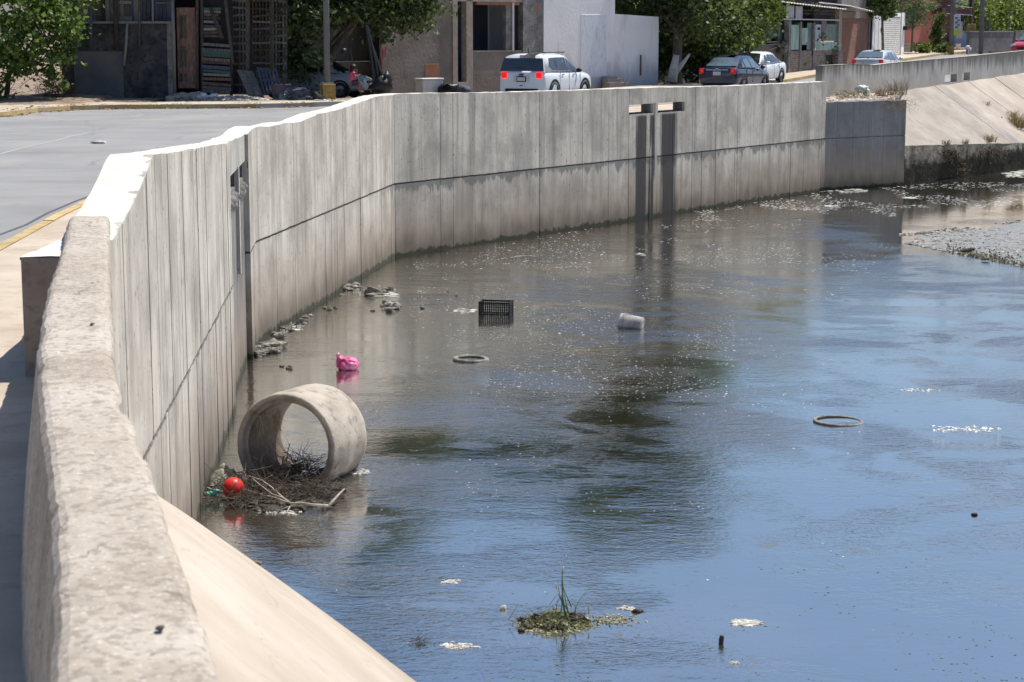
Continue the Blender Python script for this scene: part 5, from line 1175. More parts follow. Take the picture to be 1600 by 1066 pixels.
vl = world_thing('white_villa', 'lilac-white villa with an arched terracotta canopy beyond the hedge', 'house', (40, 165, 4.5))
mb = MB(); mb.box((43, 166, 8.5), (26, 5, 9)); wbuild(mb, 'wall', surf('lilac_white', [(0.42, 0.42, 0.50), (0.50, 0.50, 0.57)], 1), vl)
mb = MB(); p = aty(1587, 20, 160); mb.tube([(p.x + 1.6 * math.cos(a), 160, p.z - 0.2 + 1.1 * math.sin(a)) for a in np.linspace(0, math.pi, 14)], 0.16, 6); wbuild(mb, 'arch', M['orange'], vl)
# garden plants
tree('garden_tree', 'round dark green tree over the white gate', [B(1378, 2, 112, .9, .9, 1.0), B(1385, 12, 112, .5, .6, .5), B(1372, -30, 112.5, 1.3, 1.2, 1.2)], 5000, 0.16, 'leaf_mid', [(aty(1380, 105, 115.5), 0.1), (aty(1379, 60, 114), 0.08), (aty(1378, 5, 112), 0.06)], 81, 0.3, 2.0, 0.15)
tree('pale_shrub_tree', 'pale feathery shrub tree in front of the pink house', [B(1405, 5, 124.5, .8, .8, .7), B(1428, 18, 126, .9, .8, .8), B(1447, 8, 127, .7, .7, .5), B(1432, 32, 127, .6, .6, .4), B(1420, -20, 126, 1.2, 1.1, .9)], 7000, 0.13, 'leaf_pale', [(aty(1424, 80, 128), 0.08), (aty(1426, 45, 127), 0.06), (aty(1428, 20, 126), 0.05)], 91, 0.1, 2.8, 0.16)
tree('columnar_shrub', 'narrow climbing shrub with yellowing tip at the corner of the pink house', [B(1470, 30, 130, .35, .35, .35), B(1466, 45, 130, .38, .35, .5), B(1462, 60, 130, .42, .4, .5), B(1459, 75, 130, .5, .4, .4)], 2600, 0.13, 'leaf_mid', [(aty(1460, 84, 130), 0.05), (aty(1469, 30, 130), 0.03)], 95, 0.1, 2.0, 0.10, cat='shrub', limbs=False, stem='stem')
tree('garden_bush', 'small fresh green bush left of the columnar shrub', [B(1444, 76, 127, .42, .4, .35)], 900, 0.12, 'leaf_yellow', [(aty(1444, 84, 127), 0.03), (aty(1444, 76, 127), 0.02)], 96, 0, 2.0, 0.1, cat='shrub', limbs=False, stem='stem')
tree('garden_bush', 'small green bush right of the columnar shrub by the thick pole', [B(1474, 76, 128, .45, .4, .38)], 900, 0.12, 'leaf_mid', [(aty(1474, 84, 128), 0.03), (aty(1474, 76, 128), 0.02)], 97, 0, 2.0, 0.1, cat='shrub', limbs=False, stem='stem')
ag = world_thing('agave', 'spiky grey-green agave before the pink wall', 'plant', aty(1431, 82, 129)); mb = MB(); b0 = aty(1431, 82, 129)
for i in range(22):
    a = i * 2.4; r = 0.25 + 0.3 * (i % 3) / 3; mb.tube([b0, b0 + Vector((math.cos(a) * r * .5, math.sin(a) * r * .5, .45)), b0 + Vector((math.cos(a) * r, math.sin(a) * r, .85 - r * .5))], [0.05, 0.04, 0.005], 4)
wbuild(mb, 'leaf_rosette', M['leaf_mid'], ag)
p = aty(1497, 74, 134); bucket('plant_pot', 'pale plant pot on the porch step behind the thick pole', (p.x, 134, 4.35), 0.18, 0.34, M['sheet_white'], wire=False)['category'] = 'pot'
p = aty(1418, 76, 130); mb = MB()
for i in range(4): mb.box((p.x, p.y + 0.1 * i, p.z - 0.35 + 0.19 * i), (0.62 - 0.08 * (i % 2), 0.4, 0.17), rz=0.2 * i)
tag(mb.build('block_stack', M['kerb'], bevel=0.02), 'stack of weathered blocks beside the end of the white brick wall', 'blocks')
p = aty(1518.5, 44, 131); mb = MB()
for i in range(4):
    for j in range(4): mb.blob((p.x - 0.2 + 0.13 * j, 131, p.z - 0.2 + 0.14 * i), (0.055, 0.03, 0.055), 6, 4, 0.1)
mb.box((p.x, 131.05, p.z), (0.56, 0.05, 0.6)); tag(mb.build('wicker_basket', M['gold']), 'small woven basket hanging at the porch corner', 'basket')
p = aty(1513, 80, 127.6); mb = MB(); mb.tube([(p.x, 127.6, 4.0), (p.x, 127.6, 4.45)], 0.05, 7); mb.blob((p.x - 0.05, 127.6, 4.5), (0.17, 0.1, 0.12), 10, 6, .2); mb.blob((p.x + 0.12, 127.6, 4.38), (0.10, 0.08, 0.1), 10, 6, .2)
tag(mb.build('standpipe', M['cloth_white'], smooth=True), 'white lumpy standpipe wrapped in cloth by the far kerb', 'standpipe')

# ------------------------------------------------------------------ vehicles
def paint(name, c, rough=0.25, metallic=0.0, coat=0.6):
    m, nt, b = newmat(name); g = G(nt, True); col = g.mix(g.rng(g.noise(2.5, 5), 0.45, 0.7, 0, 0.12), c, tuple(q * 0.75 + 0.02 for q in c))
    z = g.sep()[2]; col = g.mix(g.m('MULTIPLY', g.rng(z, 0.2, 0.6, 0.2, 0), g.noise(9, 4)), col, (0.25, 0.21, 0.17))
    g.L(col, b.inputs['Base Color']); b.inputs['Roughness'].default_value = rough; b.inputs['Metallic'].default_value = metallic
    b.inputs['Coat Weight'].default_value = coat; b.inputs['Coat Roughness'].default_value = 0.05; return m
def glass(name, c=(0.012, 0.014, 0.016), rough=0.03):
    m, nt, b = newmat(name); g = G(nt); g.L(g.mix(g.rng(g.noise(1.1, 2), 0.4, 0.6), c, tuple(q * 1.8 for q in c)), b.inputs['Base Color'])
    b.inputs['Roughness'].default_value = rough; b.inputs['IOR'].default_value = 1.6; b.inputs['Specular IOR Level'].default_value = 0.8; return m
M['carglass'] = glass('tinted_car_glass'); M['carglass_l'] = glass('light_car_glass', (0.05, 0.075, 0.09), 0.02)
def lampmat(name, c, e):
    m, nt, b = newmat(name); b.inputs['Base Color'].default_value = (*c, 1); b.inputs['Roughness'].default_value = 0.2
    g = G(nt, True); g.L(g.mix(g.rng(g.noise(30, 2), .4, .6), c, tuple(q * .7 for q in c)), b.inputs['Base Color'])
    if e: b.inputs['Emission Color'].default_value = (1.0, 0.012, 0.01, 1); b.inputs['Emission Strength'].default_value = e
    return m
M['tail_on'] = lampmat('lit_brake_lamp', (0.6, 0.02, 0.015), 0.35); M['tail_ring'] = lampmat('lit_brake_ring', (0.7, 0.03, 0.02), 1.1); M['tail_dim'] = lampmat('red_tail_lens', (0.45, 0.02, 0.015), 0.1)
M['headlamp'] = lampmat('clear_headlamp', (0.55, 0.57, 0.6), 0); M['darkrim'] = simple('shade_dark_rim', (0.09, 0.09, 0.095), 0.5, metallic=0.3); M['plate'] = simple('white_plate', (0.55, 0.55, 0.56), 0.5); M['chrome'] = simple('chrome', (0.55, 0.56, 0.58), 0.18, metallic=0.9)  # rim colour darkened to carry the wheel arch shadow
M['trim'] = simple('black_trim', (0.02, 0.02, 0.021), 0.6)
def car(name, label, cat, loc, heading, pm, gm, S):
    """x forward, origin on the ground below the middle. S: body sections"""
    t = empty(name, label, cat, loc, heading)
    low, roof, hw = S['low'], S['roof'], S['hw']     # low: (x, ztop, zbottom, halfwidth); roof: (x, z, roofhalf, belthalf, beltz)
    mb = MB(); n = 11
    for (x, zt, zb, hwx) in low:
        sec = [(0, zt + 0.02), (0.45, zt + 0.012), (0.78, zt - 0.005), (0.90, zt - 0.035), (0.965, zt - 0.10), (0.995, zt - 0.5 * (zt - zb) * 0.55), (1.0, zb + 0.42 * (zt - zb)), (0.985, zb + 0.2 * (zt - zb)), (0.96, zb + 0.06), (0.90, zb), (0, zb)]
        for y, z in sec: mb.v.append((x, y * hwx, z))
        for y, z in sec[::-1][1:-1]: mb.v.append((x, -y * hwx, z))
    m_ = 20
    for i in range(len(low) - 1):
        for j in range(m_):
            j2 = (j + 1) % m_; mb.f.append((i * m_ + j, (i + 1) * m_ + j, (i + 1) * m_ + j2, i * m_ + j2))
    mb.f.append(tuple(range(m_))); mb.f.append(tuple((len(low) - 1) * m_ + k for k in range(m_))[::-1])
    mb.build('body', pm, t, smooth=True, subd=1, recalc=True)
    # greenhouse: loft of roof stations
    def sec(r):
        x, z, rh, bh_, bz = r; k = max(z - bz, 0.001)
        return [(x, 0, z), (x, rh * 0.6, z - 0.01 * min(1, k * 3)), (x, rh * 0.92, z - 0.035 * min(1, k * 3)), (x, rh + 0.02, z - 0.11 * min(1, k * 2)), (x, bh_, bz)]
    mb = MB()
    for r in roof:
        s_ = sec(r)
        for q in s_: mb.v.append(q)
        for q in s_[::-1][:-1]: mb.v.append((q[0], -q[1], q[2]))
    for i in range(len(roof) - 1):
        for j in range(8): mb.f.append((i * 9 + j, (i + 1) * 9 + j, (i + 1) * 9 + j + 1, i * 9 + j + 1))
    mb.build('cabin', pm, t, smooth=True, recalc=True)
    def rs_(x):      # interpolate roof station
        for a, b in zip(roof, roof[1:]):
            if a[0] <= x <= b[0]:
                f = (x - a[0]) / (b[0] - a[0]); return tuple(a[i] + (b[i] - a[i]) * f for i in range(5))
        return roof[-1]
    def side(x, f, s_):
        r = rs_(x); q = sec(r); a, b = Vector(q[4]), Vector(q[3]); p = a.lerp(b, f); p.y = (p.y + 0.012) * s_; return p
    for s_ in (1, -1):
        for poly in S['side']:
            mb = MB(); pts = [side(x, f, s_) for x, f in poly]; pp = [p - Vector((0, 0.01 * s_, 0)) for p in pts]
            k_ = len(pts); mb.add(pts + pp, [tuple(range(k_))[:: -1 if s_ > 0 else 1]] + [(i, (i + 1) % k_, k_ + (i + 1) % k_, k_ + i) for i in range(k_)]); mb.build('side_window', gm, t)
    def screen(i0, i1, f0, f1, nm_, sgn, wf=0.86):
        a, b = roof[i0], roof[i1]; mb = MB(); N_ = 6; V = []; ln_ = math.hypot(b[0] - a[0], b[1] - a[1]); nx_, nz_ = abs(b[1] - a[1]) / ln_, abs(b[0] - a[0]) / ln_
        for fi in (f0, f1):
            x = a[0] + (b[0] - a[0]) * fi; z = a[1] + (b[1] - a[1]) * fi; rh = (a[2] + (b[2] - a[2]) * fi); bh_ = a[3] + (b[3] - a[3]) * fi; hwid = (rh * fi + bh_ * (1 - fi)) * wf
            for k_ in range(N_ + 1): y = -hwid + 2 * hwid * k_ / N_; V.append((x + sgn * nx_ * 0.028, y, z + nz_ * 0.028 - 0.03 * fi * nz_ * (abs(y) / hwid) ** 2))
        for k_ in range(N_): mb.quad(V[k_], V[k_ + 1], V[N_ + 2 + k_], V[N_ + 1 + k_])
        mb.build(nm_, gm, t, smooth=True)
    screen(0, 1, *S.get('rearf', (0.08, 0.86)), 'rear_window', -1, S.get('rw', 0.86)); screen(len(roof) - 1, len(roof) - 2, 0.06, 0.9, 'windscreen', 1)
    R = S['wr']
    for wx in S['wheels']:
        for s_ in (1, -1):
            m4 = Matrix.Translation((wx, s_ * (hw - 0.11), R)) @ Matrix.Rotation(math.pi / 2, 4, 'X')
            w_ = MB(); w_.lathe([(R * 0.62, -0.10), (R * 0.93, -0.11), (R, -0.07), (R, 0.07), (R * 0.93, 0.11), (R * 0.62, 0.10)], 24, m4, closed=True); wh_ = w_.build('wheel', M['rubber'], t, smooth=True)
            r_ = MB(); r_.lathe([(0, -0.085), (R * 0.2, -0.09), (R * 0.3, -0.07), (R * 0.58, -0.07), (R * 0.63, -0.09)], 16, m4 @ Matrix.Scale(1 if s_ > 0 else 1, 4)); r_.lathe([(0, 0.085), (R * 0.2, 0.09), (R * 0.3, 0.07), (R * 0.58, 0.07), (R * 0.63, 0.09)], 16, m4)
            rim = r_.build('rim', M['darkrim'], wh_, smooth=True)
            a_ = MB(); ang = np.linspace(-0.25, math.pi + 0.25, 18); ro, ri = R + S.get('arch', 0.06) + 0.02, R * 0.2
            o_ = [Vector((wx + ro * math.cos(q), s_ * (hw * 0.998 + 0.006), R + ro * math.sin(q))) for q in ang]; i_ = [Vector((wx + (R + 0.012) * math.cos(q), s_ * (hw * 0.998 + 0.006), R + (R + 0.012) * math.sin(q))) for q in ang]
            k_ = len(ang); o2_ = [p - Vector((0, s_ * 0.06, 0)) for p in o_]
            a_.add(o_ + i_ + o2_, [(i, i + 1, k_ + i + 1, k_ + i) for i in range(k_ - 1)] + [(i, i + 1, 2 * k_ + i + 1, 2 * k_ + i) for i in range(k_ - 1)]); a_.build('wheel_arch', M['trim'], t)
            mr = MB(); 
        # door seams and handles are added below
    for s_ in (1, -1):
        q = side(S['mirror'], 0.05, s_); mb = MB(); mb.blob((q.x, q.y + s_ * 0.11, q.z + 0.03), (0.07, 0.11, 0.08), 10, 7, 0.0); mb.box((q.x, q.y + s_ * 0.03, q.z - 0.02), (0.05, 0.12, 0.03)); mb.build('mirror', S.get('mirm', pm), t, smooth=True)
        for hx in S['handles']: mb = MB(); z_ = interp(hx, [(r[0], r[4]) for r in roof]) - 0.10; mb.box((hx, s_ * (hw * 0.985 + 0.012), z_), (0.17, 0.03, 0.03)); mb.build('door_handle', S.get('hm', M['trim']), t, bevel=0.008)
        for sx in S['seams']: mb = MB(); z0, z1 = 0.38, interp(sx, [(r[0], r[4]) for r in roof]) - 0.02; mb.box((sx, s_ * (hw * 0.992 + 0.001), (z0 + z1) / 2), (0.012, 0.012, z1 - z0)); mb.build('door_seam', M['trim'], t)
    for (nm_, mt, c, d, bv) in S['bits']:
        mb = MB(); mb.box(c, d); mb.build(nm_, M[mt] if isinstance(mt, str) else mt, t, bevel=bv)
    return t
def plate_text(parent, txt, size, loc, mat, yaw=-math.pi / 2):
    cu = bpy.data.curves.new('lettering', 'FONT'); cu.body = txt; cu.size = size; cu.extrude = 0.002; cu.align_x = 'CENTER'; cu.align_y = 'CENTER'
    tmp = bpy.data.objects.new('tmp', cu); C.objects.link(tmp); bpy.context.view_layer.update()
    me = bpy.data.meshes.new_from_object(tmp); bpy.data.objects.remove(tmp); me.materials.clear(); me.materials.append(mat)
    o = bpy.data.objects.new('lettering', me); C.objects.link(o); o.parent = parent; o.location = loc; o.rotation_euler = (math.pi / 2, 0, yaw); return o
suv = dict(hw=0.90, wr=0.345, arch=0.09, wheels=(-1.29, 1.28), mirror=0.62, handles=(-0.62, 0.28), seams=(-0.85, -0.08, 0.85),
    low=[(-2.10, 0.98, 0.36, 0.78), (-2.06, 1.04, 0.30, 0.86), (-1.9, 1.08, 0.28, 0.895), (-1.2, 1.06, 0.26, 0.90), (0.0, 1.04, 0.25, 0.90), (0.85, 1.04, 0.26, 0.90), (1.3, 1.02, 0.28, 0.895), (1.8, 0.97, 0.30, 0.87), (2.05, 0.88, 0.34, 0.80), (2.12, 0.70, 0.38, 0.74)],
    roof=[(-2.04, 1.02, 0.84, 0.85, 1.01), (-1.90, 1.60, 0.72, 0.83, 1.05), (-1.5, 1.67, 0.68, 0.83, 1.05), (-0.3, 1.68, 0.64, 0.84, 1.04), (0.15, 1.64, 0.62, 0.84, 1.03), (0.98, 1.04, 0.70, 0.82, 1.03)],
    side=[[(-1.55, 0.35), (-1.35, 0.12), (-1.0, 0.08), (-0.98, 0.92), (-1.45, 0.9)], [(-0.93, 0.08), (-0.06, 0.06), (-0.06, 0.95), (-0.93, 0.93)], [(0.02, 0.06), (0.75, 0.08), (0.32, 0.93), (0.02, 0.95)]],
    rearf=(0.08, 0.84), rw=0.98, mirm=M['black'],
    bits=[('tail_lamp', 'tail_ring', (-2.085, 0.66, 0.93), (0.08, 0.23, 0.22), 0.05), ('tail_lamp', 'tail_ring', (-2.085, -0.66, 0.93), (0.08, 0.23, 0.22), 0.05),
          ('lamp_lens', 'tail_on', (-2.11, 0.66, 0.93), (0.06, 0.18, 0.16), 0.02), ('lamp_lens', 'tail_on', (-2.11, -0.66, 0.93), (0.06, 0.18, 0.16), 0.02),
          ('plate_frame', 'trim', (-2.105, 0, 0.80), (0.05, 0.36, 0.19), 0.01), ('licence_plate', 'plate', (-2.125, 0, 0.80), (0.03, 0.30, 0.13), 0.005),
          ('plate_recess', 'sheet_white', (-2.095, 0, 0.82), (0.03, 0.62, 0.25), 0.03), ('tailgate_handle', 'trim', (-2.11, 0, 0.97), (0.04, 0.16, 0.03), 0.01),
          ('bumper_insert', 'trim', (-2.09, 0, 0.42), (0.07, 1.25, 0.12), 0.03), ('tow_cover', 'trim', (-2.115, 0, 0.585), (0.03, 0.12, 0.025), 0.01),
          ('sill', 'trim', (0.0, 0.885, 0.33), (2.0, 0.05, 0.14), 0.02), ('sill', 'trim', (0.0, -0.885, 0.33), (2.0, 0.05, 0.14), 0.02),
          ('roof_rail', 'trim', (-0.75, 0.60, 1.70), (1.75, 0.035, 0.035), 0.015), ('roof_rail', 'trim', (-0.75, -0.60, 1.70), (1.75, 0.035, 0.035), 0.015),
          ('antenna', 'trim', (-1.55, 0, 1.76), (0.03, 0.02, 0.2), 0.005), ('wiper', 'trim', (-2.02, 0.1, 1.18), (0.03, 0.4, 0.02), 0.004),
          ('brake_bar', 'tail_dim', (-1.90, 0, 1.60), (0.03, 0.3, 0.025), 0.005)])
def at_car(px, Y): p = aty(px, 150, Y); return (p.x, Y, ground(Y))
s1 = car('suv', 'boxy white SUV with lit square red tail lamps, driving past the taupe house', 'car', at_car(855, 68.3), math.radians(64), paint('white_suv_paint', (0.66, 0.68, 0.71)), M['carglass'], suv)
plate_text(s1, 'Jeep', 0.10, (-2.128, 0.0, 0.925), M['trim'])
sed_low = [(-2.16, 0.92, 0.36, 0.74), (-2.10, 0.98, 0.30, 0.81), (-1.9, 1.01, 0.27, 0.845), (-1.3, 0.99, 0.25, 0.855), (0.0, 0.95, 0.24, 0.855), (0.9, 0.93, 0.25, 0.855), (1.4, 0.88, 0.26, 0.845), (1.85, 0.80, 0.28, 0.80), (2.08, 0.68, 0.32, 0.72), (2.14, 0.55, 0.36, 0.66)]
sed_roof = [(-1.72, 0.99, 0.66, 0.78, 0.98), (-1.02, 1.42, 0.55, 0.79, 0.97), (-0.6, 1.475, 0.54, 0.80, 0.96), (0.1, 1.475, 0.54, 0.80, 0.95), (0.42, 1.43, 0.54, 0.80, 0.94), (1.22, 0.93, 0.62, 0.78, 0.92)]
sed_side = [[(-1.32, 0.12), (-1.05, 0.10), (-1.02, 0.85)], [(-0.98, 0.08), (-0.32, 0.06), (-0.32, 0.94), (-0.86, 0.92)], [(-0.25, 0.06), (0.80, 0.08), (0.38, 0.92), (-0.25, 0.95)]]
sedan = dict(hw=0.855, wr=0.30, wheels=(-1.25, 1.27), mirror=0.72, handles=(-0.85, 0.0), seams=(-1.0, -0.28, 0.82), low=sed_low, roof=sed_roof, side=sed_side, hm=M['chrome'],
    bits=[('tail_lamp', 'tail_dim', (-2.08, 0.66, 0.84), (0.14, 0.24, 0.24), 0.05), ('tail_lamp', 'tail_dim', (-2.08, -0.66, 0.84), (0.14, 0.24, 0.24), 0.05), ('lamp_lens', 'tail_on', (-2.145, 0.66, 0.87), (0.03, 0.10, 0.09), 0.03), ('lamp_lens', 'tail_on', (-2.145, -0.66, 0.87), (0.03, 0.10, 0.09), 0.03),
          ('licence_plate', 'plate', (-2.165, 0, 0.76), (0.03, 0.33, 0.15), 0.01), ('trunk_trim', 'chrome', (-2.15, 0, 0.90), (0.03, 0.95, 0.035), 0.01), ('badge', 'chrome', (-2.15, 0, 0.95), (0.03, 0.13, 0.035), 0.01)])
car('sedan', 'dark navy-black sedan with red tail lamps behind the wall near the twin openings', 'car', at_car(1149, 79.5), math.radians(63), paint('navy_black_paint', (0.006, 0.012, 0.040), 0.2), M['carglass_l'], sedan)
fr = dict(sedan); fr['low'] = [(x * 1.12, z * 1.04, b, h * 1.08) for x, z, b, h in sed_low]; fr['roof'] = [(x * 1.12, z * 1.03, a * 1.06, b * 1.08, c * 1.04) for x, z, a, b, c in sed_roof]; fr['side'] = [[(x * 1.12, f) for x, f in p] for p in sed_side[:]]
fr['hw'] = 0.925; fr['wheels'] = (-1.48, 1.45); fr['wr'] = 0.34; fr['mirror'] = 0.82; fr['handles'] = (-0.95, 0.0); fr['seams'] = (-1.1, -0.3, 0.9)
fr['bits'] = [('headlamp', 'headlamp', (2.28, 0.66, 0.68), (0.1, 0.36, 0.14), 0.04), ('headlamp', 'headlamp', (2.28, -0.66, 0.68), (0.1, 0.36, 0.14), 0.04), ('grille', 'trim', (2.38, 0, 0.52), (0.06, 0.8, 0.14), 0.02)]
car('sedan', 'white sedan half hidden behind the navy one, coming the other way', 'car', at_car(1176, 89.5), math.radians(245), paint('white_sedan_paint', (0.72, 0.73, 0.75)), M['carglass'], fr)
sv = dict(sedan); sv['roof'] = [(-1.78, 1.0, 0.66, 0.78, 0.99), (-1.2, 1.36, 0.60, 0.79, 0.97), (-0.8, 1.40, 0.59, 0.80, 0.96), (0.1, 1.41, 0.59, 0.80, 0.95), (0.35, 1.38, 0.58, 0.80, 0.94), (1.0, 0.93, 0.64, 0.78, 0.92)]
sv['bits'] = [b_ for b_ in sedan['bits'][:5] if b_[0] != 'lamp_lens'] + [('badge', 'trim', (-2.0, 0, 1.02), (0.03, 0.1, 0.03), 0.01)]
car('sedan', 'silver-white three-box sedan showing only its rear screen above the far parapet', 'car', at_car(1372, 96), math.radians(64), paint('silver_paint', (0.60, 0.61, 0.63), 0.22, 0.3), M['carglass_l'], sv)
rd = dict(fr); car('hatchback', 'bright red car coming down the road at the right edge', 'car', at_car(1613, 124), math.radians(238), paint('red_paint', (0.42, 0.015, 0.03)), M['carglass_l'], rd)
ov = dict(sedan); ov['bits'] = [('headlamp', 'headlamp', (2.10, 0.55, 0.66), (0.08, 0.22, 0.14), 0.04), ('headlamp', 'headlamp', (2.10, -0.55, 0.66), (0.08, 0.22, 0.14), 0.04), ('licence_plate', 'plate', (2.16, 0, 0.5), (0.02, 0.3, 0.12), 0.01), ('grille', 'trim', (2.13, 0, 0.60), (0.06, 0.6, 0.08), 0.01)]
p = aty(532, 150, 70.0)
car('parked_car', 'old pale grey-blue car parked in the shade of the mango tree', 'car', (p.x - 1.0, 70.6, 3.12), math.radians(-14), paint('faded_pale_paint', (0.30, 0.34, 0.36), 0.45, 0, 0.1), M['carglass'], ov)

# ------------------------------------------------------------------ leaning dark poles, swing and the child
def WP(px, py, Y=66.6): return aty(px, py, Y)
tp = world_thing('leaning_poles', 'bundle of dark poles leaning together with a black bag at the foot', 'poles', WP(590, 148))
for (x0, y0, x1, y1, r) in ((572, 40, 586, 140, .07), (574, 42, 594, 138, .045), (577, 60, 602, 140, .05), (574, 60, 584, 132, .03)):
    mb = MB(); a, b = WP(x0, y0, 67.1), WP(x1, y1, 66.4); mb.tube([a, a.lerp(b, .5) + Vector((0.03, 0, 0)), b], [r, r, r * .9], 7); wbuild(mb, 'pole', M['black'], tp)
mb = MB(); p = WP(597, 133); mb.blob(p, (.34, .28, .3), 14, 10, .25, 2.4, seed=2); mb.blob(WP(602, 124), (.2, .18, .26), 12, 9, .2, 2.4, seed=5); mb.blob(WP(584, 138), (.2, .2, .16), 12, 9, .2, 2.4, seed=8)
tag(mb.build('rubbish_bag', M['black'], smooth=True), 'lumpy black bag heaped at the foot of the leaning poles', 'bag')
mb = MB(); pts = [WP(597, 70), WP(596, 84), WP(598, 98), WP(597, 112)]; mb.tube(pts, [.03, .05, .04, .02], 6); mb.blob(WP(601, 82), (.09, .07, .16), 10, 7, .3, 2, seed=1)
tag(mb.build('hanging_rag', simple('rusty_red_rag', (0.22, 0.10, 0.08), .8)), 'small faded red and white rag hanging on a cord beside the poles', 'rag')
sw = world_thing('rope_swing', 'dark rope swing hanging from the leaning limb of the mango tree', 'swing', WP(553, 132))
for (x0, y0, x1, y1) in ((538, 40, 549, 131), (541, 40, 560, 131)):
    mb = MB(); a, b = WP(x0, y0, 68.0), WP(x1, y1, 66.6); mb.tube([a, a.lerp(b, .5) + Vector((-0.04, 0, 0)), b], 0.014, 5); wbuild(mb, 'rope', M['black'], sw)
mb = MB(); mb.box(WP(553, 134), (0.36, 0.24, 0.05)); wbuild(mb, 'seat', M['wood_dark'], sw, bevel=0.01)
mb = MB(); a = WP(537, 80); mb.blob(a, (.1, .1, .12), 10, 7, .3, seed=4); wbuild(mb, 'knot', M['black'], sw, smooth=True)
M['skin'] = simple('brown_skin', (0.24, 0.125, 0.08), 0.6, 0.08, subs=None) if False else simple('brown_skin', (0.24, 0.125, 0.08), 0.6, 0.08)
M['hair'] = simple('black_hair', (0.012, 0.010, 0.010), 0.5); M['pinkcloth'] = simple('pink_cotton', (0.55, 0.07, 0.17), 0.8); M['darkcloth'] = simple('dark_shorts', (0.05, 0.03, 0.045), 0.8)
pe = world_thing('person', 'small child in a pink top with long black hair, sitting sideways on the rope swing', 'person', WP(553, 134))
hp = WP(552, 130); X0, Y0, Z0 = hp.x, hp.y, hp.z
J = {'pelvis': (0, 0, 0.03, .095), 'waist': (-.01, 0, .15, .085), 'chest': (-.005, 0, .29, .095), 'neck': (.01, 0, .40, .04), 'head': (.03, 0, .50, .095), 'crown': (.03, 0, .58, .07),
     'shR': (0, -.11, .35, .045), 'elR': (.10, -.15, .22, .034), 'waR': (.20, -.10, .27, .026), 'haR': (.25, -.09, .30, .028), 'shL': (0, .11, .35, .045), 'elL': (.08, .16, .28, .034), 'waL': (.12, .12, .43, .026), 'haL': (.13, .11, .48, .028),
     'hiR': (.03, -.06, .01, .07), 'knR': (.25, -.07, .03, .052), 'anR': (.20, -.07, -.26, .034), 'toR': (.29, -.07, -.31, .028), 'hiL': (.03, .06, .01, .07), 'knL': (.26, .08, .01, .052), 'anL': (.26, .08, -.27, .034), 'toL': (.35, .08, -.31, .028)}
E_ = [('pelvis', 'waist'), ('waist', 'chest'), ('chest', 'neck'), ('neck', 'head'), ('head', 'crown'), ('chest', 'shR'), ('shR', 'elR'), ('elR', 'waR'), ('waR', 'haR'), ('chest', 'shL'), ('shL', 'elL'), ('elL', 'waL'), ('waL', 'haL'),
      ('pelvis', 'hiR'), ('hiR', 'knR'), ('knR', 'anR'), ('anR', 'toR'), ('pelvis', 'hiL'), ('hiL', 'knL'), ('knL', 'anL'), ('anL', 'toL')]
ks_ = list(J); me = bpy.data.meshes.new('body'); me.from_pydata([(X0 + J[k_][0], Y0 + J[k_][1], Z0 + J[k_][2]) for k_ in ks_], [(ks_.index(a), ks_.index(b)) for a, b in E_], [])
bo = bpy.data.objects.new('body', me); C.objects.link(bo); me.materials.append(M['skin']); bo.parent = pe; bo.matrix_parent_inverse = Matrix.Translation(-Vector(pe.location))
sk = bo.modifiers.new('skin', 'SKIN'); 
for i, k_ in enumerate(ks_): me.skin_vertices[0].data[i].radius = (J[k_][3],) * 2
me.skin_vertices[0].data[0].use_root = True
ss = bo.modifiers.new('sub', 'SUBSURF'); ss.levels = 1; ss.render_levels = 1
def at_b(x, y, z): return (X0 + x, Y0 + y, Z0 + z)
mb = MB(); mb.lathe([(.125, 0.0), (.115, .08), (.105, .16), (.115, .26), (.115, .33), (.06, .385), (.045, .40)], 18, Matrix.Translation(at_b(-.005, 0, .03))); wbuild(mb, 'shirt', M['pinkcloth'], pe, smooth=True)
for s_ in (1, -1): mb = MB(); mb.tube([at_b(0.0, .09 * s_, .37), at_b(.045, .14 * s_, .31)], [.055, .052], 10, cap=False); wbuild(mb, 'sleeve', M['pinkcloth'], pe, smooth=True)
mb = MB()
for s_ in (1, -1): mb.tube([at_b(-.03, .05 * s_, .03), at_b(.08, .065 * s_, .03), at_b(.17, .07 * s_, .03)], [.10, .088, .075], 10, cap=False)
wbuild(mb, 'shorts', M['darkcloth'], pe, smooth=True)
mb = MB(); mb.blob(at_b(.012, 0, .545), (.115, .112, .10), 14, 10, .06, seed=1); mb.blob(at_b(-.055, 0, .43), (.065, .10, .15), 12, 9, .12, seed=3); mb.blob(at_b(-.075, 0, .32), (.04, .07, .10), 10, 8, .15, seed=4); wbuild(mb, 'hair', M['hair'], pe, smooth=True)

# ------------------------------------------------------------------ concrete pipe ring in the water
M['pipe'] = None
def pipe_mat():
    m, nt, b = newmat('weathered_pipe_concrete'); g = G(nt); z = g.sep()[2]
    c = g.ramp(g.noise(3.0, 7), [(0.26, 0.225, 0.18), (0.34, 0.30, 0.25), (0.40, 0.36, 0.31)])
    c = g.mix(g.rng(g.noise(5.5, 6, g.mapv((1, 1, 1), (3, 2, 6)), 0.65), 0.50, 0.64, 0, 0.65), c, (0.15, 0.125, 0.10))
    zz = g.m('ADD', z, g.m('MULTIPLY_ADD', g.noise(3, 5), 0.6, -0.3)); c = g.mix(g.rng(zz, 0.12, 0.55, 0.8, 0), c, (0.12, 0.10, 0.085)); c = g.mix(g.rng(zz, -0.05, 0.14, 0.9, 0), c, (0.035, 0.03, 0.022))
    g.L(c, b.inputs['Base Color']); b.inputs['Roughness'].default_value = 0.9; g.bump(g.noise(26, 6), 0.6, 0.015, b); return m
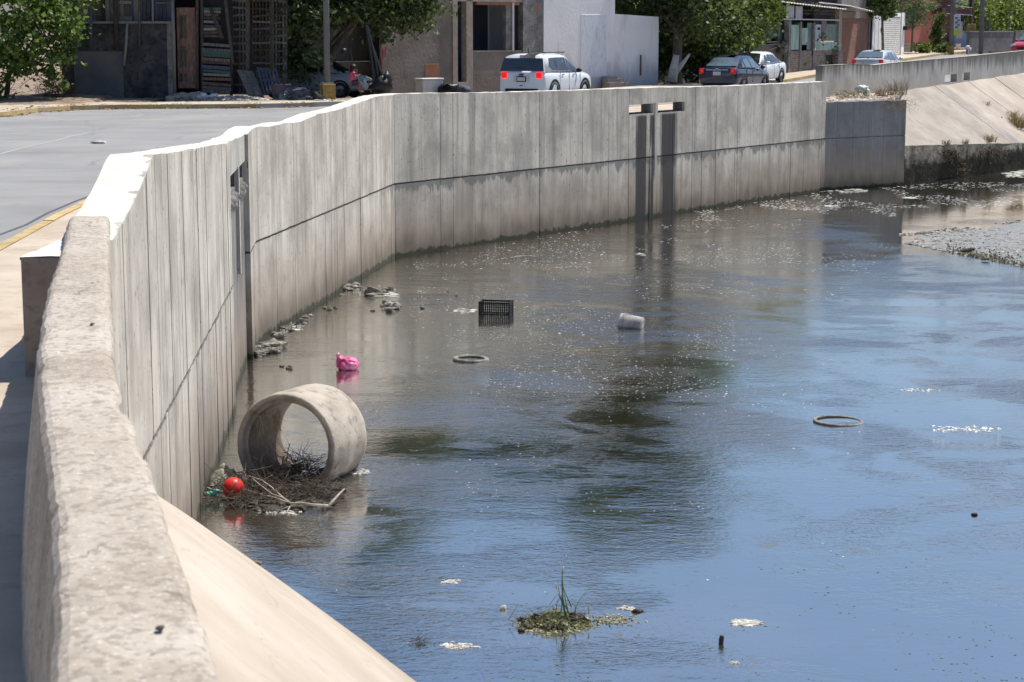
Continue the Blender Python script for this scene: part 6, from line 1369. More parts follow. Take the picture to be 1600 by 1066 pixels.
M['pipe'] = pipe_mat(); M['pipe_in'] = surf('brown_stained_pipe_lining', [(0.055, 0.04, 0.03), (0.11, 0.08, 0.06), (0.17, 0.13, 0.10)], 4, rough=0.8, bump=0.8, bdist=0.02, dirt=((0.03, 0.025, 0.02), 0.6))
pc = Vector((-2.79, 23.1, 0.46)); ax = Vector((0.33, 0.98, -0.05)).normalized(); LEN = 1.02
q4 = Matrix.Translation(pc) @ ax.to_track_quat('Z', 'Y').to_matrix().to_4x4()
pr = world_thing('concrete_pipe', 'large short concrete pipe ring lying on its side in the water by the wall', 'pipe', (pc.x + ax.x * 0.5, pc.y + ax.y * 0.5, 0))
wob = lambda a, i: 0.005 * nz(math.cos(a) * 3, math.sin(a) * 3, i) + 0.006 * nz(math.cos(a) * 9, math.sin(a) * 9, i * 2.0)
R_ = 0.66
mb = MB(); mb.lathe([(R_ - .072, 0.075), (R_ - .068, 0.035), (R_ - .064, 0.0), (R_ - .03, -0.002), (R_ - .008, 0.004), (R_, 0.02), (R_ + .004, 0.14)] + [(R_ + .005 + .004 * math.sin(i), 0.14 + i * (LEN - .22) / 8) for i in range(1, 9)] + [(R_ + .002, LEN - .015), (R_ - .012, LEN), (R_ - .09, LEN)], 96, q4, wob=wob); wbuild(mb, 'outer_wall', M['pipe'], pr, smooth=True)
mb = MB(); mb.lathe([(R_ - .072, 0.075), (R_ - .105, 0.078), (R_ - .118, 0.085)], 96, q4, wob=wob); wbuild(mb, 'socket_ledge', M['pipe'], pr)
mb = MB(); mb.lathe([(R_ - .118, 0.085), (R_ - .122, 0.12)] + [(R_ - .122, 0.12 + i * (LEN - .13) / 6) for i in range(1, 7)] + [(R_ - .09, LEN)], 96, q4, wob=wob); wbuild(mb, 'inner_lining', M['pipe_in'], pr, smooth=True)
# sediment inside
mb = MB(); rr = random.Random(9)
for i in range(60):
    t = rr.uniform(0.0, LEN); a = rr.uniform(-0.55, 0.55); rad = R_ - 0.12 - rr.uniform(0, 0.07); pt = pc + ax * t + Vector((ax.y, -ax.x, 0)) * math.sin(a) * rad + Vector((0, 0, -math.cos(a) * rad)); s = rr.uniform(0.05, 0.12)
    mb.blob(pt, (s, s * 1.3, s * 0.5), 8, 5, 0.35, seed=i)
wbuild(mb, 'sediment', M['mud'], pr); mb = None
# drift pile
mound = MB()
for i in range(120):
    px = U(338, 535); py = U(752, 800); 
    if py > 800 - abs(px - 440) * 0.14: continue
    p = at(px, py, 0.0); s = U(0.04, 0.11); mound.blob((p.x, p.y, 0.0), (s * 1.4, s * 1.2, s * 0.45), 8, 5, 0.35, seed=i * 1.9)
tag(mound.build('silt_mound', M['mud']), 'wet black silt under the drift twigs at the mouth of the pipe', kind='stuff')
for (px, py, rx, ry, rz, n, sd_, L, rad, mt, upv) in ((430, 768, .75, .5, .16, 420, 1, .36, .004, 'twig', .03), (395, 765, .4, .4, .22, 150, 2, .42, .005, 'twig', .12), (490, 775, .38, .3, .14, 170, 3, .3, .004, 'twig', .05), (370, 785, .5, .25, .12, 170, 4, .3, .004, 'twig', 0.05)):
    p = at(px, py, 0.03); tangle('drift_twigs', 'tangled dead twigs drifted against the concrete pipe', (p.x, p.y, 0.03), (rx, ry, rz), n, M[mt], sd_, L, rad, upv, kind='stuff')
p = pc + ax * 0.35; tangle('drift_twigs', 'fine dead roots and twigs caught inside the concrete pipe', (p.x, p.y, 0.06), (.3, .5, .16), 220, M['twig'], 8, .32, .004, .2, kind='stuff')
pt = pc + ax * 0.12 + Vector((-0.28, 0, 0.36)); mb = MB(); rr = random.Random(4)
for i in range(34):
    a = pt + Vector((rr.uniform(-.14, .16), rr.uniform(0, .2), rr.uniform(-.02, .08))); mb.tube([a, a + Vector((rr.uniform(-.04, .04), 0, -.07)), a + Vector((rr.uniform(-.08, .08), 0, -rr.uniform(.12, .26)))], [.004, .003, .0015], 4)
tag(mb.build('root_strands', M['dry']), 'pale dry root strands hanging inside the pipe mouth', 'roots')
def branch(label, pl, r, twigs=(), mat='twig', name='branch'):
    mb = MB(); P_ = [at(x, y, z) for x, y, z in pl]; mb.tube(P_, [r * (1 - 0.6 * i / len(P_)) for i in range(len(P_))], 7)
    for tw in twigs: Q = [at(x, y, z) for x, y, z in tw]; mb.tube(Q, [r * 0.55 * (1 - 0.6 * i / len(Q)) for i in range(len(Q))], 5)
    return tag(mb.build(name, M[mat], smooth=True), label, 'branch')
M['branch'] = surf('pale_dead_branch', [(0.20, 0.17, 0.135), (0.32, 0.28, 0.235), (0.42, 0.38, 0.33)], 9, bump=0.5)
branch('thick pale stub of a branch pointing up to the right of the drift pile', [(512, 792, .03), (520, 783, .08), (530, 772, .12), (538, 764, .16)], 0.018, mat='branch')
branch('long forked pale branch arching over the drift twigs', [(512, 790, .05), (490, 789, .09), (470, 786, .09), (455, 787, .08), (442, 778, .10), (425, 762, .14), (408, 750, .18), (388, 744, .22)], 0.017, [[(452, 786, .08), (430, 778, .10), (410, 773, .10), (382, 765, .12)], [(470, 786, .09), (450, 792, .04), (433, 799, .02)], [(455, 788, .06), (450, 797, .03), (448, 803, .01)], [(442, 778, .1), (425, 772, .16), (405, 757, .2), (395, 748, .24)]], mat='branch')
branch('thin upright twig standing inside the pipe', [(448, 722, .10), (449, 708, .26), (453, 693, .40)], 0.007)
branch('short pale stick standing in the pipe sediment', [(441, 738, .02), (442, 726, .12), (443, 713, .24)], 0.022, mat='branch')
branch('thin bleached stick between the ball and the wall', [(322, 762, .02), (335, 767, .05), (352, 769, .06)], 0.014, mat='branch')
# red ball
p = at(365, 779, 0.03); R_b = 0.128; mb = MB(); mb.blob((p.x, p.y, 0.03 + R_b), (R_b, R_b, R_b), 40, 24, 0.0)
bl = world_thing('ball', 'glossy red play ball resting on the twigs beside the pipe', 'ball', (p.x, p.y, 0.03)); wbuild(mb, 'skin', simple('red_rubber', (0.50, 0.025, 0.018), 0.42, bump=0.0), bl, smooth=True)
mb = MB(); mb.lathe([(0, 0), (0.012, 0), (0.012, 0.006), (0, 0.008)], 12, Matrix.Translation((p.x + 0.10, p.y - 0.07, 0.03 + R_b + 0.02))); wbuild(mb, 'valve', M['rubber'], bl)
def cloth(name, label, cat, px, py, sx, sy, h, mat, seed, rz=0.0, z0=0.02, arch=1.0):
    c = at(px, py, z0); mb = MB(); N_ = 22
    for i in range(N_ + 1):
        for j in range(N_ + 1):
            u, v_ = i / N_ * 2 - 1, j / N_ * 2 - 1; e = max(0, 1 - abs(u) ** 2.2) * max(0, 1 - abs(v_) ** 2.2); k_ = 1 - 0.25 * nz(math.atan2(v_, u) * 1.3 + seed, seed)
            x, y = u * sx * k_, v_ * sy * k_; z = z0 + h * e * arch * (0.75 + 0.8 * abs(nz(u * 2.4 + seed, v_ * 2.4, seed))) + 0.012 * nz(u * 9, v_ * 9, seed)
            mb.v.append((c.x + x * math.cos(rz) - y * math.sin(rz), c.y + x * math.sin(rz) + y * math.cos(rz), z))
    for i in range(N_):
        for j in range(N_):
            a = i * (N_ + 1) + j; mb.f.append((a, a + N_ + 1, a + N_ + 2, a + 1))
    return tag(mb.build(name, mat, smooth=True), label, cat)
cloth('old_sack', 'olive-grey soaked sack draped behind the red ball', 'sack', 353, 752, 0.20, 0.22, 0.17, surf('olive_grey_sack', [(0.13, 0.125, 0.09), (0.24, 0.23, 0.18), (0.36, 0.35, 0.29)], 6, bump=0.8), 2.2, 0.2)
M['turq'] = simple('turquoise_film', (0.07, 0.33, 0.25), 0.45)
p = at(331, 778, 0.03); mb = MB()
for i in range(7): mb.blob((p.x + U(-.07, .07), p.y + U(-.05, .05), .03 + U(0, .09)), (.04, .03, .03), 8, 6, .4, 2.5, seed=i)
tag(mb.build('plastic_scrap', M['turq'], smooth=True), 'crumpled turquoise plastic scrap at the wall foot left of the ball', 'litter')
# pink bag
pb = at(543, 577, 0.0); mb = MB(); mb.blob((pb.x + .02, pb.y, 0.07), (0.175, 0.15, 0.135), 34, 22, 0.10, 3.2, seed=3.3); mb.blob((pb.x - .11, pb.y - .01, 0.12), (0.07, 0.09, 0.11), 18, 12, 0.25, 3, seed=7.3)
bg_ = world_thing('plastic_bag', 'knotted pink plastic bag full of rubbish floating near the wall', 'bag', (pb.x, pb.y, 0)); M['pinkbag'] = surf('pink_film', [(0.42, 0.03, 0.13), (0.62, 0.10, 0.26), (0.75, 0.30, 0.42)], 9, rough=0.3, bump=0.7, bscale=18, bdist=0.03)
wbuild(mb, 'bag_body', M['pinkbag'], bg_, smooth=True)
mb = MB(); mb.tube([(pb.x - .10, pb.y, .17), (pb.x - .13, pb.y, .22), (pb.x - .17, pb.y, .25)], [.035, .015, .05], 9); wbuild(mb, 'knot', surf('pale_pink_film', [(0.6, 0.28, 0.38), (0.72, 0.45, 0.52)], 8), bg_, smooth=True)
# crate
cc = at(775, 492, 0); cw, cd, ch = 0.60, 0.36, 0.27; ct = empty('plastic_crate', 'black slatted plastic crate standing open in the shallow water', 'crate', (cc.x, cc.y + 0.15, -0.02), math.radians(-11))
def crate_side(L, nm_, px_, py_, rz_):
    mb = MB(); nb = max(6, int(L / 0.042)); m4 = Matrix.Translation((px_, py_, 0)) @ Matrix.Rotation(rz_, 4, 'Z')
    def bx(c, d): mb.box((0, 0, 0), d, tilt=m4 @ Matrix.Translation(c))
    for i in range(nb + 1): bx((-L / 2 + L * i / nb, 0, ch / 2), (0.013, 0.010, ch - 0.004))
    for z, h in ((0.012, .024), (0.07, .011), (0.12, .012), (0.17, .011), (0.215, .011), (ch - 0.016, .032)): bx((0, 0.002, z), (L + 0.004, 0.014, h))
    mb.build(nm_, M['black'], ct)
crate_side(cw, 'side_panel', 0, -cd / 2, 0); crate_side(cw, 'side_panel', 0, cd / 2, 0); crate_side(cd, 'end_panel', -cw / 2, 0, math.pi / 2); crate_side(cd, 'end_panel', cw / 2, 0, math.pi / 2)
mb = MB()
for i in range(9): mb.box((-cw / 2 + cw * (i + .5) / 9, 0, 0.03), (0.03, cd, 0.012))
mb.build('floor_grid', M['black'], ct)
for sx in (1, -1):
    for sy in (1, -1): mb = MB(); mb.box((sx * cw / 2, sy * cd / 2, ch / 2 + .004), (.034, .034, ch + .012)); mb.build('corner_post', M['black'], ct, bevel=.008)
# bucket lying on its side
bc = at(989, 512, 0.0); bt = empty('bucket', 'dirty white plastic bucket lying on its side half sunk in the water', 'bucket', (bc.x - .02, bc.y + .02, 0.075)); 
axb = Vector((0.93, -0.35, -0.10)).normalized(); bt.rotation_euler = axb.to_track_quat('Z', 'Y').to_euler(); bt.scale = (1.12, 1.12, 1.12)
M['bucketw'] = surf('grimy_white_plastic', [(0.16, 0.145, 0.14), (0.28, 0.265, 0.26), (0.40, 0.385, 0.38)], 5, rough=0.45, objspace=True, dirt=((0.2, 0.17, 0.14), 0.5))
mb = MB(); mb.lathe([(0.0, 0.19), (0.125, 0.19), (0.132, 0.18), (0.143, -0.09), (0.155, -0.095), (0.155, -0.108), (0.145, -0.112), (0.145, -0.135), (0.158, -0.14), (0.158, -0.155), (0.147, -0.16), (0.148, -0.20), (0.138, -0.20), (0.12, 0.15), (0, 0.15)], 36); mb.build('shell', M['bucketw'], bt, smooth=False)
mb = MB(); mb.tube([(0.16 * math.cos(a), 0.16 * math.sin(a), -0.125 + 0.0) for a in np.linspace(0.3, 2.8, 12)], 0.005, 5); mb.build('wire_handle', M['metal'], bt)
mb = MB(); mb.lathe([(0.095, 0.1905), (0.100, 0.200), (0.105, 0.1905)], 30); mb.build('base_ring', M['bucketw'], bt)
# tyres
def tyre_ring(label, px, py, R1, r1, z, tx, ty, mat):
    c = at(px, py, z); t = empty('tyre', label, 'tyre', (c.x, c.y, z)); t.rotation_euler = (tx, ty, 0.4); mb = MB()
    prof = [(R1 + r1 * 1.25 * math.cos(a), r1 * 0.85 * math.sin(a)) for a in np.linspace(0, 2 * math.pi, 15)[:-1]]
    mb.lathe(prof, 64, closed=True, wob=lambda a, i: 0.004 * nz(math.cos(a) * 2, math.sin(a) * 2, i) + 0.003 * math.sin(a * 40) * (1 if i in (0, 1, 13) else 0)); mb.build('carcass', mat, t, smooth=True)
    mb = MB(); mb.lathe([(R1 - r1 * 1.2, -0.004), (R1 - r1 * 1.32, 0.0), (R1 - r1 * 1.2, 0.006)], 64); mb.build('bead', M['rubber'], t, smooth=True)
M['dusty'] = surf('sun_bleached_silty_rubber', [(0.06, 0.055, 0.05), (0.17, 0.165, 0.15), (0.28, 0.27, 0.25)], 7, rough=0.8, objspace=True, bump=0.5)
tyre_ring('pale silted tyre lying flat in the water below the crate', 736, 561, 0.27, 0.034, 0.010, 0.02, 0.03, M['dusty'])
tyre_ring('thin grey tyre ring just breaking the surface in open water at right', 1310, 658, 0.335, 0.021, 0.006, 0.015, 0.03, M['dusty'])
# stones along the wall foot
def stone(px, py, s, label, group=None, mat='rock', flat=0.6):
    p = at(px, py, 0); mb = MB(); mb.blob((p.x, p.y, s * flat * 0.35), (s, s * 0.8, s * flat), 12, 8, 0.45, 1.3, seed=px * 0.37 + py)
    tag(mb.build('stone', M[mat]), label, 'stone', group)
SL = 'small wet stone poking out of the shallows along the foot of the wall'; SG = 'stones along the wall foot'
for (x, y, s) in ((404, 556, .10), (411, 546, .13), (419, 551, .10), (430, 551, .12), (438, 528, .12), (452, 517, .07), (448, 515, .09), (472, 503, .09), (478, 497, .07), (486, 494, .05), (453, 576, .06), (440, 573, .04), (545, 453, .12), (556, 449, .10), (566, 452, .07), (573, 456, .08), (590, 457, .09), (600, 458, .11), (610, 452, .06), (525, 482, .05), (515, 484, .07), (508, 482, .05), (607, 476, .12), (616, 483, .11), (609, 487, .09), (600, 484, .06), (596, 479, .05), (582, 486, .05), (430, 524, .08), (465, 508, .06), (535, 462, .06), (624, 478, .05), (700, 456, .03), (713, 463, .03), (733, 487, .04), (660, 482, .05)):
    stone(x, y, s, SL, SG)
for (x, y, s, lab) in ((405, 553, .17, 'dark angular stone at the near end of the rubble by the wall'), (427, 543, .20, 'largest dark slab of rubble leaning at the wall foot'), (583, 461, .20, 'flat pale stone on the farther rubble patch by the wall corner'), (612, 480, .16, 'dark broken stone standing highest on the farther rubble patch'), (396, 884, .09, 'dark wet stone at the edge of the near apron')): stone(x, y, s, lab, flat=0.5)
def scum(px, py, wx, wy, n, seed, label, mat='foam', smin=.006, smax=.022, name='foam_glint_patch', cat=None, kind='stuff', zt=.012, ring=False):
    rr = random.Random(seed); mb = MB()
    n = int(n * .6)
    for i in range(n):
        a = rr.uniform(0, 6.28); q = math.sqrt(rr.random()) if not ring else rr.uniform(.85, 1.1); wv = 0.55 + 0.9 * abs(nz(math.cos(a) * 2 + seed, math.sin(a) * 2, seed)) + rr.gauss(0, .10); x = px + math.cos(a) * q * wx * wv * 1.2; y = py + math.sin(a) * q * wy * wv * 1.2 + 0.12 * (x - px) * nz(seed, 1)
        p = at(x, y, 0); s = rr.uniform(smin, smax); mb.blob((p.x, p.y, 0.002), (s * rr.uniform(1, 2.2), s, zt * rr.uniform(.4, 1)), 6, 4, 0.3, seed=i)
    o = mb.build(name, M[mat]); tag(o, label, cat, kind=kind)
for a in ((600, 460, 28, 5, 60, 1, 'pale scum between the stones of the farther rubble patch', 'foam', .02, .06), (580, 455, 35, 9, 70, 2, 'broken pale flecks round the farther rubble patch'), (455, 510, 28, 10, 60, 3, 'thin scum between stones along the wall', 'foam', .01, .04), (560, 738, 20, 5, 90, 4, 'brown foam trailing behind the concrete pipe', 'foam'), (440, 798, 30, 6, 170, 5, 'grey scum at the near edge of the drift pile', 'foam'), (702, 909, 17, 4, 60, 6, 'pale scrap of foam left of the weed island'), (1165, 973, 24, 6, 240, 7, 'lacy white foam mat right of the weed island'), (1165, 972, 12, 3, 90, 17, 'thick white heart of the lacy foam mat'),
          (715, 1010, 24, 5, 120, 8, 'dirty foam near the twig clump at the lower left'), (1147, 1036, 8, 2, 30, 9, 'small foam scrap below the black stub'), (980, 951, 16, 3, 60, 10, 'weedy foam streak right of the weed island', 'foam'), (725, 486, 20, 4, 50, 11, 'white foam streak left of the black crate', 'foam', .01, .04), (1325, 298, 34, 4, 60, 12, 'white foam gathered at the foot of the abutment', 'foam', .03, .09), (1590, 272, 26, 6, 130, 13, 'foam bar at the foot of the far bank', 'foam', .03, .12),
          (868, 984, 50, 8, 520, 14, 'pale duckweed crumbs fringing the weed island', 'crumb', .003, .012), (960, 970, 42, 9, 240, 15, 'crumbs of weed drifting off the weed island', 'crumb', .003, .012), (1508, 671, 62, 5, 160, 16, 'bright broken ripple crest in the open water at right', 'fleck', .006, .02), (1435, 610, 36, 3, 60, 18, 'small bright ripple crest upstream of the tyre ring', 'fleck', .006, .018), (1000, 398, 8, 2, 12, 19, 'tiny foam scrap in mid channel', 'foam', .02, .05), (1300, 322, 12, 2, 20, 20, 'thin foam streak below the abutment', 'foam', .03, .08), (1418, 309, 14, 1.6, 26, 21, 'thin foam streak before the far bank', 'foam', .03, .08)):  # fleck rows paint the shine of ripple crests in white
    scum(*a)
mb = MB(); p = at(787, 952, 0); mb.blob((p.x, p.y, .01), (.035, .03, .03), 12, 8, .25); tag(mb.build('foam_ball', M['foam'], smooth=True), 'single white blob of foam left of the weed island', 'foam')
for (x, y, s, lab) in ((815, 986, .035, 'dark round pebble-like seed pod at the lower left of the weed island'), (996, 956, .035, 'black lump at the end of the weed streak'), (1523, 805, .03, 'lone dark crumb afloat in the open blue water')):
    mb = MB(); p = at(x, y, 0); mb.blob((p.x, p.y, .008), (s * 1.3, s, s * .6), 10, 7, .3, seed=x); tag(mb.build('floating_lump', M['mud'], smooth=True), lab, 'debris')
mb = MB(); p = at(1127, 1006, 0); mb.tube([(p.x - .004, p.y, -.03), (p.x, p.y, .04), (p.x + .005, p.y, .075)], [.02, .024, .02], 8); tag(mb.build('stub', M['black']), 'short black stub sticking up from the water at lower right', 'debris')
mb = MB(); a, b = at(1500, 393, .04), at(1523, 389, .10); mb.tube([a, a.lerp(b, .3) + Vector((0, 0, .0)), a.lerp(b, .7), b], [.015, .035, .05, .03], 7); tag(mb.build('driftwood', M['wood_dark']), 'dark driftwood log on the gravel flat at right', 'wood')
mb = MB(); a, b = at(1533, 406, .03), at(1547, 404, .06); mb.tube([a, a.lerp(b, .5), b], [.012, .03, .02], 7); tag(mb.build('driftwood', M['wood_dark']), 'small dark branch at the water edge of the gravel flat', 'wood')
mb = MB(); a, b = at(797, 403, .02), at(838, 401, .04); mb.tube([a, a.lerp(b, .5) + Vector((0, .1, .02)), b], [.015, .03, .012], 6); tag(mb.build('floating_stick', M['branch']), 'pale thin stick drifting in mid channel below the wall', 'branch')
# weed island
wi = world_thing('weed_island', 'little island of mud and weeds with one tall grass stalk, in the foreground water', 'plant', at(868, 975, 0))
mb = MB(); rr = random.Random(12)
for i in range(110):
    x = 868 + rr.gauss(0, 21); y = 974 + rr.gauss(0, 4.5); p = at(x, y, 0); s = rr.uniform(.015, .05); mb.blob((p.x, p.y, rr.uniform(0, .05)), (s * 1.3, s, s * .8), 7, 5, .4, seed=i * .7)
wbuild(mb, 'mud_clod', M['mud'], wi)
g_ = np.random.default_rng(3); n_ = 5200; cp = np.empty((n_, 3))
for i in range(n_):
    x = 868 + g_.normal() * 21; y = 975 + g_.normal() * 5; p = at(x, y, 0); cp[i] = (p.x, p.y, abs(g_.normal()) * 0.04 * max(0.2, 1 - abs(x - 868) / 70) + 0.005)
quad_mesh('weed_leaves', leaves_np(cp, 0.020, 3, 0.0, 1.3), M['leaf_weed'] if 'leaf_weed' in M else leaf_mat('duckweed_leaf', (0.07, 0.06, 0.03), (0.13, 0.15, 0.05), (0.30, 0.30, 0.17)), wi)
def st_(pl, r, mat, nm_='grass_blade'):
    mb = MB(); P_ = [aty(x, y, Yw) for x, y in pl]; mb.tube(P_, [r * (1 - .7 * i / len(P_)) for i in range(len(P_))], 5); wbuild(mb, nm_, mat, wi, smooth=True)
Yw = at(880, 975, 0).y; M['blade'] = leaf_mat('grass_blade_green', (0.035, 0.08, 0.02), (0.06, 0.13, 0.035), (0.09, 0.18, 0.05), .25, .5)
for pl, r in (([(884, 965), (880, 945), (878, 915), (879, 888)], .009), ([(884, 962), (882, 950), (879, 930), (878, 912)], .008), ([(888, 958), (884, 940), (880, 920), (879, 905)], .006), ([(893, 948), (886, 933), (880, 917)], .006), ([(868, 958), (871, 940), (876, 932)], .005), ([(882, 950), (875, 932), (872, 915)], .005), ([(880, 945), (872, 928), (866, 935), (858, 946)], .004), ([(890, 960), (885, 950), (880, 942)], .007), ([(900, 950), (905, 938), (918, 925)], .003), ([(795, 968), (803, 955), (809, 945)], .003), ([(898, 960), (900, 950), (895, 942)], .006), ([(876, 960), (878, 945), (877, 930)], .006)): st_(pl, r, M['blade'])
st_([(920, 960), (920, 952), (920, 945)], .007, M['dry']); st_([(870, 921), (869, 915), (868, 911)], .009, M['foam'], 'seed_head'); st_([(879, 892), (880, 888), (880, 885)], .012, M['foam'], 'seed_head')
p = at(845, 972, .02); o = tangle('twigs', None, (p.x, p.y, .02), (.22, .12, .07), 90, M['twig'], 22, .13, .0025, .1); o.parent = wi; o.matrix_parent_inverse = Matrix.Translation(-Vector(wi.location)); o['kind'] = 'stuff'
p = at(658, 1004, .01); tangle('twig_clump', 'small dark clump of twigs afloat at the lower left', (p.x, p.y, .01), (.10, .06, .03), 40, M['twig'], 23, .09, .0025, .1, cat='twigs')
# gravel flat at right
gp = [(1403, 366), (1440, 363), (1480, 359), (1530, 352), (1570, 345), (1640, 333), (1800, 322), (1800, 470), (1660, 430), (1600, 420), (1570, 409), (1540, 402), (1500, 397), (1450, 390), (1410, 386)]
bmv = [at(x, y, 0) for x, y in gp]; cx_ = at(1560, 382, 0)
M['flat'] = surf('silty_gravel_flat', [(0.11, 0.11, 0.095), (0.19, 0.185, 0.165), (0.28, 0.275, 0.25)], 6, rough=0.38, spec=0.7, bump=0.8, bscale=9, bdist=0.03, dirt=((0.15, 0.155, 0.09), 0.6))
mb = MB(); NR = 14; pk = [cx_]; n_ = len(bmv)
sub = []
for i in range(n_):
    for k_ in range(5): sub.append(bmv[i].lerp(bmv[(i + 1) % n_], k_ / 5))
for r in range(NR + 1):
    for p in sub:
        q = p.lerp(cx_, r / NR); q = q + Vector((0.25 * nz(q.x, q.y), 0.25 * nz(q.y, q.x), 0)); mb.v.append((q.x, q.y, -0.02 + 0.03 * min(1, r / 4) + 0.022 * nz(q.x * 2.3, q.y * 1.6) + 0.012 * nz(q.x * 8, q.y * 5)))
ns_ = len(sub)
for r in range(NR):
    for i in range(ns_): mb.f.append((r * ns_ + i, r * ns_ + (i + 1) % ns_, (r + 1) * ns_ + (i + 1) % ns_, (r + 1) * ns_ + i))
struct(mb.build('gravel_flat', M['flat'])); mb = MB(); rr = random.Random(6)
for i in range(1500):
    x = rr.uniform(1405, 1690); y = rr.uniform(max(338, 366 - (x - 1405) * .115), 388 + max(0, (x - 1450) * .2)); p = at(x, y, 0)
    if y > 388 + (x - 1450) * .2 or nz(p.x * .7, p.y * .5) < -.25: continue
    s = rr.uniform(.015, .055); mb.blob((p.x, p.y, .006), (s * 1.3, s, s * .4), 6, 4, .4, seed=i)
tag(mb.build('flat_stones', M['gravel']), 'grey pebbles strewn over the gravel flat', kind='stuff')
mb = MB(); rr = random.Random(16); cp = []
for i in range(1500):
    x = rr.uniform(1480, 1700); y = 388 + (x - 1450) * .2 - abs(rr.gauss(0, 8)); p = at(x, y, 0); cp.append((p.x, p.y, rr.uniform(.005, .02)))
tag(quad_mesh('algae_fringe', leaves_np(np.array(cp) , 0.05, 16, 0, 1.4), surf('yellow_green_algae', [(0.13, 0.125, 0.07), (0.20, 0.19, 0.12), (0.27, 0.26, 0.19)], 5, isl=0.3, bump=0.0)), 'yellow-green algae fringing the gravel flat', kind='stuff')
# weeds on the berm and bank
def tuft(name, label, c, r, h, n, mat, seed, cat='grass tuft', rad=0.006):
    rr = random.Random(seed); mb = MB()
    for i in range(n):
        a = rr.uniform(0, 6.28); q = rr.random() * r; p = Vector((c[0] + math.cos(a) * q, c[1] + math.sin(a) * q, c[2])); L = h * rr.uniform(.5, 1.15); lean = rr.uniform(.1, .6)
        mb.tube([p, p + Vector((math.cos(a) * L * lean * .4, math.sin(a) * L * lean * .4, L * .6)), p + Vector((math.cos(a) * L * lean, math.sin(a) * L * lean, L * (1 - lean * .35)))], [rad, rad * .8, rad * .3], 3, cap=False)
    return tag(mb.build(name, mat), label, cat)
def onbank(px, py):      # first hit on the slab plane
    d = ray(px, py); a, b, c = Vector((T0.x, T0.y, 1.42)), Vector((T1.x, T1.y, 1.0)), banktop(6.0); n_ = (b - a).cross(c - a); t = n_.dot(a - Vector((0, 0, CZ))) / n_.dot(d); return d * t + Vector((0, 0, CZ))
for (px, py, r, h, n, mt, lab) in ((1590, 200, .35, .7, 260, 'gold', 'golden dry grass tuft on the bank at the right edge'), (1582, 188, .2, .45, 90, 'gold', 'smaller golden tuft just above the big one at the right edge'), (1546, 222, .3, .35, 110, 'gold', 'golden grass tuft on the toe of the bank'), (1478, 228, .15, .25, 60, 'dry', 'brown weed at the bank toe right of the abutment'), (1508, 226, .12, .25, 40, 'dry', 'thin brown weed on the toe between the brown and golden tufts'), (1537, 166, .3, .22, 90, 'dry', 'low grey weed in a slab joint halfway up the bank'), (1563, 186, .08, .12, 30, 'dry', 'tiny dark weed on the slab joint left of the golden tufts')):
    p = onbank(px, py); tuft('grass_tuft', lab, p, r, h, n, M[mt], int(px))
mb = MB(); rr = random.Random(3)
for (px, py, n, sx, sy) in ((1485, 235, 500, 8, 10), (1545, 232, 260, 10, 8), (1500, 255, 120, 6, 10)):
    for i in range(n):
        q = onp(px + rr.gauss(0, sx), py + abs(rr.gauss(0, sy)), (T0.x, T0.y), (T1.x, T1.y)); q = q - Vector((nT.x, nT.y, 0)) * rr.uniform(.02, .16); flake(mb, q, rr.uniform(.02, .06), rr, 1.0)
tag(mb.build('hanging_weeds', surf('dark_hanging_weed', [(0.02, 0.017, 0.01), (0.055, 0.042, 0.024), (0.14, 0.10, 0.055)], 5, isl=0.4, bump=0.0)), 'dark weeds hanging over the blackened toe wall', kind='stuff')
bz = 3.15
for (px, py, Y, r, h, n, mt, lab) in ((1395, 150, 72.5, .3, .6, 80, 'dry', 'tall dry brown weed on the berm against the far parapet'), (1410, 152, 72.8, .25, .75, 50, 'dry', 'thin pinkish-brown weed right of the tall one on the berm'), (1378, 154, 71.6, .3, .35, 90, 'dry', 'short dry weed left of the tall weeds on the berm')):
    p = aty(px, py, Y); tuft('dry_weed', lab, (p.x, Y, bz), r, h, n, M[mt], int(px), 'weed', .005)
p = aty(1328, 150, 70.8); v = leaves_np(crown_pts([(p.x - .3, 70.6, 3.2, .3, .2, .12), (p.x, 70.8, 3.22, .3, .2, .14), (p.x + .5, 70.9, 3.25, .3, .2, .15)], 420, 7, .1), .06, 7, 0, 2.6)
t = world_thing('green_weed', 'grey-green leafy weed on the berm left of the white rag', 'weed', (p.x, 70.8, 3.1)); quad_mesh('foliage', v, M['leaf_pale'], t); mb = MB()
for i in range(12): mb.tube([(p.x + U(-.5, .6), 70.8, 3.08), (p.x + U(-.5, .6), 70.8, 3.4)], .006, 4)
wbuild(mb, 'stem', M['dry'], t)
p = aty(1346, 143, 71.2); mb = MB(); mb.blob((p.x, 71.2, 3.42), (.24, .16, .13), 16, 10, .3, 2.2, seed=4); mb.blob((p.x + .2, 71.2, 3.3), (.13, .12, .15), 12, 8, .3, 2.2, seed=6)
tag(mb.build('plastic_bag', M['cloth_white'], smooth=True), 'crumpled white rag of plastic on the berm beside the far parapet', 'bag')
v = []; rr = random.Random(11); mb = MB()
for i in range(420):
    q = PD + dD * rr.gauss(LD * .86, .55) + nD * rr.uniform(-.05, .12); z = 3.12 - abs(rr.gauss(0, .22)); a = Vector((q.x, q.y, z)); mb.tube([a, a + Vector((rr.gauss(0, .09), rr.gauss(0, .04), rr.gauss(0, .09)))], [.004, .002], 3, cap=False)
tag(mb.build('trailing_stems', M['dry']), 'dry stems trailing over the top corner of the abutment', kind='stuff')
mb = MB(); rr = random.Random(13)
for i in range(330):
    p = berm(min(.99, max(0, rr.gauss(.6, .3))), rr.random()); s = rr.uniform(.02, .07); mb.blob(p, (s, s, s * .6), 6, 4, .4, seed=i)
tag(mb.build('berm_rubble', M['bank']), 'pale rubble crumbs along the berm', kind='stuff')

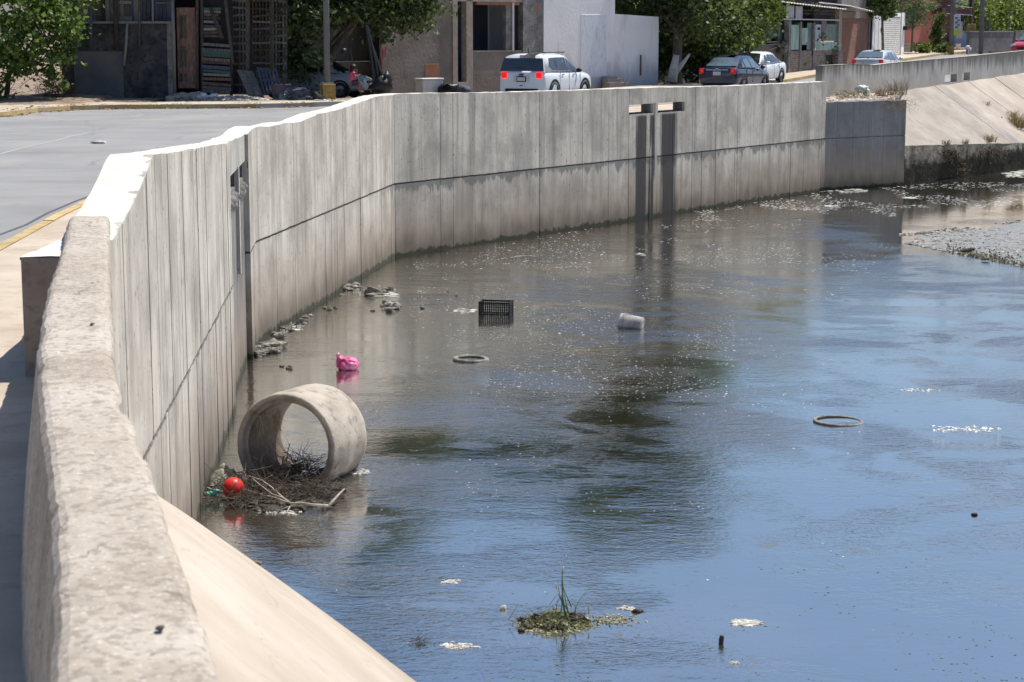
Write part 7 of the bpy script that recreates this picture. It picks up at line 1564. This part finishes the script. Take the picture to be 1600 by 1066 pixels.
# ------------------------------------------------------------------ foam flecks riding the water
rr = random.Random(77); mb = MB(); cnt = 0
def inwater(p):
    x, y = p.x, p.y
    if y < 34: return x > aface(y) + .1
    if y < PC.y: return x > PB.x + (PC.x - PB.x) * (y - PB.y) / (PC.y - PB.y) + .1
    if y < PD.y: return x > PC.x + (PD.x - PC.x) * (y - PC.y) / (PD.y - PC.y) + .15
    if y < PE.y: return x > PD.x + (PE.x - PD.x) * (y - PD.y) / (PE.y - PD.y) + .2
    return x > PE.x + (T1.x - PE.x) * (y - PE.y) / (T1.y - PE.y) + .2
zones = [((880, 1600), (285, 345), 9000, 1.25), ((620, 1250), (330, 420), 5200, .85), ((640, 1150), (420, 620), 3600, .8), ((1000, 1600), (380, 470), 1600, .8), ((1050, 1600), (520, 760), 900, .8), ((560, 1100), (620, 800), 900, .8), ((500, 1600), (760, 1060), 160, .8)]
for (xr_, yr_, n, sc_) in zones:
    for i in range(n):
        px, py = rr.uniform(*xr_), rr.uniform(*yr_); p = at(px, py, 0)
        if not inwater(p): continue
        if px > 1400 and py > 325: continue
        if nz(p.x * .45, p.y * .22, 3) + nz(p.x * 1.6, p.y * .5, 7) * .6 + rr.gauss(0, .10) < 0.06: continue
        m_ = p.y * sc_ / 2500; s = m_ * rr.choice([.35, .4, .5, .6, .8, 1.0]) * (1.5 if rr.random() < .05 else 1); k_ = 6; a0 = rr.random() * 6; V = [(p.x + s * rr.uniform(1.0, 2.2) * math.cos(a0 + j * 1.047), p.y + s * math.sin(a0 + j * 1.047), .003) for j in range(6)]
        mb.add(V, [(0, 1, 2, 3, 4, 5)])
tag(mb.build('foam_flecks', M['fleck']), 'countless white foam flecks drifting on the canal', kind='stuff')

# olive scum crumbs and bits of weed on the calm near water
rr = random.Random(91); mb = MB()
for i in range(5200):
    px, py = rr.uniform(380, 1640), rr.uniform(790, 1100); p = at(px, py, 0)
    if not inwater(p) or (py > 800 and px < 320 + (py - 811) * 1.36): continue
    if nz(p.x * .9 + 4, p.y * .8, 9) + .7 * nz(p.x * 3, p.y * 2.2, 2) + rr.gauss(0, .05) < 0.20: continue
    s = rr.choice([.002, .003, .004, .006, .009]); a0 = rr.random() * 6
    mb.add([(p.x + s * rr.uniform(.8, 2.6) * math.cos(a0 + j * 1.257), p.y + s * math.sin(a0 + j * 1.257), .003) for j in range(5)], [(0, 1, 2, 3, 4)])
tag(mb.build('weed_crumbs', surf('olive_weed_crumbs', [(0.05, 0.05, 0.025), (0.11, 0.105, 0.06), (0.24, 0.23, 0.16)], 9, rough=0.7, bump=0.0, isl=0.5)), 'olive crumbs of weed and scum scattered over the calm near water', kind='stuff')
